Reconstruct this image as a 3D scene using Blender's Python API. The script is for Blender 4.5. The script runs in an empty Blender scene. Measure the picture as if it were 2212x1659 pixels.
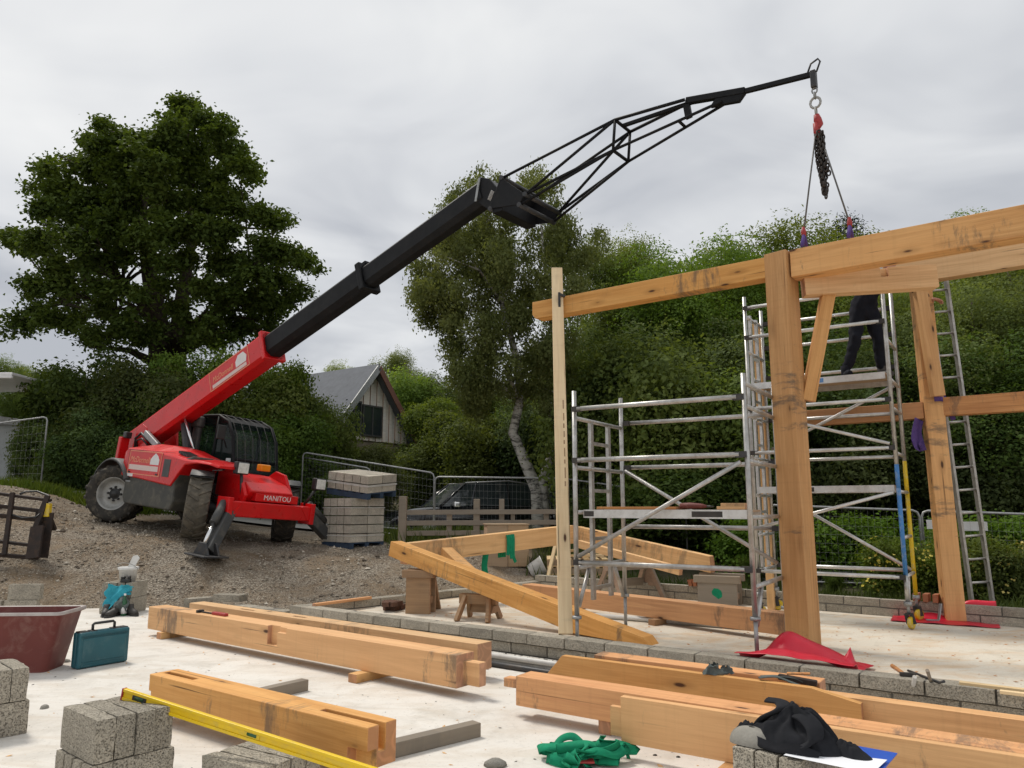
import bpy, bmesh, math, random
import numpy as np
from mathutils import Vector, Matrix, noise

R = math.radians
random.seed(11)
sc = bpy.context.scene
C = sc.collection

# ------------------------------------------------------------------ camera
PITCH, EYE, FPX = R(9.33), 1.5, 1620.0
cam_d = bpy.data.cameras.new("camera")
cam = bpy.data.objects.new("camera", cam_d)
C.objects.link(cam)
cam.location = (0, 0, EYE)
cam.rotation_euler = (R(90) + PITCH, 0, 0)
cam_d.sensor_width = 36.0
cam_d.lens = 36.0 * FPX / 2212.0
cam_d.clip_start = 0.05
cam_d.clip_end = 900
sc.camera = cam

# ------------------------------------------------------------------ sky, sun, exposure
SUN_EL, SUN_AZ = R(58), R(-48)          # azimuth measured from +Y towards +X
world = bpy.data.worlds.new("World")
sc.world = world
world.use_nodes = True
wn, wl = world.node_tree.nodes, world.node_tree.links
wn.clear()
w_out = wn.new("ShaderNodeOutputWorld")
w_bg = wn.new("ShaderNodeBackground")
w_sky = wn.new("ShaderNodeTexSky")
w_sky.sky_type = 'NISHITA'
w_sky.sun_disc = False
w_sky.sun_elevation = SUN_EL
w_sky.sun_rotation = SUN_AZ
w_sky.air_density = 1.0
w_sky.dust_density = 3.0
w_tc = wn.new("ShaderNodeTexCoord")
w_sep = wn.new("ShaderNodeSeparateXYZ")
wl.new(w_tc.outputs["Generated"], w_sep.inputs[0])


def wmath(op, a, b=None):
    n = wn.new("ShaderNodeMath")
    n.operation = op
    for i, v in enumerate((a, b)):
        if v is None:
            continue
        if isinstance(v, (int, float)):
            n.inputs[i].default_value = v
        else:
            wl.new(v, n.inputs[i])
    return n.outputs[0]


zc = wmath('ADD', wmath('MAXIMUM', w_sep.outputs[2], 0.0), 0.22)
w_cmb = wn.new("ShaderNodeCombineXYZ")
wl.new(wmath('DIVIDE', w_sep.outputs[0], zc), w_cmb.inputs[0])
wl.new(wmath('DIVIDE', w_sep.outputs[1], zc), w_cmb.inputs[1])


def wnoise(scale, detail, rough, off, dist=0.0):
    m = wn.new("ShaderNodeMapping")
    m.inputs["Location"].default_value = off
    m.inputs["Scale"].default_value = (1.0, 1.25, 1.0)
    wl.new(w_cmb.outputs[0], m.inputs[0])
    n = wn.new("ShaderNodeTexNoise")
    n.inputs["Scale"].default_value = scale
    n.inputs["Detail"].default_value = detail
    n.inputs["Roughness"].default_value = rough
    n.inputs["Distortion"].default_value = dist
    wl.new(m.outputs[0], n.inputs["Vector"])
    return n.outputs["Fac"]


cl = wmath('ADD', wmath('MULTIPLY', wnoise(0.62, 5, 0.5, (5.4, 2.9, 0), 0.5), 0.70),
           wmath('MULTIPLY', wnoise(2.2, 4, 0.5, (7.3, 4.2, 0), 0.5), 0.30))
w_ramp = wn.new("ShaderNodeValToRGB")
cr = w_ramp.color_ramp
cr.elements[0].position, cr.elements[0].color = 0.37, (0.285, 0.298, 0.325, 1)
cr.elements[1].position, cr.elements[1].color = 0.62, (0.565, 0.567, 0.56, 1)
e = cr.elements.new(0.5)
e.color = (0.445, 0.454, 0.466, 1)
wl.new(cl, w_ramp.inputs[0])
# the thin clouds near the sun side are a little brighter and warmer, as under a real overcast
w_mix = wn.new("ShaderNodeMix")
w_mix.data_type = 'RGBA'
w_mix.inputs[0].default_value = 0.96
w_dim = wn.new("ShaderNodeMix")
w_dim.data_type = 'RGBA'
w_dim.blend_type = 'MULTIPLY'
w_dim.inputs[0].default_value = 1.0
wl.new(w_sky.outputs[0], w_dim.inputs[6])
w_dim.inputs[7].default_value = (0.09, 0.09, 0.09, 1)
wl.new(w_dim.outputs[2], w_mix.inputs[6])
wl.new(w_ramp.outputs[0], w_mix.inputs[7])
wl.new(w_mix.outputs[2], w_bg.inputs["Color"])
w_bg.inputs["Strength"].default_value = 1.0
wl.new(w_bg.outputs[0], w_out.inputs[0])

sun_d = bpy.data.lights.new("sun", 'SUN')
sun = bpy.data.objects.new("sun", sun_d)
C.objects.link(sun)
sun_d.energy = 1.5
sun_d.angle = R(13)
sun_d.color = (1.0, 0.94, 0.85)
_sd = Vector((math.sin(SUN_AZ) * math.cos(SUN_EL), math.cos(SUN_AZ) * math.cos(SUN_EL), math.sin(SUN_EL)))
sun.rotation_euler = (-_sd).to_track_quat('-Z', 'Y').to_euler()
sun.location = (0, 0, 30)

sc.view_settings.view_transform = 'Standard'
sc.view_settings.look = 'None'
sc.view_settings.exposure = 0.72
sc.view_settings.gamma = 1.0
sc.view_settings.use_curve_mapping = False
sc.cycles.max_bounces = 6
sc.cycles.diffuse_bounces = 3
sc.cycles.glossy_bounces = 3
sc.cycles.transmission_bounces = 4
sc.cycles.transparent_max_bounces = 6
sc.cycles.use_denoising = True
sc.cycles.caustics_reflective = False
sc.cycles.caustics_refractive = False

# ------------------------------------------------------------------ survey helpers: sight lines of the photograph -> places in the yard
_c, _s = math.cos(PITCH), math.sin(PITCH)


def sight(x, y):
    u, v = (x - 1106.0) / FPX, (y - 829.5) / FPX
    return Vector((u, _c + v * _s, _s - v * _c))


def on_level(x, y, z=0.0):
    d = sight(x, y)
    return Vector((0, 0, EYE)) + d * ((z - EYE) / d.z)


def at_depth(x, y, Y):
    d = sight(x, y)
    return Vector((0, 0, EYE)) + d * (Y / d.y)


def on_plane(x, y, p, n):
    d = sight(x, y)
    o = Vector((0, 0, EYE))
    return o + d * ((Vector(p) - o).dot(n) / d.dot(n))


# ------------------------------------------------------------------ object helpers
def tag(o, label=None, cat=None, group=None, kind=None):
    for k, v in (("label", label), ("category", cat), ("group", group), ("kind", kind)):
        if v:
            o[k] = v
    return o


def thing(name, label, cat, loc=(0, 0, 0), rot=None, group=None):
    o = bpy.data.objects.new(name, None)
    o.empty_display_size = 0.2
    C.objects.link(o)
    m = Matrix.Translation(Vector(loc))
    if rot is not None:
        m = m @ (rot.to_4x4() if isinstance(rot, Matrix) else Matrix.Rotation(rot, 4, 'Z'))
    o.matrix_world = m
    return tag(o, label, cat, group)


def frame(x, up=(0, 0, 1)):
    """rotation whose local X runs along x and whose local Z is as near up as can be"""
    x = Vector(x).normalized()
    up = Vector(up)
    if abs(x.dot(up.normalized())) > 0.999:
        up = Vector((0, 1, 0))
    y = up.cross(x).normalized()
    z = x.cross(y)
    return Matrix((x, y, z)).transposed()


class MB:
    def __init__(self):
        self.v, self.f, self.s, self.m = [], [], [], []

    def add(self, vs, fs, smooth=False, mi=0):
        o = len(self.v)
        self.v += [tuple(p) for p in vs]
        self.f += [tuple(i + o for i in f) for f in fs]
        self.s += [smooth] * len(fs)
        self.m += [mi] * len(fs)
        return self

    def box(self, lo, hi, M=None, mi=0, taper=None):
        x0, y0, z0 = lo
        x1, y1, z1 = hi
        vs = [Vector(p) for p in ((x0, y0, z0), (x1, y0, z0), (x1, y1, z0), (x0, y1, z0),
                                  (x0, y0, z1), (x1, y0, z1), (x1, y1, z1), (x0, y1, z1))]
        if taper:
            cx, cy = (x0 + x1) / 2, (y0 + y1) / 2
            for p in vs[4:]:
                p.x = cx + (p.x - cx) * taper
                p.y = cy + (p.y - cy) * taper
        if M is not None:
            vs = [M @ p for p in vs]
        return self.add(vs, [(0, 3, 2, 1), (4, 5, 6, 7), (0, 1, 5, 4), (1, 2, 6, 5), (2, 3, 7, 6), (3, 0, 4, 7)], False, mi)

    def bar(self, p0, p1, w, h, up=(0, 0, 1), mi=0):
        p0, p1 = Vector(p0), Vector(p1)
        M = Matrix.Translation(p0) @ frame(p1 - p0, up).to_4x4()
        return self.box((0, -w / 2, -h / 2), ((p1 - p0).length, w / 2, h / 2), M, mi)

    def tube(self, pts, r, n=10, cap=True, mi=0, closed=False):
        pts = [Vector(p) for p in pts]
        k = len(pts)
        rs = r if isinstance(r, (list, tuple)) else [r] * k
        rings, prev = [], None
        for i, p in enumerate(pts):
            if closed:
                t = pts[(i + 1) % k] - pts[i - 1]
            else:
                t = pts[min(i + 1, k - 1)] - pts[max(i - 1, 0)]
            t = t.normalized() if t.length > 1e-9 else Vector((0, 0, 1))
            if prev is None:
                a = Vector((0, 0, 1)) if abs(t.z) < 0.9 else Vector((1, 0, 0))
                u = t.cross(a).normalized()
            else:
                u = (prev - t * prev.dot(t))
                u = u.normalized() if u.length > 1e-6 else t.orthogonal().normalized()
            prev = u
            w = t.cross(u)
            rings.append([p + (u * math.cos(2 * math.pi * j / n) + w * math.sin(2 * math.pi * j / n)) * rs[i] for j in range(n)])
        vs = [q for ring in rings for q in ring]
        fs = []
        for i in range(k if closed else k - 1):
            a, b = i * n, ((i + 1) % k) * n
            for j in range(n):
                fs.append((a + j, a + (j + 1) % n, b + (j + 1) % n, b + j))
        self.add(vs, fs, True, mi)
        if cap and not closed:
            o = len(self.v) - len(vs)
            self.f += [tuple(o + j for j in reversed(range(n))), tuple(o + (k - 1) * n + j for j in range(n))]
            self.s += [False, False]
            self.m += [mi, mi]
        return self

    def lathe(self, prof, n=24, M=None, mi=0, smooth=True, closed=False):
        """prof: (radius, height) pairs round local Z"""
        vs, fs = [], []
        for r, z in prof:
            for j in range(n):
                a = 2 * math.pi * j / n
                vs.append(Vector((r * math.cos(a), r * math.sin(a), z)))
        k = len(prof)
        for i in range(k if closed else k - 1):
            a, b = i * n, ((i + 1) % k) * n
            for j in range(n):
                fs.append((a + j, a + (j + 1) % n, b + (j + 1) % n, b + j))
        if M is not None:
            vs = [M @ p for p in vs]
        return self.add(vs, fs, smooth, mi)

    def prism(self, poly, h0, h1, M=None, mi=0):
        """polygon in local XY, extruded along local Z from h0 to h1"""
        n = len(poly)
        vs = [Vector((p[0], p[1], h0)) for p in poly] + [Vector((p[0], p[1], h1)) for p in poly]
        if M is not None:
            vs = [M @ p for p in vs]
        fs = [tuple(reversed(range(n))), tuple(range(n, 2 * n))]
        fs += [(i, (i + 1) % n, n + (i + 1) % n, n + i) for i in range(n)]
        return self.add(vs, fs, False, mi)

    def grid(self, rows, smooth=True, mi=0):
        m, n = len(rows), len(rows[0])
        vs = [p for r in rows for p in r]
        fs = [(i * n + j, i * n + j + 1, (i + 1) * n + j + 1, (i + 1) * n + j) for i in range(m - 1) for j in range(n - 1)]
        return self.add(vs, fs, smooth, mi)

    def mesh(self, name, mats, inv=None):
        me = bpy.data.meshes.new(name)
        vs = self.v if inv is None else [inv @ Vector(p) for p in self.v]
        me.from_pydata([tuple(p) for p in vs], [], self.f)
        me.polygons.foreach_set("use_smooth", self.s)
        me.polygons.foreach_set("material_index", self.m)
        for m in (mats if isinstance(mats, (list, tuple)) else [mats]):
            me.materials.append(m)
        me.update()
        return me

    def build(self, name, mats, parent=None, world=False, bevel=0.0, loc=None, rot=None, seg=2):
        """world=True: the vertices are in yard coordinates and are moved into the parent's own space"""
        inv = None
        M = None
        if parent is not None and world:
            pm = parent.matrix_basis if parent.parent is None else parent.parent.matrix_basis @ parent.matrix_basis
            inv = pm.inverted()
        if parent is None and loc is not None:
            M = Matrix.Translation(Vector(loc))
            if rot is not None:
                M = M @ (rot.to_4x4() if isinstance(rot, Matrix) else Matrix.Rotation(rot, 4, 'Z'))
            if world:
                inv = M.inverted()
        me = self.mesh(name, mats, inv)
        o = bpy.data.objects.new(name, me)
        C.objects.link(o)
        if parent is not None:
            o.parent = parent
        if M is not None:
            o.matrix_world = M
        elif parent is not None and loc is not None:
            o.matrix_local = Matrix.Translation(Vector(loc)) @ (rot.to_4x4() if isinstance(rot, Matrix) else Matrix.Rotation(rot or 0, 4, 'Z'))
        if bevel:
            b = o.modifiers.new("edge", 'BEVEL')
            b.width = bevel
            b.segments = seg
            b.limit_method = 'ANGLE'
            b.angle_limit = R(35)
            b.harden_normals = False
        return o


def copy_tree(o, parent=None):
    c = o.copy()
    C.objects.link(c)
    c.parent = parent
    for ch in list(o.children):
        copy_tree(ch, c)
    return c


def cut(o, boxes):
    """take the given boxes (lo, hi in the object's own space) out of its mesh"""
    mb = MB()
    for b in boxes:
        mb.box(*b)
    me = mb.mesh("cutter", [])
    t = bpy.data.objects.new("cutter", me)
    C.objects.link(t)
    t.matrix_world = o.matrix_world.copy()
    keep = list(o.modifiers)
    bo = o.modifiers.new("cut", 'BOOLEAN')
    bo.object = t
    bo.operation = 'DIFFERENCE'
    bo.solver = 'EXACT'
    bo.use_self = True
    bev = [(m.width, m.segments) for m in keep if m.type == 'BEVEL']
    for m in keep:
        o.modifiers.remove(m)
    dg = bpy.context.evaluated_depsgraph_get()
    nm = bpy.data.meshes.new_from_object(o.evaluated_get(dg))
    o.modifiers.clear()
    old = o.data
    o.data = nm
    nm.name = old.name
    bpy.data.meshes.remove(old)
    bpy.data.objects.remove(t)
    bpy.data.meshes.remove(me)
    for w, s in bev:
        b = o.modifiers.new("edge", 'BEVEL')
        b.width, b.segments, b.limit_method, b.angle_limit = w, s, 'ANGLE', R(35)


def lettering(name, text, size, mat, parent, loc, rot, shear=0.0, thick=0.002, align='CENTER'):
    cu = bpy.data.curves.new(name, 'FONT')
    cu.body = text
    cu.size = size
    cu.extrude = thick
    cu.shear = shear
    cu.align_x = align
    cu.align_y = 'CENTER'
    cu.resolution_u = 2
    t = bpy.data.objects.new(name, cu)
    C.objects.link(t)
    dg = bpy.context.evaluated_depsgraph_get()
    me = bpy.data.meshes.new_from_object(t.evaluated_get(dg))
    bpy.data.objects.remove(t)
    bpy.data.curves.remove(cu)
    me.materials.clear()
    me.materials.append(mat)
    o = bpy.data.objects.new(name, me)
    C.objects.link(o)
    o.parent = parent
    o.matrix_local = Matrix.Translation(Vector(loc)) @ rot.to_4x4()
    return o


# ------------------------------------------------------------------ materials
class NT:
    """small wrapper for building a node material"""

    def __init__(self, name, rough=0.6, metal=0.0, spec=0.5):
        self.mat = bpy.data.materials.new(name)
        self.mat.use_nodes = True
        self.t = self.mat.node_tree
        self.n, self.l = self.t.nodes, self.t.links
        self.b = self.n["Principled BSDF"]
        self.b.inputs["Roughness"].default_value = rough
        self.b.inputs["Metallic"].default_value = metal
        self.b.inputs["Specular IOR Level"].default_value = spec
        self.co = self.n.new("ShaderNodeTexCoord").outputs["Object"]

    def set(self, k, v):
        if hasattr(v, "links"):
            self.l.new(v, self.b.inputs[k])
        else:
            self.b.inputs[k].default_value = v

    def put(self, node, i, v):
        if v is None:
            return
        if isinstance(v, bpy.types.NodeSocket):
            self.l.new(v, node.inputs[i])
        else:
            node.inputs[i].default_value = v

    def math(self, op, a, b=None, clamp=False):
        n = self.n.new("ShaderNodeMath")
        n.operation = op
        n.use_clamp = clamp
        self.put(n, 0, a)
        self.put(n, 1, b)
        return n.outputs[0]

    def map(self, scale, loc=(0, 0, 0), v=None):
        n = self.n.new("ShaderNodeMapping")
        n.inputs["Scale"].default_value = scale if not isinstance(scale, (int, float)) else (scale,) * 3
        if isinstance(loc, bpy.types.NodeSocket):
            self.l.new(loc, n.inputs["Location"])
        else:
            n.inputs["Location"].default_value = loc
        self.l.new(v or self.co, n.inputs[0])
        return n.outputs[0]

    def noise(self, scale, detail=4, rough=0.55, dist=0.0, v=None):
        n = self.n.new("ShaderNodeTexNoise")
        n.inputs["Scale"].default_value = scale
        n.inputs["Detail"].default_value = detail
        n.inputs["Roughness"].default_value = rough
        n.inputs["Distortion"].default_value = dist
        self.l.new(v or self.co, n.inputs["Vector"])
        return n.outputs["Fac"]

    def voronoi(self, scale, v=None, out="Distance", feature='F1', rnd=1.0):
        n = self.n.new("ShaderNodeTexVoronoi")
        n.feature = feature
        n.inputs["Scale"].default_value = scale
        n.inputs["Randomness"].default_value = rnd
        self.l.new(v or self.co, n.inputs["Vector"])
        return n.outputs[out]

    def ramp(self, fac, stops):
        n = self.n.new("ShaderNodeValToRGB")
        els = n.color_ramp.elements
        while len(els) < len(stops):
            els.new(0.5)
        for e_, (p, c) in zip(els, stops):
            e_.position = p
            e_.color = (c, c, c, 1) if isinstance(c, (int, float)) else (c[0], c[1], c[2], 1)
        self.l.new(fac, n.inputs[0])
        return n.outputs[0]

    def mix(self, fac, a, b, mode='MIX'):
        n = self.n.new("ShaderNodeMix")
        n.data_type = 'RGBA'
        n.blend_type = mode
        for i, v in ((0, fac), (6, a), (7, b)):
            if isinstance(v, bpy.types.NodeSocket):
                self.l.new(v, n.inputs[i])
            elif i == 0:
                n.inputs[0].default_value = v
            else:
                n.inputs[i].default_value = (v, v, v, 1) if isinstance(v, (int, float)) else (v[0], v[1], v[2], 1)
        return n.outputs[2]

    def bump(self, h, strength=0.4, dist=0.01):
        n = self.n.new("ShaderNodeBump")
        n.inputs["Strength"].default_value = strength
        n.inputs["Distance"].default_value = dist
        self.l.new(h, n.inputs["Height"])
        self.l.new(n.outputs[0], self.b.inputs["Normal"])

    def rand(self):
        return self.n.new("ShaderNodeObjectInfo").outputs["Random"]

    def shift(self):
        """object-coordinates moved by a per-object amount so that alike things do not share one pattern"""
        r = self.rand()
        c = self.n.new("ShaderNodeCombineXYZ")
        self.l.new(self.math('MULTIPLY', r, 37.0), c.inputs[0])
        self.l.new(self.math('MULTIPLY', r, 91.0), c.inputs[1])
        self.l.new(self.math('MULTIPLY', r, 53.0), c.inputs[2])
        a = self.n.new("ShaderNodeVectorMath")
        a.operation = 'ADD'
        self.l.new(self.co, a.inputs[0])
        self.l.new(c.outputs[0], a.inputs[1])
        self.co = a.outputs[0]
        return r


def surf(name, c1, c2=None, scale=6.0, rough=0.6, metal=0.0, bump=0.0, bscale=60.0, bdist=0.004, spec=0.5, dirt=None, rvar=0.12):
    """a plain coloured surface with uneven tone, roughness, grain and optional dirt"""
    m = NT(name, rough, metal, spec)
    m.shift()
    c2 = c2 or tuple(x * 0.8 for x in c1)
    f = m.noise(scale, 5, 0.6)
    col = m.mix(m.ramp(f, [(0.32, 0.0), (0.68, 1.0)]), c1, c2)
    if dirt:
        d = m.ramp(m.noise(scale * 1.7, 6, 0.7, 0.4), [(0.5, 0.0), (0.72, 0.75)])
        col = m.mix(d, col, dirt)
    m.set("Base Color", col)
    rr = m.math('ADD', rough - rvar / 2, m.math('MULTIPLY', m.noise(scale * 3, 4), rvar), True)
    m.set("Roughness", rr)
    if bump:
        m.bump(m.noise(bscale, 5, 0.65), bump, bdist)
    return m.mat


def wood_mat(name, light, dark, stain=0.0, knots=1.0, grey=0.0, rough=0.62, lift=1.0, endc=(0.50, 0.24, 0.13)):
    """sawn softwood: grain along local X, knots, saw marks, black smudges, weathering, end grain"""
    m = NT(name, rough, 0.0, 0.3)
    r = m.shift()
    warp = m.noise(1.0, 3, 0.5, 0, m.map((0.5, 3.0, 3.0)))
    g1 = m.noise(1.0, 5, 0.6, 0.6, m.map((0.9, 17, 17)))
    g2 = m.noise(1.0, 6, 0.7, 0.0, m.map((3.0, 120, 120)))
    fac = m.math('ADD', m.math('MULTIPLY', g1, 0.65), m.math('MULTIPLY', g2, 0.35))
    col = m.mix(m.ramp(fac, [(0.38, 0.0), (0.62, 1.0)]), dark, light)
    broad = m.noise(1.0, 3, 0.5, 0.3, m.map((0.55, 1.6, 1.6)))
    col = m.mix(m.ramp(broad, [(0.35, 0.0), (0.7, 0.55)]), col, tuple(min(1, c * k) for c, k in zip(light, (1.06, 0.94, 0.82))))
    if knots:
        kv = m.map((1.7, 5.2, 5.2))
        kd = m.voronoi(1.0, kv)
        kn = m.ramp(kd, [(0.055, 1.0), (0.10, 0.0)])
        kh = m.ramp(kd, [(0.06, 0.5), (0.26, 0.0)])
        col = m.mix(m.math('MULTIPLY', kh, knots), col, tuple(c * 0.62 for c in dark))
        col = m.mix(m.math('MULTIPLY', kn, knots), col, (0.085, 0.035, 0.015))
    # drying checks: thin dark cracks along the grain
    ck = m.noise(1.0, 2, 0.5, 0.0, m.map((0.55, 42, 42)))
    cm = m.ramp(m.noise(1.0, 2, 0.5, 0.0, m.map((1.3, 6, 6))), [(0.5, 0.0), (0.62, 1.0)])
    cf = m.math('MULTIPLY', m.ramp(ck, [(0.29, 0.85), (0.335, 0.0)]), cm)
    col = m.mix(cf, col, tuple(c * 0.28 for c in dark))
    # cross-cut saw bands
    sb = m.ramp(m.noise(1.0, 2, 0.5, 0, m.map((26, 0.7, 0.7))), [(0.55, 0.0), (0.8, 0.16)])
    col = m.mix(sb, col, tuple(c * 0.7 for c in dark))
    if stain:
        st = m.noise(1.0, 9, 0.72, 0.25, m.map((7.5, 2.2, 2.2)))
        sx = m.noise(1.0, 2, 0.5, 0.0, m.map((0.8, 0.3, 0.3)))
        sf = m.ramp(m.math('ADD', m.math('MULTIPLY', st, 0.55), m.math('MULTIPLY', sx, 0.6)), [(0.635, 0.0), (0.70, stain * 0.8)])
        col = m.mix(sf, col, (0.10, 0.085, 0.07))
    if grey:
        gf = m.ramp(m.noise(3.0, 5, 0.6), [(0.3, grey * 0.7), (0.7, grey)])
        col = m.mix(gf, col, (0.23, 0.205, 0.17))
    # end grain (faces looking along the length)
    geo = m.n.new("ShaderNodeTexCoord").outputs["Normal"]
    sp = m.n.new("ShaderNodeSeparateXYZ")
    m.l.new(geo, sp.inputs[0])
    ef = m.ramp(m.math('ABSOLUTE', sp.outputs[0]), [(0.8, 0.0), (0.95, 0.8 if not grey else 0.3)])
    rings = m.ramp(m.math('SINE', m.math('MULTIPLY', m.noise(2.2, 2, 0.5, 0.2), 90.0)), [(0.2, 0.82), (0.9, 1.05)])
    col = m.mix(ef, col, m.mix(1.0, endc, rings, 'MULTIPLY'))
    hs = m.n.new("ShaderNodeHueSaturation")
    m.l.new(col, hs.inputs["Color"])
    m.l.new(m.math('ADD', 0.9 * lift, m.math('MULTIPLY', r, 0.2 * lift)), hs.inputs["Value"])
    m.l.new(m.math('ADD', 0.88, m.math('MULTIPLY', m.math('FRACT', m.math('MULTIPLY', r, 7.7)), 0.16)), hs.inputs["Saturation"])
    m.set("Base Color", hs.outputs[0])
    m.bump(m.math('ADD', g2, m.math('MULTIPLY', warp, 0.4)), 0.25, 0.003)
    return m.mat


def block_mat(name, base=(0.36, 0.34, 0.30), pit=0.7, scale=1.0):
    """dense concrete block: coarse open pitted aggregate"""
    m = NT(name, 0.93, 0.0, 0.15)
    r = m.shift()
    big = m.noise(5 * scale, 4, 0.6)
    col = m.mix(m.ramp(big, [(0.3, 0.0), (0.7, 1.0)]), tuple(c * 0.82 for c in base), tuple(c * 1.12 for c in base))
    agg = m.voronoi(95 * scale, None, "Color")
    sp = m.n.new("ShaderNodeSeparateColor")
    m.l.new(agg, sp.inputs[0])
    col = m.mix(m.ramp(sp.outputs[0], [(0.0, 0.0), (1.0, 0.5)]), col, (0.20, 0.18, 0.155))
    pits = m.noise(120 * scale, 4, 0.75)
    pf = m.ramp(pits, [(0.36, 1.0), (0.47, 0.0)])
    col = m.mix(m.math('MULTIPLY', pf, pit), col, (0.05, 0.045, 0.035))
    hi = m.ramp(m.noise(150 * scale, 2), [(0.62, 0.0), (0.72, 0.5)])
    col = m.mix(hi, col, (0.55, 0.52, 0.46))
    hs = m.n.new("ShaderNodeHueSaturation")
    m.l.new(col, hs.inputs["Color"])
    m.l.new(m.math('ADD', 0.86, m.math('MULTIPLY', r, 0.28)), hs.inputs["Value"])
    m.set("Base Color", hs.outputs[0])
    h = m.math('SUBTRACT', m.math('MULTIPLY', m.noise(60 * scale, 5, 0.7), 0.6), m.math('MULTIPLY', pf, 0.8))
    m.bump(h, 0.9, 0.006)
    return m.mat


def leaf_mat(name, dark, light, trans=0.35, tint=(1.25, 1.2, 0.5)):
    m = NT(name, 0.7, 0.0, 0.12)
    r = m.rand()
    f = m.noise(0.55, 3, 0.6)
    f2 = m.noise(7.0, 2, 0.5)
    ff = m.ramp(m.math('ADD', m.math('MULTIPLY', f, 0.6), m.math('MULTIPLY', f2, 0.4)), [(0.34, 0.0), (0.66, 1.0)])
    col = m.mix(ff, dark, light)
    hs = m.n.new("ShaderNodeHueSaturation")
    m.l.new(col, hs.inputs["Color"])
    m.l.new(m.math('ADD', 0.68, m.math('MULTIPLY', r, 0.62)), hs.inputs["Value"])
    m.l.new(m.math('ADD', 0.478, m.math('MULTIPLY', m.math('FRACT', m.math('MULTIPLY', r, 5.3)), 0.042)), hs.inputs["Hue"])
    m.l.new(m.math('ADD', 0.92, m.math('MULTIPLY', m.math('FRACT', m.math('MULTIPLY', r, 9.1)), 0.25)), hs.inputs["Saturation"])
    m.set("Base Color", hs.outputs[0])
    tr = m.n.new("ShaderNodeBsdfTranslucent")
    m.l.new(m.mix(1.0, hs.outputs[0], tint, 'MULTIPLY'), tr.inputs[0])
    mx = m.n.new("ShaderNodeMixShader")
    mx.inputs[0].default_value = trans
    m.l.new(m.b.outputs[0], mx.inputs[1])
    m.l.new(tr.outputs[0], mx.inputs[2])
    m.l.new(mx.outputs[0], m.n["Material Output"].inputs[0])
    return m.mat


M = {}
M['fir'] = wood_mat('fir', (0.71, 0.405, 0.152), (0.50, 0.240, 0.072), stain=0.85)
M['fir_orange'] = wood_mat('fir_orange', (0.69, 0.345, 0.122), (0.48, 0.200, 0.062), stain=0.8)
M['fir_pale'] = wood_mat('fir_pale', (0.77, 0.50, 0.24), (0.58, 0.325, 0.13), stain=0.6)
M['fir_stained'] = wood_mat('fir_stained', (0.60, 0.355, 0.165), (0.39, 0.205, 0.086), stain=0.95)
M['spruce'] = wood_mat('spruce', (0.80, 0.63, 0.375), (0.67, 0.48, 0.25), stain=0.15, endc=(0.6, 0.42, 0.22))
M['plywood'] = wood_mat('plywood', (0.50, 0.36, 0.22), (0.40, 0.27, 0.15), stain=0.3, knots=0.4, grey=0.25)
M['trestle'] = wood_mat('trestle', (0.42, 0.25, 0.12), (0.28, 0.155, 0.07), stain=0.5, grey=0.3)
M['oldwood'] = wood_mat('oldwood', (0.36, 0.29, 0.21), (0.24, 0.185, 0.13), stain=0.3, grey=0.7)
M['batten'] = wood_mat('batten', (0.27, 0.22, 0.16), (0.17, 0.135, 0.095), stain=0.5, grey=0.6)
M['block'] = block_mat('concrete_block', (0.44, 0.40, 0.325))
M['block_warm'] = block_mat('concrete_block_warm', (0.58, 0.53, 0.44), 0.12)
M['block_wall'] = block_mat('concrete_block_wall', (0.50, 0.455, 0.37), 0.35)
M['mortar'] = surf('mortar', (0.22, 0.21, 0.185), (0.14, 0.13, 0.115), 9, 0.95, bump=0.5, bscale=60, bdist=0.006, spec=0.1)
M['red'] = surf('red_paint', (0.68, 0.010, 0.012), (0.58, 0.008, 0.010), 2.5, 0.30, spec=0.4, dirt=(0.46, 0.022, 0.018), rvar=0.2)
M['red_sheet'] = surf('red_sheet', (0.70, 0.014, 0.045), (0.56, 0.011, 0.035), 3, 0.36, bump=0.15, bscale=8, bdist=0.02)
M['black'] = surf('black_paint', (0.006, 0.0065, 0.0075), (0.010, 0.0105, 0.012), 3, 0.55, dirt=(0.018, 0.017, 0.016), rvar=0.2, spec=0.2)
M['dark_steel'] = surf('dark_steel', (0.030, 0.032, 0.036), (0.05, 0.05, 0.052), 5, 0.5, 0.3, dirt=(0.10, 0.08, 0.06))
M['charcoal'] = surf('charcoal_plastic', (0.045, 0.048, 0.05), (0.07, 0.07, 0.068), 3, 0.6, dirt=(0.13, 0.12, 0.10))
M['skirt'] = surf('muddy_skirt', (0.045, 0.047, 0.042), (0.075, 0.072, 0.06), 3, 0.65, dirt=(0.15, 0.135, 0.10))
M['tyre'] = surf('tyre_rubber', (0.035, 0.033, 0.03), (0.06, 0.055, 0.048), 5, 0.85, bump=0.3, bscale=40, spec=0.2, dirt=(0.19, 0.165, 0.125))
M['tyre_mud'] = surf('tyre_rubber_muddy', (0.13, 0.115, 0.09), (0.08, 0.072, 0.06), 6, 0.9, bump=0.4, bscale=40, spec=0.15, dirt=(0.22, 0.19, 0.145))
M['rim'] = surf('grey_rim', (0.42, 0.42, 0.40), (0.30, 0.30, 0.285), 5, 0.5, 0.2, dirt=(0.22, 0.2, 0.16))
M['hub'] = surf('black_hub', (0.02, 0.02, 0.02), (0.035, 0.035, 0.035), 5, 0.5)
M['alu'] = surf('dull_aluminium', (0.56, 0.55, 0.53), (0.36, 0.355, 0.34), 7, 0.42, 0.75, bump=0.1, bscale=90, bdist=0.002, dirt=(0.28, 0.26, 0.23), rvar=0.25)
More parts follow.
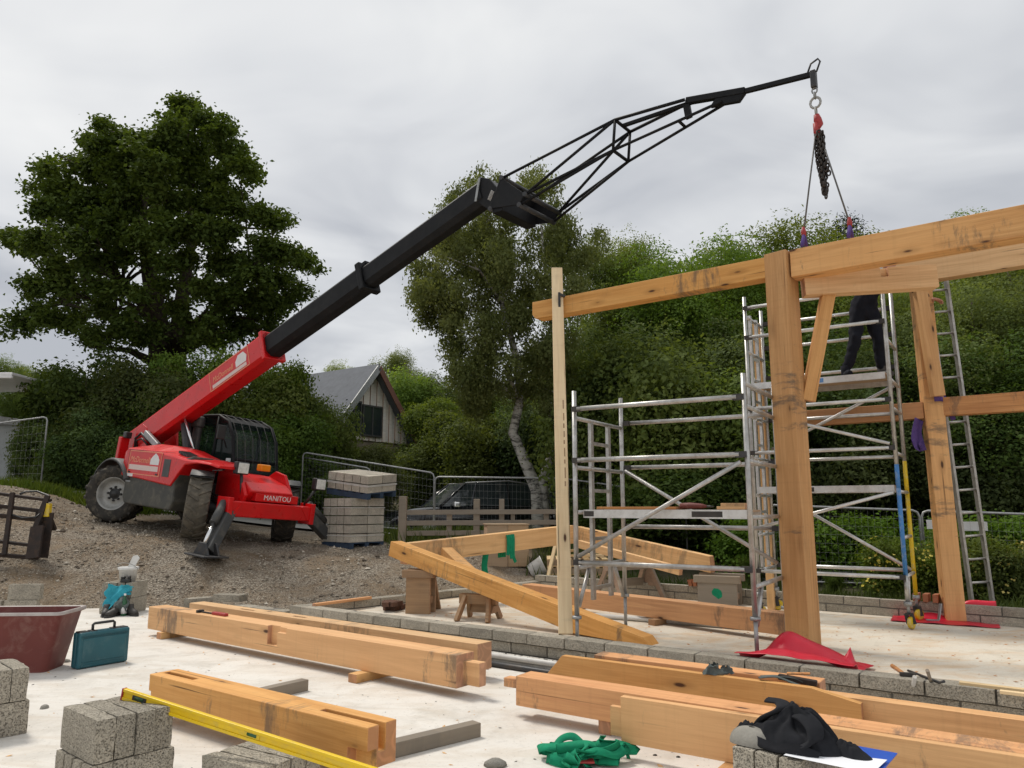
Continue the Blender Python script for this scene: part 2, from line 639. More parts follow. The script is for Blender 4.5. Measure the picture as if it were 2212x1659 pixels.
M['alu_light'] = surf('clean_aluminium', (0.70, 0.695, 0.68), (0.55, 0.545, 0.53), 7, 0.36, 0.7, dirt=(0.42, 0.40, 0.36), rvar=0.2)
M['galv'] = surf('galvanised_steel', (0.40, 0.41, 0.41), (0.30, 0.305, 0.305), 9, 0.5, 0.6, dirt=(0.2, 0.19, 0.17))
M['chrome'] = surf('polished_rod', (0.85, 0.85, 0.85), (0.75, 0.75, 0.75), 5, 0.15, 0.9)
M['blue_paint'] = surf('worn_blue_paint', (0.045, 0.19, 0.50), (0.06, 0.24, 0.55), 6, 0.5, dirt=(0.42, 0.45, 0.47))
M['yellow_paint'] = surf('worn_yellow_paint', (0.74, 0.52, 0.012), (0.66, 0.45, 0.012), 6, 0.45, dirt=(0.52, 0.46, 0.28))
M['yellow'] = surf('yellow_level', (0.84, 0.58, 0.006), (0.76, 0.50, 0.006), 4, 0.4, dirt=(0.55, 0.42, 0.08))
M['teal'] = surf('teal_plastic', (0.012, 0.105, 0.135), (0.010, 0.085, 0.11), 4, 0.42, dirt=(0.06, 0.14, 0.16))
M['black_plastic'] = surf('black_plastic', (0.016, 0.016, 0.017), (0.026, 0.026, 0.026), 5, 0.45)
M['white_plastic'] = surf('white_plastic', (0.72, 0.72, 0.70), (0.62, 0.62, 0.60), 5, 0.45, dirt=(0.46, 0.45, 0.42))
M['white'] = surf('white_paint', (0.78, 0.77, 0.76), (0.70, 0.69, 0.68), 6, 0.5)
M['pale_pink'] = surf('faded_white_print', (0.75, 0.60, 0.56), (0.66, 0.50, 0.46), 30, 0.5)
M['orange_print'] = surf('orange_print', (0.80, 0.36, 0.20), (0.72, 0.28, 0.15), 20, 0.5)
M['amber'] = surf('amber_lens', (0.85, 0.30, 0.01), (0.8, 0.25, 0.01), 5, 0.25)
M['lamp'] = surf('lamp_glass', (0.82, 0.82, 0.78), (0.6, 0.6, 0.56), 18, 0.12)
M['maroon'] = surf('maroon_plastic', (0.185, 0.046, 0.038), (0.145, 0.036, 0.031), 3, 0.62, dirt=(0.27, 0.15, 0.125))
M['rim_grey'] = surf('chalky_rim', (0.50, 0.47, 0.44), (0.38, 0.33, 0.31), 7, 0.6)
M['rust'] = surf('rusty_steel', (0.026, 0.021, 0.019), (0.045, 0.030, 0.024), 7, 0.75, 0.3, bump=0.3, bscale=50, dirt=(0.085, 0.05, 0.03))
M['pvc'] = surf('grey_white_pipe', (0.66, 0.65, 0.62), (0.52, 0.51, 0.48), 3, 0.5, dirt=(0.38, 0.34, 0.29))
M['green_web'] = surf('green_webbing', (0.010, 0.20, 0.105), (0.012, 0.28, 0.14), 22, 0.85, bump=0.5, bscale=120, bdist=0.003, spec=0.2)
M['purple_web'] = surf('purple_webbing', (0.085, 0.055, 0.20), (0.13, 0.08, 0.26), 20, 0.85, bump=0.4, bscale=110, bdist=0.003, spec=0.2)
M['hook_red'] = surf('red_shackle', (0.42, 0.03, 0.03), (0.30, 0.03, 0.03), 20, 0.5)
M['chain'] = surf('dark_chain', (0.035, 0.032, 0.030), (0.06, 0.048, 0.04), 30, 0.5, 0.5)
M['wire'] = surf('steel_rope', (0.17, 0.165, 0.16), (0.12, 0.12, 0.115), 40, 0.5, 0.5)
M['black_cloth'] = surf('black_cloth', (0.012, 0.013, 0.016), (0.022, 0.023, 0.027), 8, 0.9, bump=0.4, bscale=150, bdist=0.002, spec=0.2)
M['navy'] = surf('navy_workwear', (0.007, 0.008, 0.013), (0.013, 0.014, 0.021), 6, 0.9, bump=0.3, bscale=90, bdist=0.003, spec=0.2)
M['skin'] = surf('skin', (0.50, 0.25, 0.18), (0.42, 0.19, 0.13), 12, 0.55)
M['teal_cloth'] = surf('turquoise_cloth', (0.045, 0.36, 0.45), (0.03, 0.26, 0.34), 9, 0.8, bump=0.3, bscale=60, bdist=0.004, spec=0.2)
M['grey_cloth'] = surf('grey_green_cloth', (0.13, 0.15, 0.14), (0.07, 0.085, 0.085), 12, 0.9, bump=0.3, bscale=60, bdist=0.004, spec=0.2)
M['leather'] = surf('dark_boot_leather', (0.03, 0.027, 0.025), (0.05, 0.045, 0.04), 12, 0.6)
M['bottle'] = surf('green_bottle', (0.02, 0.11, 0.045), (0.02, 0.085, 0.035), 5, 0.12)
M['paper'] = surf('white_paper', (0.80, 0.81, 0.84), (0.74, 0.76, 0.80), 12, 0.8)
M['folder'] = surf('blue_folder', (0.02, 0.10, 0.52), (0.02, 0.085, 0.45), 6, 0.35)
M['brick'] = surf('red_brick', (0.46, 0.20, 0.11), (0.36, 0.15, 0.085), 14, 0.9, bump=0.4, bscale=60, spec=0.15)
M['brick_dark'] = surf('muddy_brick', (0.16, 0.085, 0.06), (0.10, 0.06, 0.045), 14, 0.9, bump=0.4, bscale=60, spec=0.15)
M['hardmortar'] = surf('set_mortar', (0.34, 0.325, 0.29), (0.21, 0.20, 0.175), 8, 0.95, bump=0.6, bscale=45, bdist=0.008, spec=0.1)
M['slate'] = surf('slate', (0.17, 0.182, 0.205), (0.135, 0.145, 0.162), 4, 0.9, bump=0.2, bscale=20)
M['larch'] = wood_mat('silvered_larch', (0.82, 0.78, 0.73), (0.66, 0.62, 0.57), stain=0.1, knots=0.15)
M['barge'] = surf('brown_bargeboard', (0.20, 0.085, 0.055), (0.15, 0.065, 0.045), 5, 0.7)
M['stone'] = surf('rubble_stone', (0.33, 0.28, 0.21), (0.21, 0.18, 0.14), 2.2, 0.9, bump=0.8, bscale=5, bdist=0.05, spec=0.1)
M['car_black'] = surf('car_black', (0.008, 0.009, 0.011), (0.011, 0.012, 0.014), 2, 0.12, spec=0.6, rvar=0.06)
M['car_silver'] = surf('car_silver', (0.50, 0.52, 0.54), (0.44, 0.46, 0.48), 2, 0.25, 0.5)
M['shed'] = surf('pale_cladding', (0.55, 0.58, 0.60), (0.46, 0.49, 0.51), 2, 0.6)
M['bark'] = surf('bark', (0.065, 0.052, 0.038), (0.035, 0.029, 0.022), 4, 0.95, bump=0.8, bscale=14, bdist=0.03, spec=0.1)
M['bark_lit'] = surf('lit_bark', (0.14, 0.125, 0.09), (0.075, 0.068, 0.048), 4, 0.95, bump=0.8, bscale=14, bdist=0.03, spec=0.1)  # lighter copy of the bark, its lit look put into the colour


def _birch_bark():
    m = NT('birch_bark', 0.8, 0, 0.2)
    f = m.noise(1.0, 5, 0.7, 0.5, m.map((3.0, 3.0, 9.0)))
    m.set("Base Color", m.ramp(f, [(0.40, (0.05, 0.045, 0.04)), (0.52, (0.42, 0.41, 0.37)), (0.8, (0.60, 0.585, 0.54))]))
    m.bump(f, 0.4, 0.02)
    return m.mat


M['birch'] = _birch_bark()


def _glass(name, tint, rough=0.04, alpha=0.5):
    m = NT(name, rough, 0, 0.6)
    m.set("Base Color", (*tint, 1))
    tr = m.n.new("ShaderNodeBsdfTransparent")
    tr.inputs[0].default_value = (0.62, 0.72, 0.68, 1)
    mx = m.n.new("ShaderNodeMixShader")
    mx.inputs[0].default_value = alpha
    m.l.new(tr.outputs[0], mx.inputs[1])
    m.l.new(m.b.outputs[0], mx.inputs[2])
    m.l.new(mx.outputs[0], m.n["Material Output"].inputs[0])
    return m.mat


M['cab_glass'] = _glass('cab_glass', (0.02, 0.035, 0.035), 0.05, 0.26)
M['window_glass'] = surf('dark_window', (0.035, 0.045, 0.05), (0.02, 0.028, 0.03), 1.2, 0.06, spec=0.7, rvar=0.03)
M['screen_glass'] = surf('windscreen', (0.05, 0.06, 0.062), (0.03, 0.036, 0.04), 1.0, 0.05, spec=0.8, rvar=0.03)

M['leaf_syc'] = leaf_mat('sycamore_leaf', (0.034, 0.060, 0.020), (0.086, 0.132, 0.040), 0.34)
M['leaf_birch'] = leaf_mat('birch_leaf', (0.105, 0.155, 0.046), (0.25, 0.31, 0.105), 0.45)
M['leaf_willow'] = leaf_mat('willow_leaf', (0.10, 0.152, 0.038), (0.245, 0.31, 0.098), 0.45)
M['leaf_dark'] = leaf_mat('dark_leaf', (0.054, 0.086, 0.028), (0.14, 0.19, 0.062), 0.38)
M['leaf_bush'] = leaf_mat('bush_leaf', (0.070, 0.112, 0.032), (0.18, 0.235, 0.070), 0.40)
M['leaf_bright'] = leaf_mat('bright_leaf', (0.095, 0.155, 0.030), (0.22, 0.29, 0.062), 0.42)
M['leaf_hedge'] = leaf_mat('hedge_leaf', (0.085, 0.150, 0.022), (0.20, 0.31, 0.045), 0.4)
M['needle'] = leaf_mat('pine_needle', (0.014, 0.030, 0.016), (0.030, 0.055, 0.026), 0.15)
M['grass'] = leaf_mat('grass', (0.050, 0.085, 0.020), (0.13, 0.16, 0.045), 0.3)
M['petal'] = leaf_mat('yellow_petal', (0.60, 0.50, 0.10), (0.80, 0.72, 0.30), 0.3, (1, 0.95, 0.5))


def _slab(name, pale, grime, warm, wmix):
    m = NT(name, 0.82, 0, 0.25)
    a = m.noise(0.55, 5, 0.6, 0.5)
    b = m.noise(2.3, 6, 0.65, 0.4)
    c = m.noise(28, 4, 0.7)
    col = m.mix(m.ramp(a, [(0.34, 0.0), (0.66, 1.0)]), pale, tuple(x * 0.90 for x in pale))
    col = m.mix(m.ramp(b, [(0.50, 0.0), (0.70, 0.75)]), col, grime)
    w = m.noise(1.3, 5, 0.7, 1.2, m.map((1.0, 2.4, 1.0)))
    col = m.mix(m.ramp(w, [(0.47, 0.0), (0.66, wmix)]), col, warm)
    # trowel streaks, footmarks, spatter
    t = m.noise(1.0, 4, 0.6, 0.8, m.map((2.0, 13.0, 1.0)))
    col = m.mix(m.ramp(t, [(0.60, 0.0), (0.75, 0.35)]), col, tuple(x * 0.72 for x in pale))
    d = m.ramp(m.voronoi(5.5), [(0.025, 0.8), (0.06, 0.0)])
    dm = m.ramp(m.noise(1.1, 3), [(0.5, 0.0), (0.6, 1.0)])
    col = m.mix(m.math('MULTIPLY', d, dm), col, (0.20, 0.17, 0.14))
    sc_ = m.ramp(m.noise(9, 8, 0.72, 0.3), [(0.56, 0.0), (0.70, 0.45)])
    col = m.mix(sc_, col, tuple(x * 0.62 for x in pale))
    sp = m.ramp(m.noise(42, 4, 0.65), [(0.60, 0.0), (0.70, 0.6)])
    col = m.mix(sp, col, (0.34, 0.31, 0.27))
    m.set("Base Color", col)
    m.bump(m.math('ADD', m.math('MULTIPLY', c, 0.4), t), 0.25, 0.006)
    return m.mat


M['slab'] = _slab('concrete_slab', (0.74, 0.71, 0.655), (0.50, 0.465, 0.41), (0.56, 0.49, 0.40), 0.5)
M['slab_in'] = _slab('concrete_slab_inner', (0.70, 0.645, 0.545), (0.52, 0.455, 0.36), (0.60, 0.41, 0.235), 0.65)


def _ground():
    m = NT('gravel_ground', 0.95, 0, 0.15)
    a = m.noise(0.35, 4, 0.6)
    b = m.noise(2.2, 6, 0.65, 0.5)
    st = m.voronoi(44, None, "Color")
    sp = m.n.new("ShaderNodeSeparateColor")
    m.l.new(st, sp.inputs[0])
    g = m.ramp(sp.outputs[1], [(0.0, (0.15, 0.125, 0.10)), (0.4, (0.26, 0.225, 0.18)), (0.75, (0.35, 0.31, 0.25)), (1.0, (0.48, 0.44, 0.37))])
    earth = m.mix(m.ramp(b, [(0.35, 0.0), (0.65, 1.0)]), (0.16, 0.115, 0.07), (0.28, 0.21, 0.14))
    col = m.mix(m.ramp(m.noise(0.8, 6, 0.7, 0.6), [(0.42, 0.15), (0.62, 0.95)]), g, earth)
    m.set("Base Color", col)
    m.bump(m.math('ADD', m.voronoi(44), m.math('MULTIPLY', b, 0.6)), 0.9, 0.03)
    return m.mat


M['ground'] = _ground()
M['soil'] = surf('garden_soil', (0.10, 0.085, 0.055), (0.05, 0.055, 0.028), 1.5, 0.95, bump=0.7, bscale=12, bdist=0.05, spec=0.1)
M['road'] = surf('pale_lane', (0.42, 0.41, 0.38), (0.33, 0.32, 0.29), 2, 0.9, bump=0.3, bscale=30, spec=0.15)


def _pebble():
    m = NT('pebble', 0.9, 0, 0.15)
    r = m.n.new("ShaderNodeNewGeometry").outputs["Random Per Island"]
    m.set("Base Color", m.ramp(r, [(0.0, (0.11, 0.09, 0.07)), (0.35, (0.22, 0.185, 0.145)), (0.7, (0.34, 0.295, 0.235)), (1.0, (0.55, 0.50, 0.42))]))
    return m.mat


M['pebble'] = _pebble()


# ------------------------------------------------------------------ terrain
A2 = Vector((0.807, -0.590, 0.0)).normalized()     # along the timber-frame wall, towards the right
B2 = Vector((-A2.y, A2.x, 0.0))                    # away from the viewer, square to A2
K = Vector((-2.95, 10.28, 0.0))                    # left corner of the block wall
RS = 0.10                                          # level of the inner slab
_ctl = [(-4, 6, -.3), (0, 4, -.3), (3, 3, -.3), (-5, 9, -.3), (0, 8.6, -.25), (3, 9, -.25), (5, 7.5, -.25), (8, 4, -.3), (-8, 5, -.3),
        (-8.5, 9, -.28), (-3.4, 9.8, -.25), (0, 11.5, -.2), (-1.3, 10.6, -.2), (0, -4, -.3), (-10, -3, -.3), (9, -3, -.3), (0.3, 12.9, -.1),
        (-8.8, 11.0, -.05), (-7.2, 11.55, .02), (-6.2, 11.7, .02), (-5.2, 12.25, .03), (-4.2, 12.0, 0), (-3.4, 12.6, .08), (-2.3, 11.9, .05), (-1.1, 13.1, .1),
        (-3.4, 11.2, -.05), (-8.9, 12.3, .42), (-8.0, 12.7, .55), (-6.5, 12.4, .28), (-5.2, 13.0, .68), (-4.2, 13.4, .5), (-3.2, 13.8, .45), (-2.2, 13.4, .35),
        (-5.8, 14.0, .90), (-8.25, 15.7, 1.18), (-6.9, 16.7, 1.10), (-4.8, 15.7, .82), (-7.2, 14.4, 1.0), (-3.1, 15.4, .72), (-2.3, 14.6, .66),
        (-2.3, 16, .78), (.2, 16, .80), (-1.5, 21, .52), (-9.2, 14.3, 1.15), (-10.2, 15.6, 1.85), (-11.2, 16.4, 2.0), (-12.5, 16, 1.9), (-9.6, 17.4, 1.5),
        (-10.8, 19, 1.85), (-7.2, 19, 1.28), (-4.67, 19, .95), (-1.5, 18.5, .8), (-13, 22, 1.9), (-8, 22, 1.5), (3, 22, .55), (-6, 28, 1.8), (0, 28, 1.3),
        (-14, 40, 3), (0, 40, 2), (12, 40, 1.5), (22, 28, 1), (2.4, 13.9, .05), (4.5, 12, .05), (6.5, 10.8, .05), (9, 11, .05), (11, 16, .2), (5, 16, .3), (2, 17, .5),
        (14, 8, 0), (11, 4, -.2), (-16, 12, 1.0), (-20, 30, 2.5), (1.0, 14.6, .2)]
for gx in (-160, 0, 160):
    for gy in (-160, 60, 200):
        if (gx, gy) != (0, -160):
            _ctl.append((gx, gy, 2.0 if gy > 0 else 0.0))
_P = np.array(_ctl, float)
_D = np.linalg.norm(_P[:, None, :2] - _P[None, :, :2], axis=2)
_N = len(_P)
_Am = np.zeros((_N + 1, _N + 1))
_Am[:_N, :_N] = _D - 1e-3 * np.eye(_N)
_Am[:_N, _N] = 1
_Am[_N, :_N] = 1
_W = np.linalg.solve(_Am, np.append(_P[:, 2], 0))


def ground_z(x, y):
    d = np.hypot(_P[:, 0] - x, _P[:, 1] - y)
    return float(d @ _W[:_N] + _W[_N])


def ground_zs(xs, ys):
    d = np.hypot(_P[None, :, 0] - xs[:, None], _P[None, :, 1] - ys[:, None])
    return d @ _W[:_N] + _W[_N]


def _axis(spans):
    out = []
    for a, b, st in spans:
        out += list(np.arange(a, b, st))
    return np.array(out + [spans[-1][1]])


xs = _axis([(-160, -40, 20), (-40, -18, 2), (-18, -11, 0.35), (-11, 0, 0.11), (0, 12, 0.4), (12, 40, 2.5), (40, 160, 20)])
ys = _axis([(-60, -4, 8), (-4, 11, 0.6), (11, 17.5, 0.11), (17.5, 30, 0.5), (30, 60, 3), (60, 200, 20)])
gx, gy = np.meshgrid(xs, ys)
gz = ground_zs(gx.ravel(), gy.ravel())
rough = np.array([noise.fractal((x * 1.3, y * 1.3, 0.3), 0.9, 2.1, 4) for x, y in zip(gx.ravel(), gy.ravel())])
amp = np.where((gx.ravel() > -17) & (gx.ravel() < 1) & (gy.ravel() > 11.3) & (gy.ravel() < 18), 0.045, 0.015)
gz = gz + rough * amp
nx, ny = len(xs), len(ys)
me = bpy.data.meshes.new('ground')
idx = np.arange(nx * ny).reshape(ny, nx)
fa = np.stack([idx[:-1, :-1], idx[:-1, 1:], idx[1:, 1:], idx[1:, :-1]], -1).reshape(-1, 4)
me.from_pydata(np.stack([gx.ravel(), gy.ravel(), gz], 1).tolist(), [], fa.tolist())
me.polygons.foreach_set("use_smooth", [True] * len(me.polygons))
# garden soil and grass behind the building, gravel in the yard
me.materials.append(M['ground'])
me.materials.append(M['soil'])
cen = np.zeros(len(me.polygons) * 3)
me.polygons.foreach_get("center", cen)
cen = cen.reshape(-1, 3)
soil = ((cen[:, 0] > 0.3) & (cen[:, 1] > 9)) | (cen[:, 1] > 22) | ((cen[:, 0] < -8.8) & (cen[:, 1] > 17.3))
me.polygons.foreach_set("material_index", soil.astype(int).tolist())
ground = bpy.data.objects.new('ground', me)
C.objects.link(ground)
tag(ground, 'brown gravel and earth of the building site rising to the lane', None, None, 'structure')


def slab(name, poly, z0, z1, mat, label):
    mb = MB()
    mb.prism([(p[0], p[1]) for p in poly], z0, z1)
    o = mb.build(name, mat)
    return tag(o, label, None, None, 'structure')


def AB(s, t, z=0.0):
    p = K + A2 * s + B2 * t
    return Vector((p.x, p.y, z))


slab('concrete_floor', [AB(-2.75, 0.0), (-7.3, 11.45), (-9.6, 10.4), (-9.6, -3), (9, -3), AB(13.5, 0.0)], -0.45, 0.0, M['slab'],
     'pale concrete floor slab in the foreground')
bk0 = Vector((0.30, 13.85, 0))
bkd = Vector((0.785, -0.62, 0)).normalized()
bk1 = bk0 + bkd * 12.5
slab('inner_floor', [AB(0.02, 0.19), AB(13.5, 0.19), bk1 + Vector((0, 0.1, 0)), bk0], -0.45, RS, M['slab_in'],
     'warm stained concrete floor slab inside the block walls')

# pale lane behind the telehandler
mb = MB()
rows = []
for i in range(60):
    x = -16 + i * 0.35
    y0 = 18.0 - 0.02 * (x + 6)
    rows.append([Vector((x, y0 + k * 0.55, ground_z(x, y0 + k * 0.55) + 0.05)) for k in range(6)])
lane = mb.grid(rows).build('lane', M['road'])
tag(lane, 'pale concrete lane behind the telehandler', None, None, 'structure')


# ------------------------------------------------------------------ blocks
def rough_box(L, W, H, nx=6, ny=3, nz=4, amp=0.004, seed=1, rnd=0.0035):
    """a block with chipped, slightly uneven faces and softened arrises, centred in x/y, standing on z=0"""
    bm = bmesh.new()
    bmesh.ops.create_cube(bm, size=1.0)
    for axis, n in ((0, nx), (1, ny), (2, nz)):
        for k in range(1, n):
            co = [0, 0, 0]
            no = [0, 0, 0]
            co[axis] = -0.5 + k / n
            no[axis] = 1
            bmesh.ops.bisect_plane(bm, geom=bm.verts[:] + bm.edges[:] + bm.faces[:], plane_co=co, plane_no=no)
    for v in bm.verts:
        on = sum(1 for c in v.co if abs(abs(c) - 0.5) < 1e-4)
        p = Vector((v.co.x * L, v.co.y * W, (v.co.z + 0.5) * H))
        d = noise.noise_vector(p * 17 + Vector((seed * 3.7, seed * 1.3, 0)))
        k = {1: amp, 2: amp * 1.1, 3: amp * 1.2}.get(on, 0)
        q = p + d * k
        if on >= 2:
            c = Vector((0, 0, H / 2))
            pull = rnd * (0.6 if on == 2 else 1.0) * (1 + 0.8 * noise.noise(p * 9 + Vector((seed, 0, 0))))
            for ax in range(3):
                if abs(abs(v.co[ax]) - 0.5) < 1e-4:
                    q[ax] += -pull if q[ax] > c[ax] else pull
        v.co = q
    me = bpy.data.meshes.new('block')
    bm.to_mesh(me)
    bm.free()
    return me


BL, BH, BT = 0.44, 0.215, 0.10
BLOCKS = [rough_box(BL, BT, BH, 8, 3, 5, 0.0035, i) for i in range(5)]          # standing on the long edge
for b_ in BLOCKS:
    b_.materials.append(M['block'])
FLATS = [rough_box(BL, BH, BT, 3, 2, 2, 0.003, 20 + i) for i in range(3)]        # lying flat, for walls
for b_ in FLATS:
    b_.materials.append(M['block_wall'])


def block_wall(name, label, p0, p1, z0, courses, thick=0.2, seed=0, h=BT, inset=0.0):
    p0, p1 = Vector(p0), Vector(p1)
    d = p1 - p0
    d.z = 0
    L = d.length
    rot = frame(d)
    root = thing(name, label, 'wall', (p0.x, p0.y, z0), rot)
    mb = MB()
    hh = (h + 0.012) * courses
    mb.box((0.01, -thick / 2 + 0.012 + inset, -0.12), (L - 0.01, thick / 2 - 0.012, hh - 0.016))
    mb.build('mortar', M['mortar'], root)
    rnd = random.Random(seed)
    for c in range(courses):
        x = -0.22 * (c % 2)
        while x < L - 0.05:
            a, b = max(x, 0.0), min(x + BL, L)
            if b - a > 0.06:
                o = bpy.data.objects.new('block', rnd.choice(FLATS))
                C.objects.link(o)
                o.parent = root
                o.scale = ((b - a) / BL, thick / BH, h / BT)
                o.location = ((a + b) / 2, rnd.uniform(-0.006, 0.006) + (inset if c == 0 and courses > 1 else 0.0), c * (h + 0.012))
                o.rotation_euler = (0, 0, rnd.uniform(-0.008, 0.008))
            x += BL + 0.012
    return root


block_wall('block_wall', 'long low grey block wall along the front of the inner floor', AB(0, 0.1), AB(13.2, 0.1), 0.0, 2, 0.2, 3, 0.102, 0.045)
block_wall('block_wall', 'low block wall running back from the left corner beside the gravel', AB(0.1, 0.22), AB(0.75, 5.0), 0.0, 2, 0.2, 4)
block_wall('block_wall', 'block wall along the far edge of the inner floor, in front of the hedge',
           bk0 + Vector((0.15, -0.1, 0)), bk1 + Vector((0, -0.08, 0)), RS, 2, 0.14, 5)
block_wall('block_wall', 'short low block wall at the foot of the gravel bank, left of the long beams',
           AB(-2.65, 0.12), AB(-2.35, 2.4), -0.03, 1, 0.2, 6, 0.14)
block_wall('block_wall', 'short run of low blocks behind the ends of the long beams', AB(-1.3, 0.1), AB(-0.12, 0.1), -0.02, 1, 0.2, 7, 0.15)


def loose_block(label, loc, rz, mesh_i=0, group=None, lay='edge', mat=None, tilt=0.0):
    o = bpy.data.objects.new('concrete_block', BLOCKS[mesh_i % len(BLOCKS)])
    C.objects.link(o)
    o.location = loc
    if lay == 'flat':
        o.rotation_euler = (R(90), 0, rz)
        o.location = Vector(loc) + Vector((math.sin(rz) * -BH / 2 * -1, -math.cos(rz) * -BH / 2, BT / 2))
    else:
        o.rotation_euler = (tilt, 0, rz)
    return tag(o, label, 'block', group)


# front-left pile: four blocks on edge in the top layer, two below them
def pile(base, rz, top_names, low_names, group, n_top=4, i0=0, pitch=0.1015):
    a = Vector((math.cos(rz), math.sin(rz), 0))            # along the blocks
    b = Vector((-a.y, a.x, 0))                             # across the row
    for k, nm in enumerate(low_names):                     # lower layer runs across the upper one
        p = base + b * (0.21 - 0.006) + a * (-0.165 + 0.110 * k)
        loose_block(nm, (p.x, p.y, 0.0), rz + R(90) + random.uniform(-.01, .01), k + i0 + 2, group)
    for k, nm in enumerate(top_names):
        p = base + b * (0.052 + pitch * k) + a * random.uniform(-0.008, 0.008)
        loose_block(nm, (p.x, p.y, BH + 0.002), rz + random.uniform(-.012, .012), k + i0, group)


g1 = 'blocks of the front left pile'
# nearest top corner of the pile is seen at (208,1558)
crn = on_level(208, 1558, 2 * BH)
rzp = math.atan2(A2.y, A2.x) - R(4)
av = Vector((math.cos(rzp), math.sin(rzp), 0))
bv = Vector((-av.y, av.x, 0))
pile(crn - av * 0.22, rzp,
     ['nearest block in the top row of the pile under the yellow level', 'second block from the camera in the top row under the yellow level',
      'third block from the camera in the top row under the yellow level', 'farthest block of the top row, carrying the end of the yellow level'],
     ['lower block at the left of the pile under the yellow level', 'lower block second from the left in the pile under the yellow level',
      'lower block third from the left in the pile under the yellow level', 'lower block at the right of the pile under the yellow level'], g1)
# left-edge pile
g2 = 'blocks of the pile at the left edge'
c2 = on_level(66, 1441, 2 * BH)
r2 = math.atan2(A2.y, A2.x) + R(-8)
a2 = Vector((math.cos(r2), math.sin(r2), 0))
b2 = Vector((-a2.y, a2.x, 0))
for k in range(3):
    p = c2 - a2 * 0.22 - b2 * (0.052 + 0.104 * k)
    loose_block(['upright top block nearest the maroon tub in the pile at the left edge', 'middle upright top block of the pile at the left edge',
                 'upright top block cut by the left edge of the picture'][k], (p.x, p.y, BH + 0.002), r2 + 0.01 * k, k, g2)
for k in range(2):
    p = c2 - a2 * (0.06 + 0.14 * k) - b2 * 0.2
    loose_block(['lower block facing the camera in the pile at the left edge', 'lower rear block of the pile at the left edge'][k],
                (p.x, p.y, 0), r2 + R(90) + 0.02 * k, k + 3, g2)
# block at the back left, behind the tub
g3 = 'blocks behind the maroon tub'
p = on_level(45, 1330, 0)
loose_block('block at the left edge of the picture behind the maroon tub', (p.x - 0.47, p.y - 0.02, 0.0), R(1), 3, g3)
loose_block('lower block lying behind the maroon tub', (p.x, p.y, 0.0), R(4), 1, g3)
loose_block('weathered block on top, behind the rim of the maroon tub', (p.x + 0.03, p.y + 0.01, BH + .002), R(2), 2, g3)
# the small stack carrying the bucket
g4 = 'blocks of the small stack under the bucket'
p = on_level(250, 1326, 0) + Vector((0, 0.18, 0))
for k in range(4):
    q = p + Vector((-0.17 + 0.112 * k, 0.02, 0))
    loose_block(['lower left block of the stack under the white bucket', 'second lower block of the stack under the white bucket',
                 'third lower block of the stack under the white bucket', 'lower right block of the stack under the white bucket'][k],
                (q.x, q.y, 0), R(86), k, g4)
    loose_block(['upper left block of the stack under the white bucket', 'second upper block of the stack under the white bucket',
                 'third upper block of the stack under the white bucket', 'upper right block of the stack under the white bucket'][k],
                (q.x, q.y + 0.01, BH + .002), R(88), k + 2, g4)
STACK = p
# bottom-centre pile carrying the other end of the level
g5 = 'blocks at the bottom centre of the picture'
q5 = on_level(640, 1602, 0.215)
r5 = math.atan2(A2.y, A2.x) + R(4)
a5 = Vector((math.cos(r5), math.sin(r5), 0))
b5 = Vector((-a5.y, a5.x, 0))
for k in range(4):
    p = q5 + a5 * -0.02 - b5 * (0.055 + 0.105 * k)
    loose_block(['rear block of the low row at the bottom centre under the yellow level', 'second block of the low row at the bottom centre under the yellow level',
                 'third block of the low row at the bottom centre under the yellow level', 'front block of the low row at the bottom centre of the picture'][k],
                (p.x, p.y, 0), r5 + 0.01 * k, k, g5)
# right-hand pile carrying the jacket
g6 = 'blocks under the black jacket'
q6 = on_level(1579, 1612, 2 * BH)
r6 = math.atan2(A2.y, A2.x) + R(90) + R(-8)
a6 = Vector((math.cos(r6), math.sin(r6), 0))       # pointing away
b6 = Vector((a6.y, -a6.x, 0))                      # to the right
for k in range(3):
    p = q6 + a6 * 0.22 + b6 * (0.055 + 0.106 * k)
    loose_block(['top left block of the pile under the black jacket, carrying the mortar lump', 'middle top block of the pile under the black jacket',
                 'top right block of the pile under the black jacket'][k], (p.x, p.y, BH + .002), r6 + 0.008 * k, k + 1, g6)
    p = q6 + a6 * (0.06 + 0.11 * k) + b6 * 0.17
    loose_block(['lower front block of the pile under the black jacket', 'lower middle block of the pile under the black jacket',
                 'lower rear block of the pile under the black jacket'][k], (p.x, p.y, 0), r6 + R(90), k + 2, g6)
PILE6 = (q6, a6, b6)


# ------------------------------------------------------------------ big sawn timbers
def timber(name, label, p0, p1, w, h, mat, cat='beam', group=None, cuts=(), adds=(), bevel=0.006, up=(0, 0, 1), ends=None, L=None):
    """p0 -> p1 is the lower edge on the viewer's side; local x along, y away, z up"""
    p0, p1 = Vector(p0), Vector(p1)
    L = L or (p1 - p0).length
    rot = frame(p1 - p0, up)
    mb = MB()
    if ends:                                   # side outline in local x/z
        mb.prism([(x * 1.0, z) for x, z in ends(L, h)], 0, w, Matrix(((1, 0, 0, 0), (0, 0, -1, w), (0, 1, 0, 0), (0, 0, 0, 1))))
    else:
        mb.box((0, 0, 0), (L, w, h))
    for lo, hi in adds:
        mb.box(lo, hi)
    o = mb.build(name, mat, None, False, bevel, p0, rot)
    if cuts:
        cut(o, cuts)
    return tag(o, label, cat, group)


gL = 'sawn beams laid out on the concrete floor'
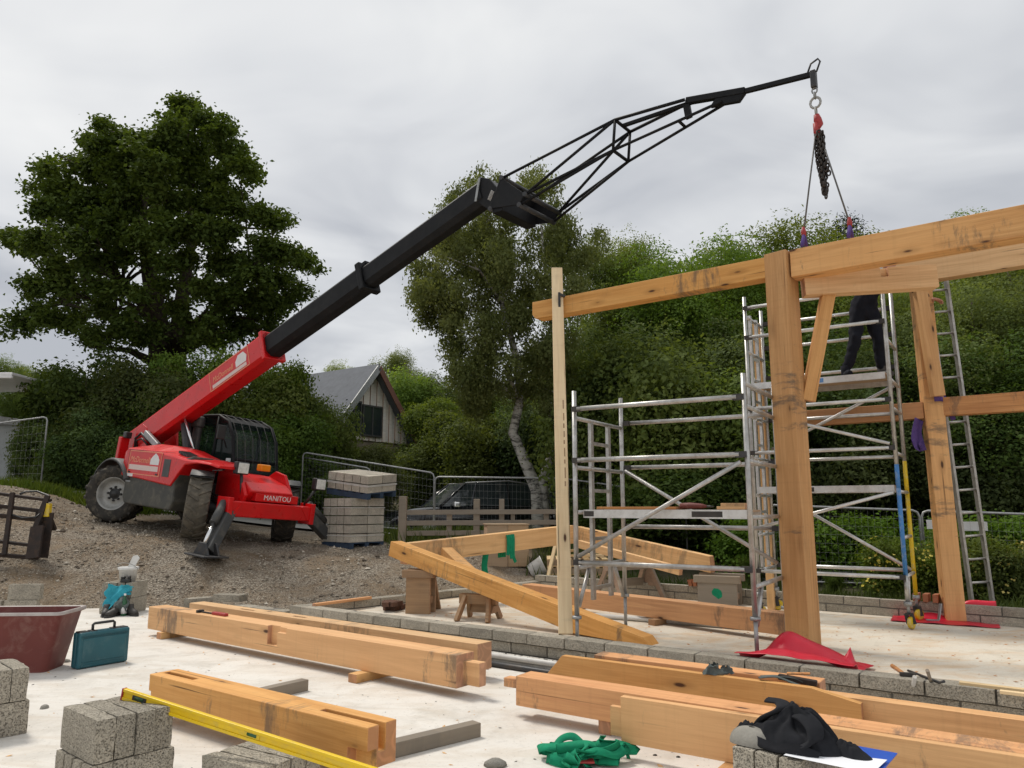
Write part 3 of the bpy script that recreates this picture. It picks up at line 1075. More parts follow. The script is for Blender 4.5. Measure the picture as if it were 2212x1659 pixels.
# beam with the housing cut, tenon at its near end
p0, p1 = on_level(318, 1358, .075), on_level(985, 1488, .075)
L1 = (p1 - p0).length
xh = L1 * 0.485
timber('sawn_beam', 'long sawn beam with a notch halfway along, front one of the left pair', p0, p1, 0.22, 0.255, M['fir'], 'beam', gL,
       cuts=[((xh, -0.1, 0.075), (xh + 0.16, 0.055, 0.4)), ((xh + 0.155, -0.1, 0.205), (xh + 0.30, 0.028, 0.4))],
       adds=[((L1 - .01, 0.085, 0.018), (L1 + 0.17, 0.17, 0.20))])
B1 = (p0, p1)
d1 = (p1 - p0).normalized()
p1b = on_level(1031, 1452, .075)
p0b = p1b - d1 * 4.75
timber('sawn_beam', 'long sawn beam behind the notched one, square pink end grain towards the camera', p0b, p1b, 0.20, 0.235, M['fir_pale'], 'beam', gL,
       cuts=[((1.0, 0.06, 0.12), (1.28, 0.11, 0.4)), ((2.0, 0.07, 0.12), (2.22, 0.12, 0.4))])
p0, p1 = on_level(318, 1527, .09), on_level(792, 1668, .09)
L3 = (p1 - p0).length
timber('sawn_beam', 'short sawn beam with a slot at each end, beside the yellow level', p0, p1, 0.22, 0.225, M['fir'], 'beam', gL,
       cuts=[((0.04, 0.085, 0.10), (0.42, 0.135, 0.4)), ((L3 - 0.50, 0.085, 0.08), (L3 + 0.2, 0.135, 0.4)), ((L3 - 0.16, -0.1, -0.1), (L3 + .2, 0.07, 0.10)),
             ((-0.1, -0.1, -0.1), (0.03, 0.4, 0.11))])
B3 = (p0, p1)
# bearers
gb = 'timber bearers under the beams'


def bearer(label, q0, q1, w, h, mat, z=0.0):
    q0, q1 = Vector(q0), Vector(q1)
    q0.z = q1.z = z
    return timber('bearer', label, q0, q1, w, h, mat, 'bearer', gb, bevel=0.004)


u1 = Vector((-d1.y, d1.x, 0))
q = B1[0] + d1 * 0.42 - u1 * 0.05
bearer('pale packing piece under the far end of the notched beam', q, q + u1 * 0.75, 0.10, 0.074, M['fir_pale'])
q = B1[0] + d1 * (L1 - 1.02) - u1 * 0.14
bearer('pale packing piece under the near end of the notched beam', q, q + u1 * 0.85, 0.11, 0.074, M['fir_pale'])
bearer('grey batten sticking out behind the short slotted beam, farther one', on_level(500, 1532, 0), on_level(666, 1492, 0), 0.09, 0.089, M['batten'])
bearer('grey batten sticking out behind the short slotted beam, nearer one', on_level(800, 1652, 0), on_level(1039, 1592, 0), 0.09, 0.089, M['batten'])

# right-hand stack of beams
gR = 'beams and boards stacked at the lower right'
dR = Vector((0.822, -0.570, 0)).normalized()
uR = Vector((-dR.y, dR.x, 0))
p0 = on_level(1114, 1524, .09)
timber('sawn_beam', 'orange sawn beam with a tongue at its left end, in the right-hand stack', p0, p0 + dR * 4.6, 0.20, 0.205, M['fir_orange'], 'beam', gR,
       adds=[((-0.15, 0.06, 0.10), (0.01, 0.14, 0.165))])
B4 = p0
p0 = on_level(1342, 1604, .09)
dF = Vector((0.835, -0.55, 0)).normalized()
timber('sawn_board', 'broad board on edge with a stepped tongue, nearest in the right-hand stack', p0, p0 + dF * 4.2, 0.055, 0.265, M['fir'], 'board', gR,
       adds=[((-0.075, 0.008, 0.03), (0.01, 0.046, 0.20))], bevel=0.003)
B5 = p0
p0 = on_level(1182, 1478, .09)
timber('sawn_board', 'board on edge with a slanted left end, farthest back in the right-hand stack', p0, p0 + dR * 2.35, 0.06, 0.235, M['fir'], 'board', gR,
       ends=lambda L, h: [(0, 0), (L, 0), (L, h * 0.75), (L - 0.30, h), (0.14, h), (0.0, h * 0.35)], bevel=0.003)
B6 = p0
p0 = on_level(1500, 1523, .09) + uR * 0.02
timber('sawn_beam', 'long sawn beam with peg holes in its face, between the slant-ended and tongued ones', p0, p0 + dR * 4.4, 0.13, 0.19, M['fir'], 'beam', gR,
       cuts=[((0.33, -0.1, 0.105), (0.36, 0.08, 0.135)), ((0.56, -0.1, 0.06), (0.59, 0.08, 0.09))])
p0 = B6 + uR * 0.24 + dR * 0.30
timber('sawn_beam', 'reddish beam lying against the block wall behind the slant-ended board', p0, p0 + dR * 1.75, 0.17, 0.225, M['fir_orange'], 'beam', gR)
q = B5 + dF * 0.72 - Vector((-dF.y, dF.x, 0)) * 0.16
bearer('short bearer poking out under the nearest board of the right-hand stack', q, q + uR * 1.9, 0.09, 0.089, M['fir_stained'])
q = B4 + dR * 2.9 - uR * 0.75
bearer('bearer under the right part of the right-hand stack', q, q + uR * 1.7, 0.09, 0.089, M['fir_stained'])
q = B4 + dR * 0.75 + uR * 0.02
bearer('bearer hidden under the left part of the right-hand stack', q, q + uR * 1.02, 0.09, 0.089, M['fir_stained'])

# ------------------------------------------------------------------ the timber frame
FP = Vector((2.98, 7.99, RS))                   # front post, centre of its foot
ZT = 4.25
thA = math.atan2(A2.y, A2.x)


def post(name, label, foot, h, w, d, rz, mat, lean=(0, 0), cuts=(), group=None, cat='post', bevel=0.006):
    """upright timber whose local X is up (grain runs along it)"""
    up = Vector((lean[0], lean[1], 1)).normalized()
    face = Vector((math.cos(rz), math.sin(rz), 0))
    rot = frame(up, face)
    mb = MB()
    mb.box((0, -w / 2, -d / 2), (h, w / 2, d / 2))
    o = mb.build(name, mat, None, False, bevel, foot, rot)
    if cuts:
        cut(o, cuts)
    return tag(o, label, cat, group)


gf = 'timbers of the standing frame'
post('timber_post', 'big stained front post standing beside the red sheet', FP, ZT - RS + 0.02, 0.26, 0.255, thA - R(11), M['fir_stained'], group=gf)
pl = FP - A2 * 3.28
timber('timber_plate', 'horizontal plate running left from the front post to the clamped prop', Vector((pl.x, pl.y, ZT - 0.245)) - B2 * 0.10,
       Vector((FP.x, FP.y, ZT - 0.245)) - B2 * 0.10 - A2 * 0.135, 0.20, 0.235, M['fir'], 'beam', gf,
       ends=lambda L, h: [(0.05, 0), (L, 0), (L, h), (0.0, h), (0.0, 0.06)])
pr0 = FP + A2 * 0.132
timber('timber_plate', 'deep plate hanging from the slings at the upper right', Vector((pr0.x, pr0.y, ZT - 0.29)) - B2 * 0.11,
       Vector((pr0.x, pr0.y, ZT - 0.29)) - B2 * 0.11 + A2 * 3.6, 0.22, 0.305, M['fir'], 'beam', gf)
# short tie under the plate with its braces
t0 = at_depth(1741, 637, 7.86)
t1 = at_depth(2030, 619, 7.72)
timber('tie_beam', 'pale tie beam tenoned into the front post under the plate', t0, t1, 0.16, 0.255, M['fir_pale'], 'beam', gf,
       cuts=[((0.80, -0.1, 0.15), (0.88, 0.05, 0.4))])
RP = on_level(2070, 1345, RS) + Vector((0.02, 0.12, 0))
post('timber_post', 'rear right post standing on the crumpled red sheet', RP, 4.36, 0.235, 0.22, thA + R(22), M['fir'], group=gf, lean=(-0.010, 0.0))
rpt = RP + Vector((-0.04, 0, 4.36))
timber('timber_plate', 'rear plate on top of the rear right post, partly behind the deep plate', rpt - A2 * 0.75 - B2 * 0.09, rpt + A2 * 2.7 - B2 * 0.09, 0.18, 0.34, M['fir_pale'], 'beam', gf)


def brace(label, c0, c1, w, t, n, mat):
    """centre line c0 -> c1, width w in the plane square to n, thickness t along n"""
    c0, c1 = Vector(c0), Vector(c1)
    o = MB().box((0, -w / 2, -t / 2), ((c1 - c0).length, w / 2, t / 2)).build('knee_brace', mat, None, False, 0.005, c0, frame(c1 - c0, n))
    return tag(o, label, 'brace', gf)


brace('knee brace from the front post up to the pale tie beam', at_depth(1745, 866, 8.0), at_depth(1790, 628, 7.93), 0.14, 0.09, (0, 1, 0), M['fir'])
brace('wide knee brace rising left from the rear right post', at_depth(2026, 856, 9.45), at_depth(1984, 612, 9.42), 0.15, 0.10, (0, 1, 0), M['fir'])
m0 = RP + A2 * 0.10 + Vector((0, 0, 2.56))
timber('mid_rail', 'mid height rail running right from the rear right post', m0 - B2 * 0.09, m0 - B2 * 0.09 + A2 * 2.6, 0.18, 0.235, M['fir_orange'], 'beam', gf)
m1 = RP - A2 * 0.12 + Vector((0, 0, 2.54))
timber('mid_rail', 'mid height rail running left behind the caster tower', m1 - A2 * 1.8 - B2 * 0.09, m1 - B2 * 0.09, 0.18, 0.215, M['fir_orange'], 'beam', gf)
# far timber seen through the left end of the caster tower
post('timber_post', 'pale post seen through the ladder end of the caster tower', on_level(1668, 1318, RS), 4.05, 0.10, 0.10, thA, M['fir_pale'], group=gf)

# prop clamped to the end of the plate
ps = FP - A2 * 2.83 - B2 * 0.165
pf = on_level(1222, 1370, 0.217)
pt_ = Vector((ps.x, ps.y, ZT - 0.1))
lean_ = (pt_ - pf)
prop = post('prop_stick', 'tall pale softwood prop clamped to the left end of the plate', pf, 4.46 * lean_.length / lean_.z, 0.145, 0.05, R(90), M['spruce'],
            lean=(lean_.x / lean_.z, lean_.y / lean_.z), bevel=0.003, cat='prop')
for k, (z, ln) in enumerate([(1.62, 0.06), (1.72, 0.13), (1.90, 0.05), (1.99, 0.11), (2.15, 0.05), (2.24, 0.08), (2.36, 0.06), (2.46, 0.10), (2.62, 0.12)]):
    MB().box((z, 0.028 + 0.003 * (k % 2), -0.0262), (z + ln, 0.044, -0.0248)).build('printed_mark', M['trestle'], prop)
cl_ = thing('g_clamp', 'black clamp gripping the prop to the plate', 'clamp', (ps.x, ps.y + 0.02, ZT - 0.16))
mb = MB()
mb.bar((0.02, -0.06, -0.16), (0.02, -0.06, 0.18), 0.03, 0.035)
mb.build('clamp_bar', M['black_plastic'], cl_)
MB().bar((0.02, -0.06, 0.16), (0.16, 0.06, 0.13), 0.03, 0.03).build('jaw', M['black_plastic'], cl_)
MB().tube([(0.02, -0.06, -0.14), (0.06, 0.03, -0.14)], 0.012, 8).build('screw', M['dark_steel'], cl_)

# ------------------------------------------------------------------ triangular roof frame on trestles
J1 = at_depth(838, 1212, 10.75)
E1 = on_level(1312, 1382, RS + 0.005) - Vector((0, 0, 0.075))
AP = at_depth(1243, 1168, 12.6)
E3 = at_depth(1535, 1238, 11.3)
J1.z = 0.80
tr = thing('roof_truss', 'triangular timber roof frame lying tilted on trestles behind the wall', 'roof truss', (J1.x, J1.y, 0.8))


def truss_bar(name, q0, q1, w, h, mat, label=None, ends=None, cuts=()):
    q0, q1 = Vector(q0), Vector(q1)
    rot = frame(q1 - q0)
    L = (q1 - q0).length
    mb = MB()
    if ends:
        mb.prism(ends(L, h), 0, w, Matrix(((1, 0, 0, 0), (0, 0, -1, w), (0, 1, 0, 0), (0, 0, 0, 1))))
    else:
        mb.box((0, 0, 0), (L, w, h))
    o = mb.build(name, mat, None, False, 0.005, q0, rot)
    if cuts:
        cut(o, cuts)
    mw = o.matrix_world.copy()
    o.parent = tr
    o.matrix_local = tr.matrix_world.inverted() @ mw
    if label:
        o['label'] = label
    return o


truss_bar('rafter', J1, E1, 0.2, 0.235, M['fir'], 'stained front rafter sloping to the floor',
          ends=lambda L, h: [(0, 0.03), (L - 0.45, 0), (L + 0.50, 0.165), (L + 0.40, h), (0.0, h)])
e1d = (E1 - J1).normalized()
truss_bar('rafter', J1 + e1d * 0.22 + Vector((0.10, 0.17, -0.05)), AP - Vector((0, 0, 0.04)), 0.2, 0.29, M['fir_pale'])
truss_bar('rafter', AP + Vector((-0.03, 0.02, 0.0)), E3, 0.18, 0.235, M['fir_pale'], ends=lambda L, h: [(0, 0), (L, 0), (L, 0.05), (L - 0.05, h), (0, h)])
truss_bar('collar', AP + Vector((0.0, -0.22, -0.10)), E3 + Vector((-0.5, -0.15, -0.02)), 0.10, 0.12, M['fir_pale'])
truss_bar('strut', at_depth(952, 1205, 11.05), J1 + e1d * 1.55 + Vector((0.0, 0.19, 0.06)), 0.16, 0.15, M['fir'])


# ------------------------------------------------------------------ trestles
def trestle(label, top, rz, length, height, board=True, mat=None, splay=0.26, base=RS):
    root = thing('trestle', label, 'trestle', (top.x, top.y, base), rz, 'trestles')
    mat = mat or M['trestle']
    H_ = height
    MB().box((-length / 2, -0.055, H_ - 0.12), (length / 2, 0.055, H_)).build('top_rail', mat, root, bevel=0.004)
    for sx in (-1, 1):
        for sy in (-1, 1):
            x0 = sx * (length / 2 - 0.09)
            MB().bar((x0, sy * 0.045, H_ - 0.03), (x0 + sx * 0.05, sy * splay, 0.0), 0.085, 0.045, (1, 0, 0)).build('leg', mat, root, bevel=0.003)
        MB().prism([(-splay * 0.62, H_ * 0.32), (splay * 0.62, H_ * 0.32), (0.07, H_ - 0.13), (-0.07, H_ - 0.13)], -0.011, 0.011,
                   Matrix.Translation((sx * (length / 2 - 0.03), 0, 0)) @ frame((0, 1, 0), (sx, 0, 0)).to_4x4()).build('gusset', mat, root)
    if board:
        MB().bar((-length / 2 + .05, 0.13, H_ * 0.42), (length / 2 - .05, 0.13, H_ * 0.42), 0.02, 0.12).build('stretcher', mat, root)
    return root


def board_trestle(label, p, rz, w, depth, height, mat, paint=None):
    """two broad upright boards with rails, as knocked together on site"""
    root = thing('trestle', label, 'trestle', (p.x, p.y, RS), rz, 'trestles')
    for y in (-depth / 2, depth / 2):
        pb_ = MB().box((-w / 2, y - 0.022, 0), (w / 2, y + 0.022, height - 0.10)).build('upright_board', mat, root, bevel=0.003)
        if paint and y < 0:
            rr = random.Random(4)
            P = [(0.06 * (1 + .5 * rr.random()) * math.cos(k * .7), height * .45 + 0.05 * (1 + .7 * rr.random()) * math.sin(k * .7)) for k in range(9)]
            MB().prism(P, y - 0.0235, y - 0.0225, Matrix(((1, 0, 0, 0), (0, 0, 1, 0), (0, 1, 0, 0), (0, 0, 0, 1)))).build('paint_mark', paint, pb_)
        MB().box((-w / 2 - 0.05, y - 0.05, height - 0.10), (w / 2 + 0.05, y + 0.05, height)).build('cross_head', mat, root, bevel=0.004)
    for x in (-w / 2 + .05, w / 2 - .05):
        MB().bar((x, -depth / 2 + .02, height * 0.3), (x, depth / 2 - .02, height * 0.3), 0.04, 0.09).build('side_rail', mat, root, bevel=0.003)
        MB().bar((x, depth / 2 + .045, height - .12), (x, depth / 2 + 0.30, 0.0), 0.045, 0.07, (1, 0, 0)).build('back_leg', mat, root, bevel=0.003)
    return root


w0 = J1 + e1d * 0.62
board_trestle('trestle of wide boards under the raised left end of the roof frame', Vector((w0.x + 0.05, w0.y + 0.10, 0)), R(-12), 0.34, 0.22, (w0.z - RS) - 0.005, M['trestle'])
w1 = J1 + e1d * 1.72
trestle('small trestle with splayed legs under the middle of the stained rafter', Vector((w1.x + 0.05, w1.y + 0.16, 0)), R(-20), 0.50, (w1.z - RS) - 0.03, splay=0.22)
E_ = E3 + Vector((0.10, -0.1, 0))
board_trestle('weathered board trestle with a green paint mark under the right foot of the roof frame', Vector((E_.x, E_.y, 0)), thA + R(12), 0.55, 0.45, E3.z - RS - 0.01, M['oldwood'], M['green_web'])
w2 = AP + (E3 - AP) * 0.42
trestle('weathered trestle with crossed legs behind the left scaffold tower', Vector((w2.x, w2.y, 0)), R(30), 0.9, w2.z - RS - 0.13, mat=M['oldwood'], splay=0.34)

# beam and pipes lying on the inner floor
f0, f1 = on_level(1128, 1296, RS + .07), on_level(1712, 1376, RS + .07)
timber('sawn_beam', 'sawn beam lying on the inner floor behind the left scaffold tower', f0, f1, 0.2, 0.225, M['fir_orange'], 'beam')
fd = (f1 - f0).normalized()
fu = Vector((-fd.y, fd.x, 0))
for k, a_ in enumerate((0.9, 2.5)):
    q = f0 + fd * a_ - fu * 0.12
    q.z = RS
    timber('bearer', ['dark packing piece under the left of the beam on the inner floor', 'dark packing piece beside the white pipe on the inner floor'][k],
           q, q + fu * 0.5, 0.1, 0.069, M['trestle'], 'bearer', gb, bevel=0.003)
a_, b_ = on_level(1250, 1332, RS), on_level(1706, 1369, RS)
a_.z = b_.z = RS + 0.032
o = MB().tube([a_ - a_, b_ - a_], 0.03, 12).build('plastic_pipe', M['pvc'], None, False, 0, a_)
tag(o, 'long white pipe lying along the beam on the inner floor', 'pipe')
gp = 'pipes lying along the foot of the front wall'
for k, (lab, x0, y0, ln, z, r_) in enumerate([('topmost pale pipe at the foot of the front wall between the beam stacks', 1010, 1418, 3.2, 0.075, 0.026),
                                              ('middle grey pipe at the foot of the front wall between the beam stacks', 1000, 1432, 3.1, 0.03, 0.028),
                                              ('lowest dark grey pipe at the foot of the front wall between the beam stacks', 990, 1444, 2.9, 0.026, 0.026)]):
    q = on_level(1180, [1432, 1441, 1452][k], z) - A2 * 1.6
    q.z = z
    o = MB().tube([(0, 0, 0), A2 * ln], r_, 10).build('conduit_pipe', [M['pvc'], M['galv'], M['dark_steel']][k], None, False, 0, q)
    tag(o, lab, 'pipe', gp)


# ------------------------------------------------------------------ aluminium towers
def tower(label, o, ld, wd, L, W, z0, h, legs_h, rails, rungs, ladder_x, platforms, braces, feet, leg_mats=None, light=False, group='scaffold towers'):
    """o near-left foot, ld long direction, wd short direction (away). local x along ld, y along wd"""
    ld, wd = Vector(ld).normalized(), Vector(wd).normalized()
    rot = Matrix((ld, wd, Vector((0, 0, 1)))).transposed()
    root = thing('scaffold_tower', label, 'scaffold', (o[0], o[1], z0), rot, group)
    al = M['alu_light'] if light else M['alu']
    r = 0.0255
    corner = {'nl': (0, 0), 'nr': (L, 0), 'fl': (0, W), 'fr': (L, W)}
    for k, (x, y) in corner.items():
        zb = feet[k][1]
        col = (leg_mats or {}).get(k)
        if col:
            segs = col
            for (za, zb2, mt) in segs:
                MB().tube([(x, y, za), (x, y, zb2)], r, 12).build('leg', mt, root)
        else:
            MB().tube([(x, y, zb), (x, y, legs_h[k])], r, 12).build('leg', M['alu'], root)
        kind = feet[k][0]
        if kind == 'plate':
            f = MB().box((x - .075, y - .075, 0.0), (x + .075, y + .075, 0.012)).build('base_plate', M['dark_steel'], root)
            MB().tube([(x, y, 0.012), (x, y, zb + 0.02)], 0.019, 10).build('jack', M['galv'], f)
            MB().lathe([(0.0, zb - 0.03), (0.048, zb - 0.03), (0.048, zb), (0.0, zb)], 14, Matrix.Translation((x, y, 0))).build('jack_nut', M['galv'], f)
        else:
            f = MB().lathe([(0.0, -0.022), (0.05, -0.022), (0.068, -0.018), (0.072, 0), (0.068, 0.018), (0.05, 0.022), (0.0, 0.022)], 18,
                           Matrix.Translation((x + 0.02, y, 0.073)) @ Matrix.Rotation(R(feet[k][2]), 4, 'Z') @ Matrix.Rotation(R(90), 4, 'X')).build('caster_wheel', M['yellow_paint'], root)
            mb = MB()
            for s in (-1, 1):
                mb.bar((x + 0.02, y, 0.07) + Vector((0, 0, 0)) if False else Vector((x + 0.02 + s * 0.034 * math.sin(R(-feet[k][2])), y + s * 0.034 * math.cos(R(feet[k][2])), 0.06)),
                       Vector((x + s * 0.03 * math.sin(R(-feet[k][2])), y + s * 0.03 * math.cos(R(feet[k][2])), 0.17)), 0.05, 0.006, (0, 1, 0))
            mb.box((x - .04, y - .04, 0.165), (x + .04, y + .04, 0.178))
            mb.build('caster_fork', M['dark_steel'], f)
            MB().tube([(x, y, 0.17), (x, y, zb + 0.03)], 0.019, 10).build('jack', M['galv'], f)
            MB().lathe([(0.0, zb - 0.05), (0.045, zb - 0.05), (0.045, zb), (0.0, zb)], 14, Matrix.Translation((x, y, 0))).build('jack_nut', M['galv'], f)
    # end frames: rungs across, at both ends
    for sx, x in ((0, 0.0), (1, L)):
        for z in rungs[sx]:
            MB().tube([(x, 0.02, z), (x, W - 0.02, z)], 0.022, 10).build('frame_rung', al, root)
        lx = ladder_x[sx]
        if lx:
            y0, y1, za, zb, step = lx
            for y in (y0, y1):
                MB().box((x - 0.018, y - 0.032, za), (x + 0.018, y + 0.032, zb)).build('ladder_stile', al, root)
            z = za + 0.12
            while z < zb - 0.04:
                MB().box((x - 0.014, y0 + 0.033, z - 0.018), (x + 0.014, y1 - 0.033, z + 0.018)).build('ladder_rung', al, root)
                z += step
    for (side, z, m) in rails:
        y = 0.0 if side == 'n' else W
        off = -0.045 if side == 'n' else 0.045
        MB().tube([(0.06, y + off, z), (L - 0.06, y + off, z)], 0.0245, 12).build('guard_rail', m or al, root)
        for x in (0.045, L - 0.045):
            MB().bar((x - 0.05, y + off * 0.7, z), (x + 0.05, y + off * 0.7, z), 0.06, 0.055).build('rail_hook', M['leather'] if x < 0.1 else M['dark_steel'], root)
    for (a, b) in braces:
        MB().tube([a, b], 0.022, 10).build('brace', al, root)
    for (y0, y1, z, marks) in platforms:
        mb = MB()
        mb.box((0.05, y0 + 0.02, z - 0.02), (L - 0.05, y1 - 0.02, z - 0.002))
        dk = mb.build('platform_deck', M['plywood'], root)
        for y in (y0, y1):
            MB().box((0.05, y - 0.018, z - 0.085), (L - 0.05, y + 0.018, z)).build('platform_beam', M['alu_light'], root)
        for (x0, x1, mt) in marks:
            MB().box((x0, y0 - 0.0205, z - 0.07), (x1, y0 - 0.0185, z - 0.015)).build('sticker', mt, dk)
    return root


# left tower, on jacks
T1L, T1W = 1.80, 1.25
ld1 = Vector((0.852, -0.523, 0))
wd1 = Vector((0.523, 0.852, 0))
fl = on_level(1352, 1360, RS)
n1 = fl - wd1 * T1W


def zat(x, y, p):
    """height above the inner floor at which a sight line passes the plan position p"""
    d = sight(x, y)
    t = math.hypot(p[0], p[1]) / math.hypot(d.x, d.y)
    return EYE + d.z * t - RS


nl1 = n1
zs = [zat(1243, y, nl1) for y in (845, 885, 903, 995, 1010, 1105, 1214)]
fl_h = zat(1343, 860, fl)
nr1 = n1 + ld1 * T1L
nr_h = zat(1614, 806, nr1)
T1 = tower('left aluminium scaffold tower with ladder end, standing on jacks', n1, ld1, wd1, T1L, T1W, RS, 3,
           {'nl': zs[0], 'nr': nr_h, 'fl': fl_h, 'fr': zs[0] + 0.1},
           [('n', zs[1], None), ('f', zs[1] - 0.03, None), ('n', zs[3], None), ('f', zs[3] - 0.02, None), ('n', zs[6], None), ('f', zs[5] - 0.18, None)],
           [[zs[2], zs[4], 0.5 * (zs[4] + zs[6]) + 0.02, zs[6] - 0.06], [zs[1] + 0.14, zs[1] - 0.08, zs[3] - 0.06, zs[5] - 0.05, zs[6] - 0.16]],
           [(0.40, 0.86, 0.42, zs[2], 0.52), None],
           [(0.10, 0.62, zs[5] + 0.02, [(0.06, 0.17, M['leather']), (1.22, 1.52, M['leather'])])],
           [((0.05, -0.05, zs[6] + 0.06), (T1L - 0.05, -0.05, zs[3] - 0.07)), ((0.05, T1W - .03, zs[3] - 0.06), (T1L - 0.05, T1W - .03, zs[6] - 0.02)),
            ((0.0, 0.05, zs[6] - 0.45), (0.0, 0.30, zs[6] - 0.08)), ((0.0, T1W - 0.05, zs[6] - 0.45), (0.0, T1W - 0.30, zs[6] - 0.08)),
            ((T1L, 0.04, zs[6] - 0.5), (T1L, 0.28, zs[6] - 0.18))],
           {'nl': ('plate', 0.30), 'nr': ('plate', 0.42), 'fl': ('plate', 0.40), 'fr': ('plate', 0.38)})
T1o = n1
ptop = RS + zs[5] + 0.022


def on_t1(x, y, z=0):
    p = T1o + ld1 * x + wd1 * y
    return Vector((p.x, p.y, ptop + z))


timber('scaffold_board', 'reddish plank lying on the platform of the left scaffold tower', on_t1(0.12, 0.26, 0.0), on_t1(1.0, 0.26, 0.0), 0.2, 0.028, M['fir_orange'], 'plank', bevel=0.003)
for k in range(4):
    timber('offcut', ['lowest offcut on the right of the scaffold platform', 'second offcut on the right of the scaffold platform',
                      'third offcut on the right of the scaffold platform', 'topmost offcut on the right of the scaffold platform'][k],
           on_t1(1.42 + .02 * k, 0.24 + .11 * (k % 2), .001 + .031 * (k // 2)), on_t1(1.70, 0.22 + .11 * (k % 2), .001 + .031 * (k // 2)), 0.09, 0.03, M['fir_pale'], 'offcut', 'offcuts on the scaffold platform', bevel=0.003)
dr = thing('hand_drill', 'dark red power tool lying on the scaffold platform', 'power tool', on_t1(1.14, 0.34), thA)
MB().tube([(-.12, 0, .035), (-.02, 0, .037), (.10, 0, .034), (.16, 0, .03)], [0.030, 0.034, 0.026, 0.012], 10).build('motor_body', M['maroon'], dr)
MB().tube([(.16, 0, .03), (.23, 0, .028)], [0.014, 0.006], 8).build('chuck', M['dark_steel'], dr)
MB().bar((-.08, 0.02, .018), (-.10, 0.13, .018), 0.04, 0.032).build('grip', M['black_plastic'], dr)

# right tower, on casters
T2L, T2W = 1.72, 0.80
nr2 = on_level(1966, 1359, RS)
ld2 = Vector((0.83, -0.557, 0)).normalized()
wd2 = Vector((0.557, 0.83, 0)).normalized()
n2 = nr2 - ld2 * T2L
z2 = [zat(x, y, nr2) for x, y in ((1918, 615), (1919, 690), (1925, 800), (1935, 862), (1940, 967), (1943, 1058), (1956, 1162), (1960, 1247), (1962, 1300))]
zP = z2[2]
nrm = [(0.30, z2[7] + 0.02, M['alu']), (z2[7] + 0.02, z2[5] + 0.02, M['blue_paint']), (z2[5] + .02, z2[4] - 0.2, M['blue_paint']), (z2[4] - .2, z2[0] + 0.3, M['alu'])]
frm = [(0.30, z2[5] - 0.02, M['yellow_paint']), (z2[5] - 0.02, z2[4] - 0.12, M['yellow_paint']), (z2[4] - .12, z2[0] + 0.3, M['alu'])]
T2 = tower('tall scaffold tower on yellow casters behind the front post', n2, ld2, wd2, T2L, T2W, RS, 4,
           {'nl': z2[0] + .12, 'nr': z2[0], 'fl': z2[0] + 0.1, 'fr': z2[0]},
           [('n', z2[1] - 0.02, None), ('f', z2[1] - 0.02, None), ('n', z2[1] - 0.48, None) if False else ('f', z2[1] - 0.46, None), ('n', z2[0] - 0.05, None), ('f', z2[0] - 0.1, None),
            ('n', z2[3], None), ('f', z2[3] - 0.08, None), ('n', z2[4], None), ('f', z2[4] - 0.06, None), ('n', z2[7] - 0.0, M['alu_light']), ('f', z2[7] + 0.02, None)],
           [[z2[0] - .15, z2[1] - .2, zP - 0.06, z2[3] - .1, z2[4] - 0.06, z2[5] - 0.05, z2[6], z2[7]], [z2[1] - .24, zP - 0.1, z2[3] - 0.1, z2[4] - 0.06, z2[5] - 0.02, z2[6], z2[7]]],
           [(0.22, 0.52, 0.62, z2[0] - .1, 0.30), None],
           [(0.06, 0.74, zP, [(0.62, 0.95, M['blue_paint'])]), (0.06, 0.5, z2[5] + 0.06, [(0.42, 0.75, M['leather'])])],
           [((0.05, -0.045, z2[3] - .05), (T2L - 0.05, -0.045, z2[4] + 0.05)), ((0.05, T2W, z2[4] + .1), (T2L - 0.05, T2W, zP - 0.08)),
            ((0.05, -0.045, z2[7] + .55), (T2L - .05, -0.045, z2[5] - 0.03)), ((0.05, T2W, z2[5]), (T2L - 0.02, T2W, z2[7] + 0.03)),
            ((T2L, 0.05, z2[8] - 0.05), (T2L, 0.2, z2[7] - 0.02))],
           {'nl': ('caster', 0.31, 30), 'nr': ('caster', 0.31, 70), 'fl': ('caster', 0.31, 10), 'fr': ('caster', 0.31, 60)},
           leg_mats={'nr': nrm, 'fr': frm}, light=True)

# leaning ladder behind the rear right post
lb, lt = Vector((6.28, 10.12, 0.06)), Vector((5.93, 9.88, 4.55))
lad = thing('ladder', 'aluminium ladder leaning beside the rear right post', 'ladder', lb)
lv = lt - lb
side = Vector((0.27, 0.0, 0)) - lv.normalized() * Vector((0.27, 0, 0)).dot(lv.normalized())
for s in (0, -1):
    MB().bar(side * s, side * s + lv, 0.03, 0.075, (0, 1, 0)).build('stile', M['alu'], lad)
nr_ = 15
for k in range(nr_):
    q = lv * ((k + 0.6) / nr_)
    MB().tube([q, q - side], 0.016, 8).build('rung', M['alu'], lad)


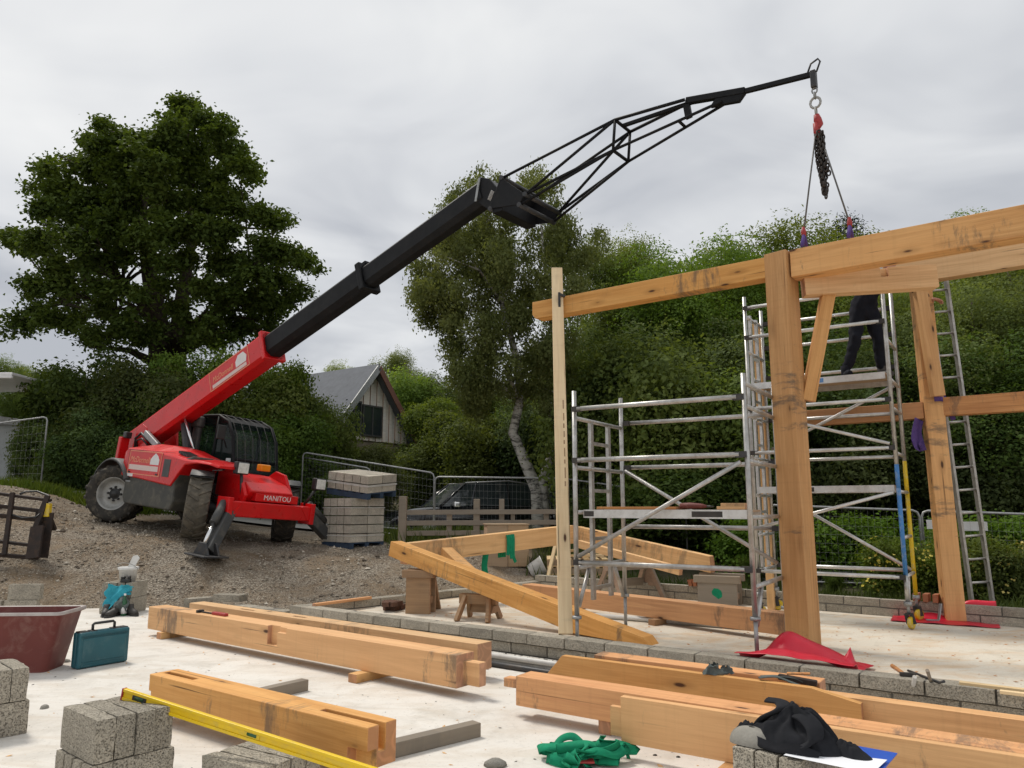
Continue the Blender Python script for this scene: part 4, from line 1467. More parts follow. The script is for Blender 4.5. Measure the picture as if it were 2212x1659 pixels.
# ------------------------------------------------------------------ the carpenter on the tower
def skinned(name, pts, edges, radii, mat, parent=None, loc=(0, 0, 0), rz=0.0, sub=2, root=0):
    me = bpy.data.meshes.new(name)
    me.from_pydata([tuple(p) for p in pts], edges, [])
    o = bpy.data.objects.new(name, me)
    C.objects.link(o)
    sk = o.modifiers.new("skin", 'SKIN')
    sk.use_smooth_shade = True
    for i, rr in enumerate(radii):
        v = me.skin_vertices[0].data[i]
        v.radius = rr if isinstance(rr, tuple) else (rr, rr)
        v.use_root = (i == root)
    sb = o.modifiers.new("sub", 'SUBSURF')
    sb.levels = sb.render_levels = sub
    dg = bpy.context.evaluated_depsgraph_get()
    nm = bpy.data.meshes.new_from_object(o.evaluated_get(dg))
    bpy.data.objects.remove(o)
    nm.materials.clear()
    nm.materials.append(mat)
    o = bpy.data.objects.new(name, nm)
    C.objects.link(o)
    if parent is not None:
        o.parent = parent
    o.location = loc
    o.rotation_euler[2] = rz
    return o


pc = n2 + ld2 * 1.38 + wd2 * 0.42
per = thing('person', 'person in dark navy workwear standing on the tower platform, upper body behind the beams', 'person', (pc.x, pc.y, RS + zP))
# local x to the right, y away from the camera
pts = [(0.06, 0.02, 0.92), (0.09, -0.04, 1.10), (0.15, -0.12, 1.24), (0.20, -0.18, 1.32), (0.24, -0.24, 1.37),
       (-0.04, 0.0, 0.86), (-0.10, -0.05, 0.50), (-0.22, 0.02, 0.10),
       (0.16, 0.0, 0.86), (0.22, -0.01, 0.48), (0.25, 0.04, 0.10),
       (-0.02, -0.17, 1.27), (-0.16, -0.32, 1.12), (-0.06, -0.52, 1.04),
       (0.40, -0.16, 1.28), (0.62, -0.16, 1.16), (0.86, -0.14, 1.04)]
edg = [(0, 1), (1, 2), (2, 3), (3, 4), (0, 5), (5, 6), (6, 7), (0, 8), (8, 9), (9, 10), (3, 11), (11, 12), (12, 13), (3, 14), (14, 15), (15, 16)]
rad = [(0.16, 0.13), (0.15, 0.12), (0.18, 0.13), (0.12, 0.09), 0.06, 0.108, 0.082, 0.064, 0.108, 0.082, 0.064, 0.062, 0.05, 0.04, 0.062, 0.05, 0.042]
bdy = skinned('body', pts, edg, rad, M['navy'], per, sub=3)
txc = bpy.data.textures.new('creases', 'CLOUDS')
txc.noise_scale = 0.085
dmc = bdy.modifiers.new('creases', 'DISPLACE')
dmc.texture = txc
dmc.strength = 0.045
dmc.mid_level = 0.5
HC = Vector((0.28, -0.32, 1.44))
hd = MB()
hd.lathe([(0.0, -0.115), (0.045, -0.11), (0.066, -0.07), (0.078, -0.01), (0.080, 0.045), (0.066, 0.095), (0.035, 0.12), (0.0, 0.126)], 16, Matrix.Translation(HC))
hd.tube([HC + Vector((0, -0.07, 0.01)), HC + Vector((0, -0.095, -0.02)), HC + Vector((0, -0.075, -0.03))], [0.008, 0.014, 0.01], 8)
for s in (-1, 1):
    hd.tube([HC + Vector((s * 0.078, 0.01, -0.02)), HC + Vector((s * 0.088, 0.02, 0.02))], [0.012, 0.014], 8)
hd.build('head', M['skin'], per)
hr = MB()
hr.lathe([(0.083, 0.03), (0.084, 0.06), (0.072, 0.10), (0.04, 0.13), (0.0, 0.137)], 16, Matrix.Translation(HC + Vector((0, 0.01, 0))))
hr.build('hair', M['leather'], per)
for s in (-1, 1):
    MB().lathe([(0, -.006), (.010, -.004), (.012, 0.004), (0, .008)], 8, Matrix.Translation(HC + Vector((s * 0.03, -0.075, 0.01))) @ Matrix.Rotation(R(90), 4, 'X')).build('eye', M['leather'], per)


def hand(parent, p, d, mat):
    """palm with four bent fingers and a thumb; d is the direction the fingers point"""
    d = Vector(d).normalized()
    s_ = d.cross(Vector((0, 0, 1))).normalized()
    n_ = s_.cross(d)
    p = Vector(p)
    pts, edg, rad = [p, p + d * 0.05, p + d * 0.085], [(0, 1), (1, 2)], [(0.026, 0.02), (0.040, 0.018), (0.040, 0.016)]
    for k in range(4):
        b = len(pts)
        o_ = p + d * 0.085 + s_ * (-0.03 + 0.02 * k)
        ln = (0.068, 0.078, 0.074, 0.058)[k]
        pts += [o_ + d * ln * 0.45 - n_ * 0.006, o_ + d * ln * 0.8 - n_ * 0.022, o_ + d * ln * 0.9 - n_ * 0.042]
        edg += [(2, b), (b, b + 1), (b + 1, b + 2)]
        rad += [0.0095, 0.0088, 0.0075]
    b = len(pts)
    pts += [p + d * 0.035 - s_ * 0.045 - n_ * 0.01, p + d * 0.07 - s_ * 0.058 - n_ * 0.022]
    edg += [(1, b), (b, b + 1)]
    rad += [0.012, 0.0095]
    return skinned('hand', pts, edg, rad, mat, parent, sub=1)


hand(per, (0.89, -0.14, 1.03), (0.9, 0.05, -0.2), M['skin'])
hand(per, (-0.05, -0.55, 1.03), (0.4, -0.9, 0.1), M['skin'])
for s, fx, fy in ((0, -0.23, 0.02), (1, 0.255, 0.04)):
    mb = MB()
    mb.lathe([(0.0, 0.0), (0.058, 0.0), (0.060, 0.03), (0.056, 0.10), (0.060, 0.16), (0.0, 0.16)], 12, Matrix.Translation((fx, fy, 0)))
    mb.tube([(fx, fy - 0.02, 0.045), (fx + (0.02 if s else -0.02), fy - 0.13, 0.042), (fx + (0.03 if s else -0.03), fy - 0.20, 0.032)], [0.05, 0.048, 0.03], 10)
    mb.build('boot', M['navy'] if s == 0 else M['leather'], per)


# ------------------------------------------------------------------ telehandler
hd_ = R(-36)
fx = Vector((math.cos(hd_), math.sin(hd_), 0))
cRN, cFN, cFF = Vector((-8.27, 15.72, 1.18)), Vector((-5.83, 13.95, 0.92)), Vector((-4.72, 15.55, 0.80))
ex = (cFN - cRN).normalized()
ey = (cFF - cFN)
ey = (ey - ex * ey.dot(ex)).normalized()
ez = ex.cross(ey)
ctr = (cRN + cFN) / 2 + ey * 0.98
TM = Matrix((ex, ey, ez)).transposed()
tele = thing('telehandler', 'red telehandler with long black boom raised over the frame', 'telehandler', ctr, TM)
WB, TK, WR, WW = 1.50, 0.98, 0.60, 0.40


def tele_wheel(x, y, steer, muddy):
    mt = M['tyre_mud'] if muddy else M['tyre']
    rot = Matrix.Rotation(R(steer), 4, 'Z') @ Matrix.Rotation(R(90), 4, 'X')
    Mx = Matrix.Translation((x, y, WR)) @ rot
    mb = MB()
    hw = WW / 2
    mb.lathe([(0.335, -hw * 0.82), (0.40, -hw), (0.50, -hw), (0.555, -hw * 0.9), (0.572, -hw * 0.5), (0.575, 0), (0.572, hw * 0.5), (0.555, hw * 0.9), (0.50, hw), (0.40, hw), (0.335, hw * 0.82)], 40, Mx)
    n = 17
    for s in (-1, 1):
        for k in range(n):
            a0 = 2 * math.pi * (k + (0.5 if s > 0 else 0)) / n
            da = 0.20
            P = []
            for rr in (0.555, 0.605):
                for (t, zz) in ((0.0, -0.01), (0.075, -0.01), (da + 0.09, 1.0), (da, 1.0)):
                    a = a0 + t * 1.0
                    z = s * zz * hw * 0.97
                    r_ = rr if zz < 0.9 else rr - 0.018
                    P.append(Mx @ Vector((r_ * math.cos(a), r_ * math.sin(a), z)))
            fs = [(4, 5, 6, 7), (0, 1, 5, 4), (1, 2, 6, 5), (2, 3, 7, 6), (3, 0, 4, 7)]
            mb.add(P, fs if s > 0 else [tuple(reversed(f)) for f in fs])
    w = mb.build('wheel', mt, tele)
    out = 1 if y < 0 else -1
    rm = MB()
    for s in (-1, 1):
        rm.lathe([(0.345, s * hw * 0.80), (0.33, s * hw * 0.84), (0.315, s * hw * 0.70), (0.295, s * hw * 0.62), (0.285, s * hw * 0.30), (0.20, s * hw * 0.22), (0.12, s * hw * 0.36), (0.0, s * hw * 0.36)], 32, Mx)
    rm.build('rim', M['rim'], w)
    hb = MB()
    for s in (out,):
        hb.lathe([(0.0, s * hw * 0.62), (0.07, s * hw * 0.6), (0.085, s * hw * 0.36), (0.115, s * hw * 0.37)], 20, Mx)
        for k in range(8):
            a = 2 * math.pi * k / 8
            hb.lathe([(0.0, s * hw * 0.52), (0.022, s * hw * 0.52), (0.026, s * hw * 0.28)], 8, Mx @ Matrix.Translation((0.135 * math.cos(a), 0.135 * math.sin(a), 0)))
    hb.build('hub', M['hub'], w)


tele_wheel(-WB, -TK, 33, False)
tele_wheel(-WB, TK, 33, False)
tele_wheel(WB, -TK, -33, True)
tele_wheel(WB, TK, -33, False)


def tpart(mb, name, mat, bevel=0.0, parent=None):
    return mb.build(name, mat, parent or tele, False, bevel)


# chassis, axles
mb = MB()
mb.box((-2.05, -0.42, 0.62), (1.75, 0.42, 1.02))
mb.box((-2.15, -0.50, 0.80), (-1.75, 0.50, 1.20))
tpart(mb, 'chassis', M['dark_steel'], 0.02)
for x in (-WB, WB):
    MB().tube([(x, -TK + .12, WR), (x, TK - .12, WR)], 0.11, 12).build('axle', M['dark_steel'], tele)
# side skirt (dark lower body) and engine bonnet on the near side
YN = -1.14
sk = [(-1.02, 0.56), (-0.92, 0.45), (0.78, 0.45), (0.86, 0.62), (0.80, 0.98), (1.02, 1.28), (1.3, 1.42), (1.3, 1.50), (-1.02, 1.05)]
PM = Matrix(((1, 0, 0, 0), (0, 0, 1, 0), (0, 1, 0, 0), (0, 0, 0, 1)))          # polygon x/z, extruded along y
tpart(MB().prism(sk, YN + 0.03, -0.45, PM), 'side_skirt', M['skirt'], 0.03)


def bonnet():
    """cross-sections of the hood along x: (x, bottom z, shoulder z, top z, shoulder y, top y)"""
    secs = [(-1.16, 1.00, 1.50, 1.56, YN + .01, -0.80), (-1.08, 0.99, 1.56, 1.64, YN, -0.78), (-0.5, 0.97, 1.56, 1.70, YN, -0.76), (0.0, 0.94, 1.54, 1.69, YN, -0.74),
            (0.5, 0.91, 1.50, 1.63, YN, -0.72), (0.72, 0.90, 1.48, 1.58, YN, -0.70), (0.90, 1.12, 1.46, 1.54, YN, -0.70), (1.10, 1.32, 1.44, 1.50, YN, -0.68), (1.5, 1.37, 1.43, 1.47, YN + 0.01, -0.66), (1.85, 1.36, 1.40, 1.43, YN + .04, -0.64), (2.0, 1.33, 1.36, 1.385, YN + .12, -0.64)]
    rows = []
    for x, zb, zs_, zt, ys_, yt in secs:
        rows.append([Vector((x, -0.42, zb)), Vector((x, ys_ + 0.015, zb)), Vector((x, ys_, zb + 0.02)), Vector((x, ys_ - 0.0, zs_ - 0.04)), Vector((x, ys_ + 0.035, zs_)),
                     Vector((x, yt - 0.04, zt - 0.012)), Vector((x, yt, zt)), Vector((x, -0.42, zt + 0.0))])
    mb = MB().grid(rows, False)
    n = 8
    mb.f += [tuple(range(n)), tuple(reversed(range((len(rows) - 1) * n, len(rows) * n)))]
    mb.s += [False, False]
    mb.m += [0, 0]
    return mb


bon = tpart(bonnet(), 'engine_bonnet', M['red'], 0.018)
# grilles
tpart(MB().box((0.38, YN - 0.006, 1.06), (0.62, YN + 0.01, 1.40)), 'side_grille', M['charcoal'], 0.004, bon)
g_ = MB()
for k in range(6):
    g_.box((0.62 + 0.055 * k, -1.02, 1.535 - .012 * k), (0.65 + 0.055 * k, -0.78, 1.585 - .012 * k))
tpart(g_, 'top_grille', M['charcoal'], 0, bon)
ZL = frame((1, 0, 0), (0, -1, 0))                                  # lettering plane on the near side (faces -y)
LP = Matrix(((1, 0, 0), (0, 0, -1), (0, 1, 0)))                    # text x -> x, text y -> z, text normal -> -y
sg = MB()
sg.box((-0.92, YN - 0.0035, 1.045), (0.26, YN, 1.06))
sg.box((-0.92, YN - 0.0035, 1.50), (0.26, YN, 1.515))
sg.box((-0.935, YN - 0.0035, 1.045), (-0.92, YN, 1.515))
sg.box((0.26, YN - 0.0035, 1.045), (0.275, YN, 1.515))
tpart(sg, 'sign_border', M['orange_print'], 0, bon)
tpart(MB().box((-0.90, YN - 0.004, 1.135), (0.20, YN, 1.235)), 'sign_strip', M['pale_pink'], 0, bon)
tpart(MB().prism([(-0.12, 1.265), (0.20, 1.265), (0.20, 1.37), (0.13, 1.44), (0.04, 1.49), (-0.06, 1.42), (-0.12, 1.36)], YN - 0.004, YN, PM), 'sign_house', M['white'], 0, bon)
lettering('sign_lettering', 'McDonnell', 0.17, M['orange_print'], bon, (-0.52, YN - 0.001, 1.335), LP, 0.25)
tpart(MB().box((-1.02, YN - 0.0035, 0.995), (-0.70, YN + 0.003, 1.055)), 'maker_sticker', M['white'], 0, bon)
tpart(MB().box((-0.99, YN + 0.026, 0.88), (-0.80, YN + 0.031, 0.91)), 'model_badge', M['galv'], 0.002)
# panel seams, catches, hoses and grab rails
sm_ = MB()
sm_.box((-1.06, YN - 0.002, 1.525), (0.72, YN + 0.004, 1.531))
sm_.box((0.300, YN - 0.002, 1.0), (0.306, YN + 0.004, 1.50))
sm_.box((-0.975, YN - 0.002, 1.0), (-0.969, YN + 0.004, 1.52))
tpart(sm_, 'panel_seam', M['hub'], 0, bon)
for x in (-0.86, 0.18):
    tpart(MB().box((x - .035, YN - 0.012, 1.07), (x + .035, YN, 1.10)), 'bonnet_catch', M['black_plastic'], 0.004, bon)
hs_ = MB()
for k in range(4):
    z_ = 0.72 + 0.05 * k
    hs_.tube([(1.25, -0.62, z_ + .2), (1.45, -0.70 - .03 * k, z_), (1.75, -0.72, z_ - .05), (2.08, -0.66 - .04 * k, 0.62 + .03 * k)], 0.016, 6)
tpart(hs_, 'hydraulic_hoses', M['black_plastic'])
tpart(MB().tube([(1.30, -0.66, 0.80), (1.42, -0.74, 1.28), (1.70, -0.74, 1.30)], 0.014, 6), 'grab_rail', M['galv'])
tpart(MB().tube([(0.82, -0.15, 1.75), (0.98, -0.38, 1.98), (1.00, -0.42, 2.05)], 0.012, 6), 'mirror_arm', M['black_plastic'])
tpart(MB().box((0.97, -0.52, 1.90), (1.01, -0.34, 2.18)), 'side_mirror', M['black_plastic'], 0.015)
wr_ = MB()
for k in range(3):
    wr_.box((-1.16 + .0, -1.08 + .2 * k, 1.12), (-1.13, -1.00 + .2 * k, 1.4))
tpart(wr_, 'rear_vent', M['charcoal'], 0, bon)
# rear fender arcs and front fender cap
for sy in (-1, 1):
    mb = MB()
    rows = []
    for k in range(13):
        a = R(28 + 11.5 * k)
        rows.append([Vector((-WB + 0.73 * math.cos(a), sy * (TK + w), WR + 0.73 * math.sin(a) + b)) for w, b in ((-0.22, 0.0), (0.20, 0.0), (0.235, -0.02), (0.235, -0.055), (0.20, -0.035), (-0.22, -0.035))])
    mb.grid([r_ + [r_[0]] for r_ in rows])
    tpart(mb, 'rear_mudguard', M['charcoal'])
    mb = MB()
    rows = []
    rz = Matrix.Translation((WB, sy * TK, 0)) @ Matrix.Rotation(R(-33), 4, 'Z')
    for k in range(8):
        a = R(58 + 9.2 * k)
        rows.append([rz @ Vector((0.68 * math.cos(a), w, WR + 0.66 * math.sin(a) + b)) for w, b in ((-0.21, -0.06), (-0.20, 0.0), (0.20, 0.0), (0.21, -0.06), (0.18, -0.03), (-0.18, -0.03), (-0.21, -0.06))])
    mb.grid(rows)
    tpart(mb, 'front_mudguard', M['charcoal'])
# rear tower that carries the boom pivot
for y in (-0.52, 0.16):
    tpart(MB().prism([(-2.1, 0.9), (-1.35, 0.9), (-1.45, 1.55), (-1.62, 2.05), (-1.80, 2.12), (-2.02, 1.95), (-2.12, 1.4)], y - 0.03, y + 0.03, PM), 'pivot_plate', M['red'], 0.015)
mb = MB()
mb.box((-2.28, -0.78, 1.28), (-2.16, -0.58, 1.80))
tpart(mb, 'rear_lamp_guard', M['red'], 0.02)
tpart(MB().box((-2.20, -0.74, 1.78), (-2.06, -0.60, 1.92)), 'rear_mirror', M['black_plastic'], 0.02)
mb = MB().tube([(-1.95, -0.55, 1.5), (-1.9, -0.6, 1.8), (-1.7, -0.6, 1.92), (-1.5, -0.58, 1.8), (-1.3, -0.5, 1.7)], 0.025, 8)
mb.tube([(-1.9, -0.5, 1.5), (-1.8, -0.62, 1.75), (-1.6, -0.62, 1.8), (-1.42, -0.55, 1.66)], 0.02, 8)
tpart(mb, 'hydraulic_hoses', M['black_plastic'])
tpart(MB().bar((-1.52, -0.60, 1.93), (-0.95, -0.58, 1.66), 0.10, 0.13), 'tilt_cylinder', M['galv'], 0.02)
# ---- cab
cab = MB()
cx0, cx1, cy0, cy1 = -0.35, 1.30, -0.02, 1.02
CSH = -0.42                                   # the cab sits this far back


def cabprof(y):
    return [Vector((x + CSH, y, z)) for x, z in ((cx0, 1.00), (cx0 - 0.04, 1.6), (cx0 + 0.02, 2.28), (cx0 + 0.18, 2.40), (0.62, 2.42), (0.98, 2.30), (1.22, 1.98), (1.34, 1.55), (1.40, 1.30), (1.36, 1.00))]


fr = MB()
for y in (cy0, cy1):
    P = cabprof(y)
    fr.tube(P + [P[0]], 0.036, 8)
for k in (1, 2, 4, 7, 8):
    fr.tube([cabprof(cy0)[k], cabprof(cy1)[k]], 0.035, 8)
for y in (cy0, cy1):
    fr.tube([(0.62 + CSH, y, 2.42), (0.60 + CSH, y, 1.0)], 0.035, 8)
cabo = tpart(fr, 'cab_frame', M['black'])
lw = MB()
lw.box((cx0 + .02 + CSH, cy0 - 0.01, 0.95), (1.34 + CSH, cy1, 1.36))
tpart(lw, 'cab_base', M['black'], 0.03)
tpart(MB().prism([(p.x, p.z) for p in cabprof(0)[2:6]] + [(0.95 + CSH, 2.24), (cx0 + .05 + CSH, 2.25)], cy0, cy1, PM), 'roof', M['black'], 0.01, cabo)
for y, nm in ((cy0 - 0.004, 'side_glass'), (cy1 + 0.004, 'side_glass')):
    P = cabprof(y)
    mb = MB()
    poly = [Vector((cx0 + .02 + CSH, y, 1.36))] + P[1:8] + [Vector((1.36 + CSH, y, 1.36))]
    mb.add(poly, [tuple(range(len(poly)))])
    tpart(mb, nm, M['cab_glass'], 0, cabo)
mb = MB()
rows = [[Vector((p.x + .004, cy0 + .03, p.z)), Vector((p.x + .004, cy1 - .03, p.z))] for p in cabprof(0)[5:9]]
mb.grid(rows)
tpart(mb, 'windscreen', M['cab_glass'], 0, cabo)
mb = MB()
mb.add([Vector((cx0 + CSH, cy0, 1.36)), Vector((cx0 + CSH, cy1, 1.36)), Vector((cx0 + CSH, cy1, 2.28)), Vector((cx0 + CSH, cy0, 2.28))], [(0, 1, 2, 3)])
tpart(mb, 'rear_glass', M['cab_glass'], 0, cabo)
for k in range(6):                                    # guard bars over the roof window and windscreen
    y = cy0 + 0.06 + (cy1 - cy0 - 0.12) * k / 5
    P = [p + Vector((0.035, 0, 0.035)) for p in cabprof(y)[4:8]] + [Vector((1.42 + CSH, y, 1.40))]
    tpart(MB().tube(P, 0.006, 6), 'guard_bar', M['charcoal'], 0, cabo)
# seat and steering wheel behind the glass
st = MB()
st.box((0.05 + CSH, 0.35, 1.2), (0.5 + CSH, 0.80, 1.42))
st.box((0.0 + CSH, 0.35, 1.42), (0.14 + CSH, 0.80, 2.0))
tpart(st, 'seat', M['black_plastic'], 0.04, cabo)
tpart(MB().tube([(0.85 + CSH + 0.10 * math.cos(a), 0.57 + 0.19 * math.sin(a), 1.55 + 0.14 * math.cos(a)) for a in [2 * math.pi * k / 16 for k in range(16)]], 0.015, 6, closed=True), 'steering_wheel', M['black_plastic'], 0, cabo)
tpart(MB().bar((0.62 + CSH, 0.57, 1.2), (0.85 + CSH, 0.57, 1.54), 0.06, 0.06), 'steering_column', M['black_plastic'], 0, cabo)
tpart(MB().box((1.10 + CSH, cy0 - 0.010, 1.40), (1.26 + CSH, cy0 - 0.006, 1.56)), 'window_sticker', M['white'], 0, cabo)
# tall black stack between boom and cab, mirror
tpart(MB().box((-0.52, -0.16, 1.3), (-0.30, -0.03, 2.32)), 'air_intake', M['charcoal'], 0.05)
tpart(MB().box((-0.58, -0.20, 2.14), (-0.24, -0.02, 2.38)), 'intake_cap', M['charcoal'], 0.06)
# ---- front end: sloping red nose, cross beam, stabilisers
tpart(MB().prism([(1.15, 0.72), (2.05, 0.72), (2.30, 0.98), (2.05, 1.14), (1.5, 1.28), (1.15, 1.30)], -0.46, 0.50, PM), 'front_frame', M['red'], 0.03)
tpart(MB().prism([(1.35, 0.66), (2.14, 0.66), (2.24, 0.90), (1.92, 1.34), (1.62, 1.40), (1.35, 1.25)], -0.54, -0.465, PM), 'front_side_plate', M['red'], 0.015)
tpart(MB().prism([(1.35, 0.66), (2.14, 0.66), (2.24, 0.90), (1.92, 1.34), (1.62, 1.40), (1.35, 1.25)], 0.505, 0.57, PM), 'front_side_plate', M['red'], 0.015)
mb = MB()
mb.box((2.10, -0.94, 0.50), (2.40, 0.94, 0.78))
bm_ = tpart(mb, 'stabiliser_beam', M['red'], 0.02)
for y in (-0.92, 0.92):
    tpart(MB().box((2.07, y - .05, 0.44), (2.43, y + .05, 0.84)), 'end_plate', M['red'], 0.01, bm_)
for s in (-1, 1):
    tpart(MB().bar((2.406, s * 0.66, 0.76), (2.406, s * 0.84, 0.53), 0.035, 0.012, (1, 0, 0)), 'weld_rib', M['red'], 0, bm_)
tpart(MB().box((2.02, -0.34, 0.80), (2.30, 0.62, 0.95)), 'name_panel', M['red'], 0.01)
lettering('maker_lettering', 'MANITOU', 0.135, M['white'], tele, (2.302, 0.14, 0.875), Matrix(((0, 0, 1), (1, 0, 0), (0, 1, 0))), 0.0)
tpart(MB().box((1.58, 0.08, 1.37), (1.74, 0.30, 1.50)), 'beacon', M['amber'], 0.02)


def tl(p):
    return TM.inverted() @ (Vector(p) - ctr)


foot = Vector((-5.18, 13.02, 0))
foot.z = ground_z(foot.x, foot.y) + 0.03
ft = tl(foot)
top_n = Vector((2.26, -0.80, 0.66))
for s, tp, ftp in ((-1, top_n, ft), (1, Vector((2.26, 0.80, 0.70)), Vector((2.34, 1.75, 0.02)))):
    dv = ftp - tp
    lg = tpart(MB().bar(tp, tp + dv * 0.96, 0.19, 0.22, (1, 0, 0)), 'stabiliser_leg', M['charcoal'], 0.02)
    nrm_ = dv.normalized().cross(Vector((1, 0, 0))).normalized()
    if nrm_.z < 0:
        nrm_ = -nrm_
    oo = nrm_ * 0.17
    tpart(MB().tube([tp + oo + dv * 0.02, tp + oo + dv * 0.48], 0.075, 12), 'ram_body', M['charcoal'], 0, lg)
    tpart(MB().tube([tp + oo + dv * 0.46, tp + oo * 0.8 + dv * 0.90], 0.034, 12), 'ram_rod', M['chrome'], 0, lg)
    fz = Matrix.Translation(ftp)
    pad = MB().box((-0.30, -0.24, -0.03), (0.30, 0.24, 0.0), fz)
    for q in (-0.10, 0.10):
        pad.prism([(-0.22, 0), (0.22, 0), (0.09, 0.20), (-0.09, 0.20)], q - 0.02, q + 0.02, fz @ PM)
    tpart(pad, 'foot_pad', M['dark_steel'], 0.008, lg)
# head lamps on stalks
for p, q in (((2.12, -0.50, 0.72), (2.02, -0.55, 1.36)), ((2.20, 0.86, 0.80), (2.32, 1.06, 1.22))):
    l_ = tpart(MB().tube([p, q], 0.028, 8), 'lamp_stalk', M['black_plastic'])
    q = Vector(q)
    tpart(MB().box(q + Vector((-0.07, -0.13, -0.10)), q + Vector((0.06, 0.13, 0.13))), 'lamp_housing', M['black_plastic'], 0.02, l_)
    tpart(MB().box(q + Vector((0.058, -0.11, -0.08)), q + Vector((0.075, 0.11, 0.11))), 'lamp_lens', M['lamp'], 0.01, l_)

# ---- boom, in the vertical plane that ends over the lifted plate
BP0 = ctr + ex * -1.80 - ey * 0.18
BP0 = Vector((BP0.x, BP0.y, 0))
HOOK = Vector((FP.x, FP.y, 0)) + A2 * 0.50
bdir = Vector((HOOK.x - BP0.x, HOOK.y - BP0.y, 0)).normalized()
bn = Vector((-bdir.y, bdir.x, 0))                      # to the far side


def bp(x, y, off=0.0):
    return on_plane(x, y, BP0, bn) + bn * off


c0, c1 = bp(288, 965), bp(1050, 418)
bx = (c1 - c0).normalized()
bz = bx.cross(bn)
if bz.z < 0:
    bz = -bz
BL_ = (c1 - c0).length
brot = Matrix((bx, bn, bz)).transposed()
if brot.determinant() < 0:
    brot = Matrix((bx, -bn, bz)).transposed()
bw = brot.to_4x4()
bw.translation = c0
TI = (Matrix.Translation(ctr) @ TM.to_4x4()).inverted()
BW = TI @ bw                                           # boom frame in machine space: x along boom, z up across it


def boct(x0, x1, w, h, ch):
    P = [(-w / 2, -h / 2 + ch), (-w / 2 + ch, -h / 2), (w / 2 - ch, -h / 2), (w / 2, -h / 2 + ch), (w / 2, h / 2 - ch), (w / 2 - ch, h / 2), (-w / 2 + ch, h / 2), (-w / 2, h / 2 - ch)]
    rows = [[BW @ Vector((x, p[0], p[1])) for p in P + P[:1]] for x in (x0, x1)]
    mb = MB().grid(rows, False)
    n = 9
    mb.f += [tuple(reversed(range(8))), tuple(range(9, 17))]
    mb.s += [False] * 2
    mb.m += [0, 0]
    return mb


cR = (bp(592, 752) - c0).dot(bx)
cC = (bp(797, 588) - c0).dot(bx)
bo = tpart(boct(0, cR, 0.44, 0.54, 0.07), 'boom', M['red'], 0.012)
tpart(MB().box((cR - 0.10, -0.235, -0.285), (cR, 0.235, 0.285), BW), 'boom_collar', M['red'], 0.015, bo)
b2_ = tpart(boct(cR - 0.3, cC, 0.36, 0.455, 0.085), 'boom_extension', M['black'], 0.008)
tpart(MB().box((cC - 0.12, -0.20, -0.25), (cC, 0.20, 0.25), BW), 'boom_collar', M['black'], 0.02, b2_)
tpart(MB().box((cC - 0.16, -0.06, 0.24), (cC + 0.02, 0.06, 0.30), BW), 'boom_lug', M['black'], 0.01, b2_)
b3_ = tpart(boct(cC - 0.3, BL_, 0.30, 0.395, 0.075), 'boom_extension', M['black'], 0.008)
# name board on the near face of the red section
ns = -1 if (BW @ Vector((0, -1, 0)) - BW @ Vector((0, 0, 0))).dot(Vector((0, -1, 0))) > 0 else 1
yb = ns * 0.2215
mb = MB()
s0, s1 = cR - 1.82, cR - 0.50
for lo, hi in (((s0, -0.20), (s1, -0.185)), ((s0, 0.185), (s1, 0.20)), ((s0 - .015, -0.20), (s0, 0.20)), ((s1, -0.20), (s1 + .015, 0.20))):
    mb.box((lo[0], min(yb, yb + ns * .003), lo[1]), (hi[0], max(yb, yb + ns * .003), hi[1]), BW)
tpart(mb, 'sign_border', M['orange_print'], 0, bo)
y0_, y1_ = min(yb, yb + ns * .004), max(yb, yb + ns * .004)
tpart(MB().box((s0 + 0.07, y0_, -0.165), (s1 - 0.08, y1_, -0.095), BW), 'sign_strip', M['pale_pink'], 0, bo)
PB = BW @ Matrix(((1, 0, 0, 0), (0, 0, 1, 0), (0, 1, 0, 0), (0, 0, 0, 1)))
tpart(MB().prism([(s1 - 0.42, -0.075), (s1 - 0.08, -0.075), (s1 - 0.05, 0.04), (s1 - 0.14, 0.14), (s1 - 0.32, 0.14), (s1 - 0.42, 0.04)], y0_, y1_, PB), 'sign_house', M['white'], 0, bo)
lt_rot = (BW.to_3x3().normalized() @ (Matrix(((1, 0, 0), (0, 0, -1), (0, 1, 0))) if ns < 0 else Matrix(((-1, 0, 0), (0, 0, 1), (0, 1, 0)))))
lettering('sign_lettering', 'McDonnell', 0.16, M['orange_print'], bo, BW @ Vector((s0 + 0.44, yb, 0.0)), lt_rot, 0.25)
# lift ram between chassis and boom
tpart(MB().tube([Vector((-0.2, -0.18, 1.05)), BW @ Vector((2.2, 0, -0.30))], 0.10, 12), 'lift_ram', M['dark_steel'])
tpart(MB().tube([Vector((0.1, -0.30, 1.45)), BW @ Vector((2.35, -0.1, -0.25))], 0.025, 8), 'ram_rod', M['chrome'])


def w2t(p):
    return TI @ Vector(p)


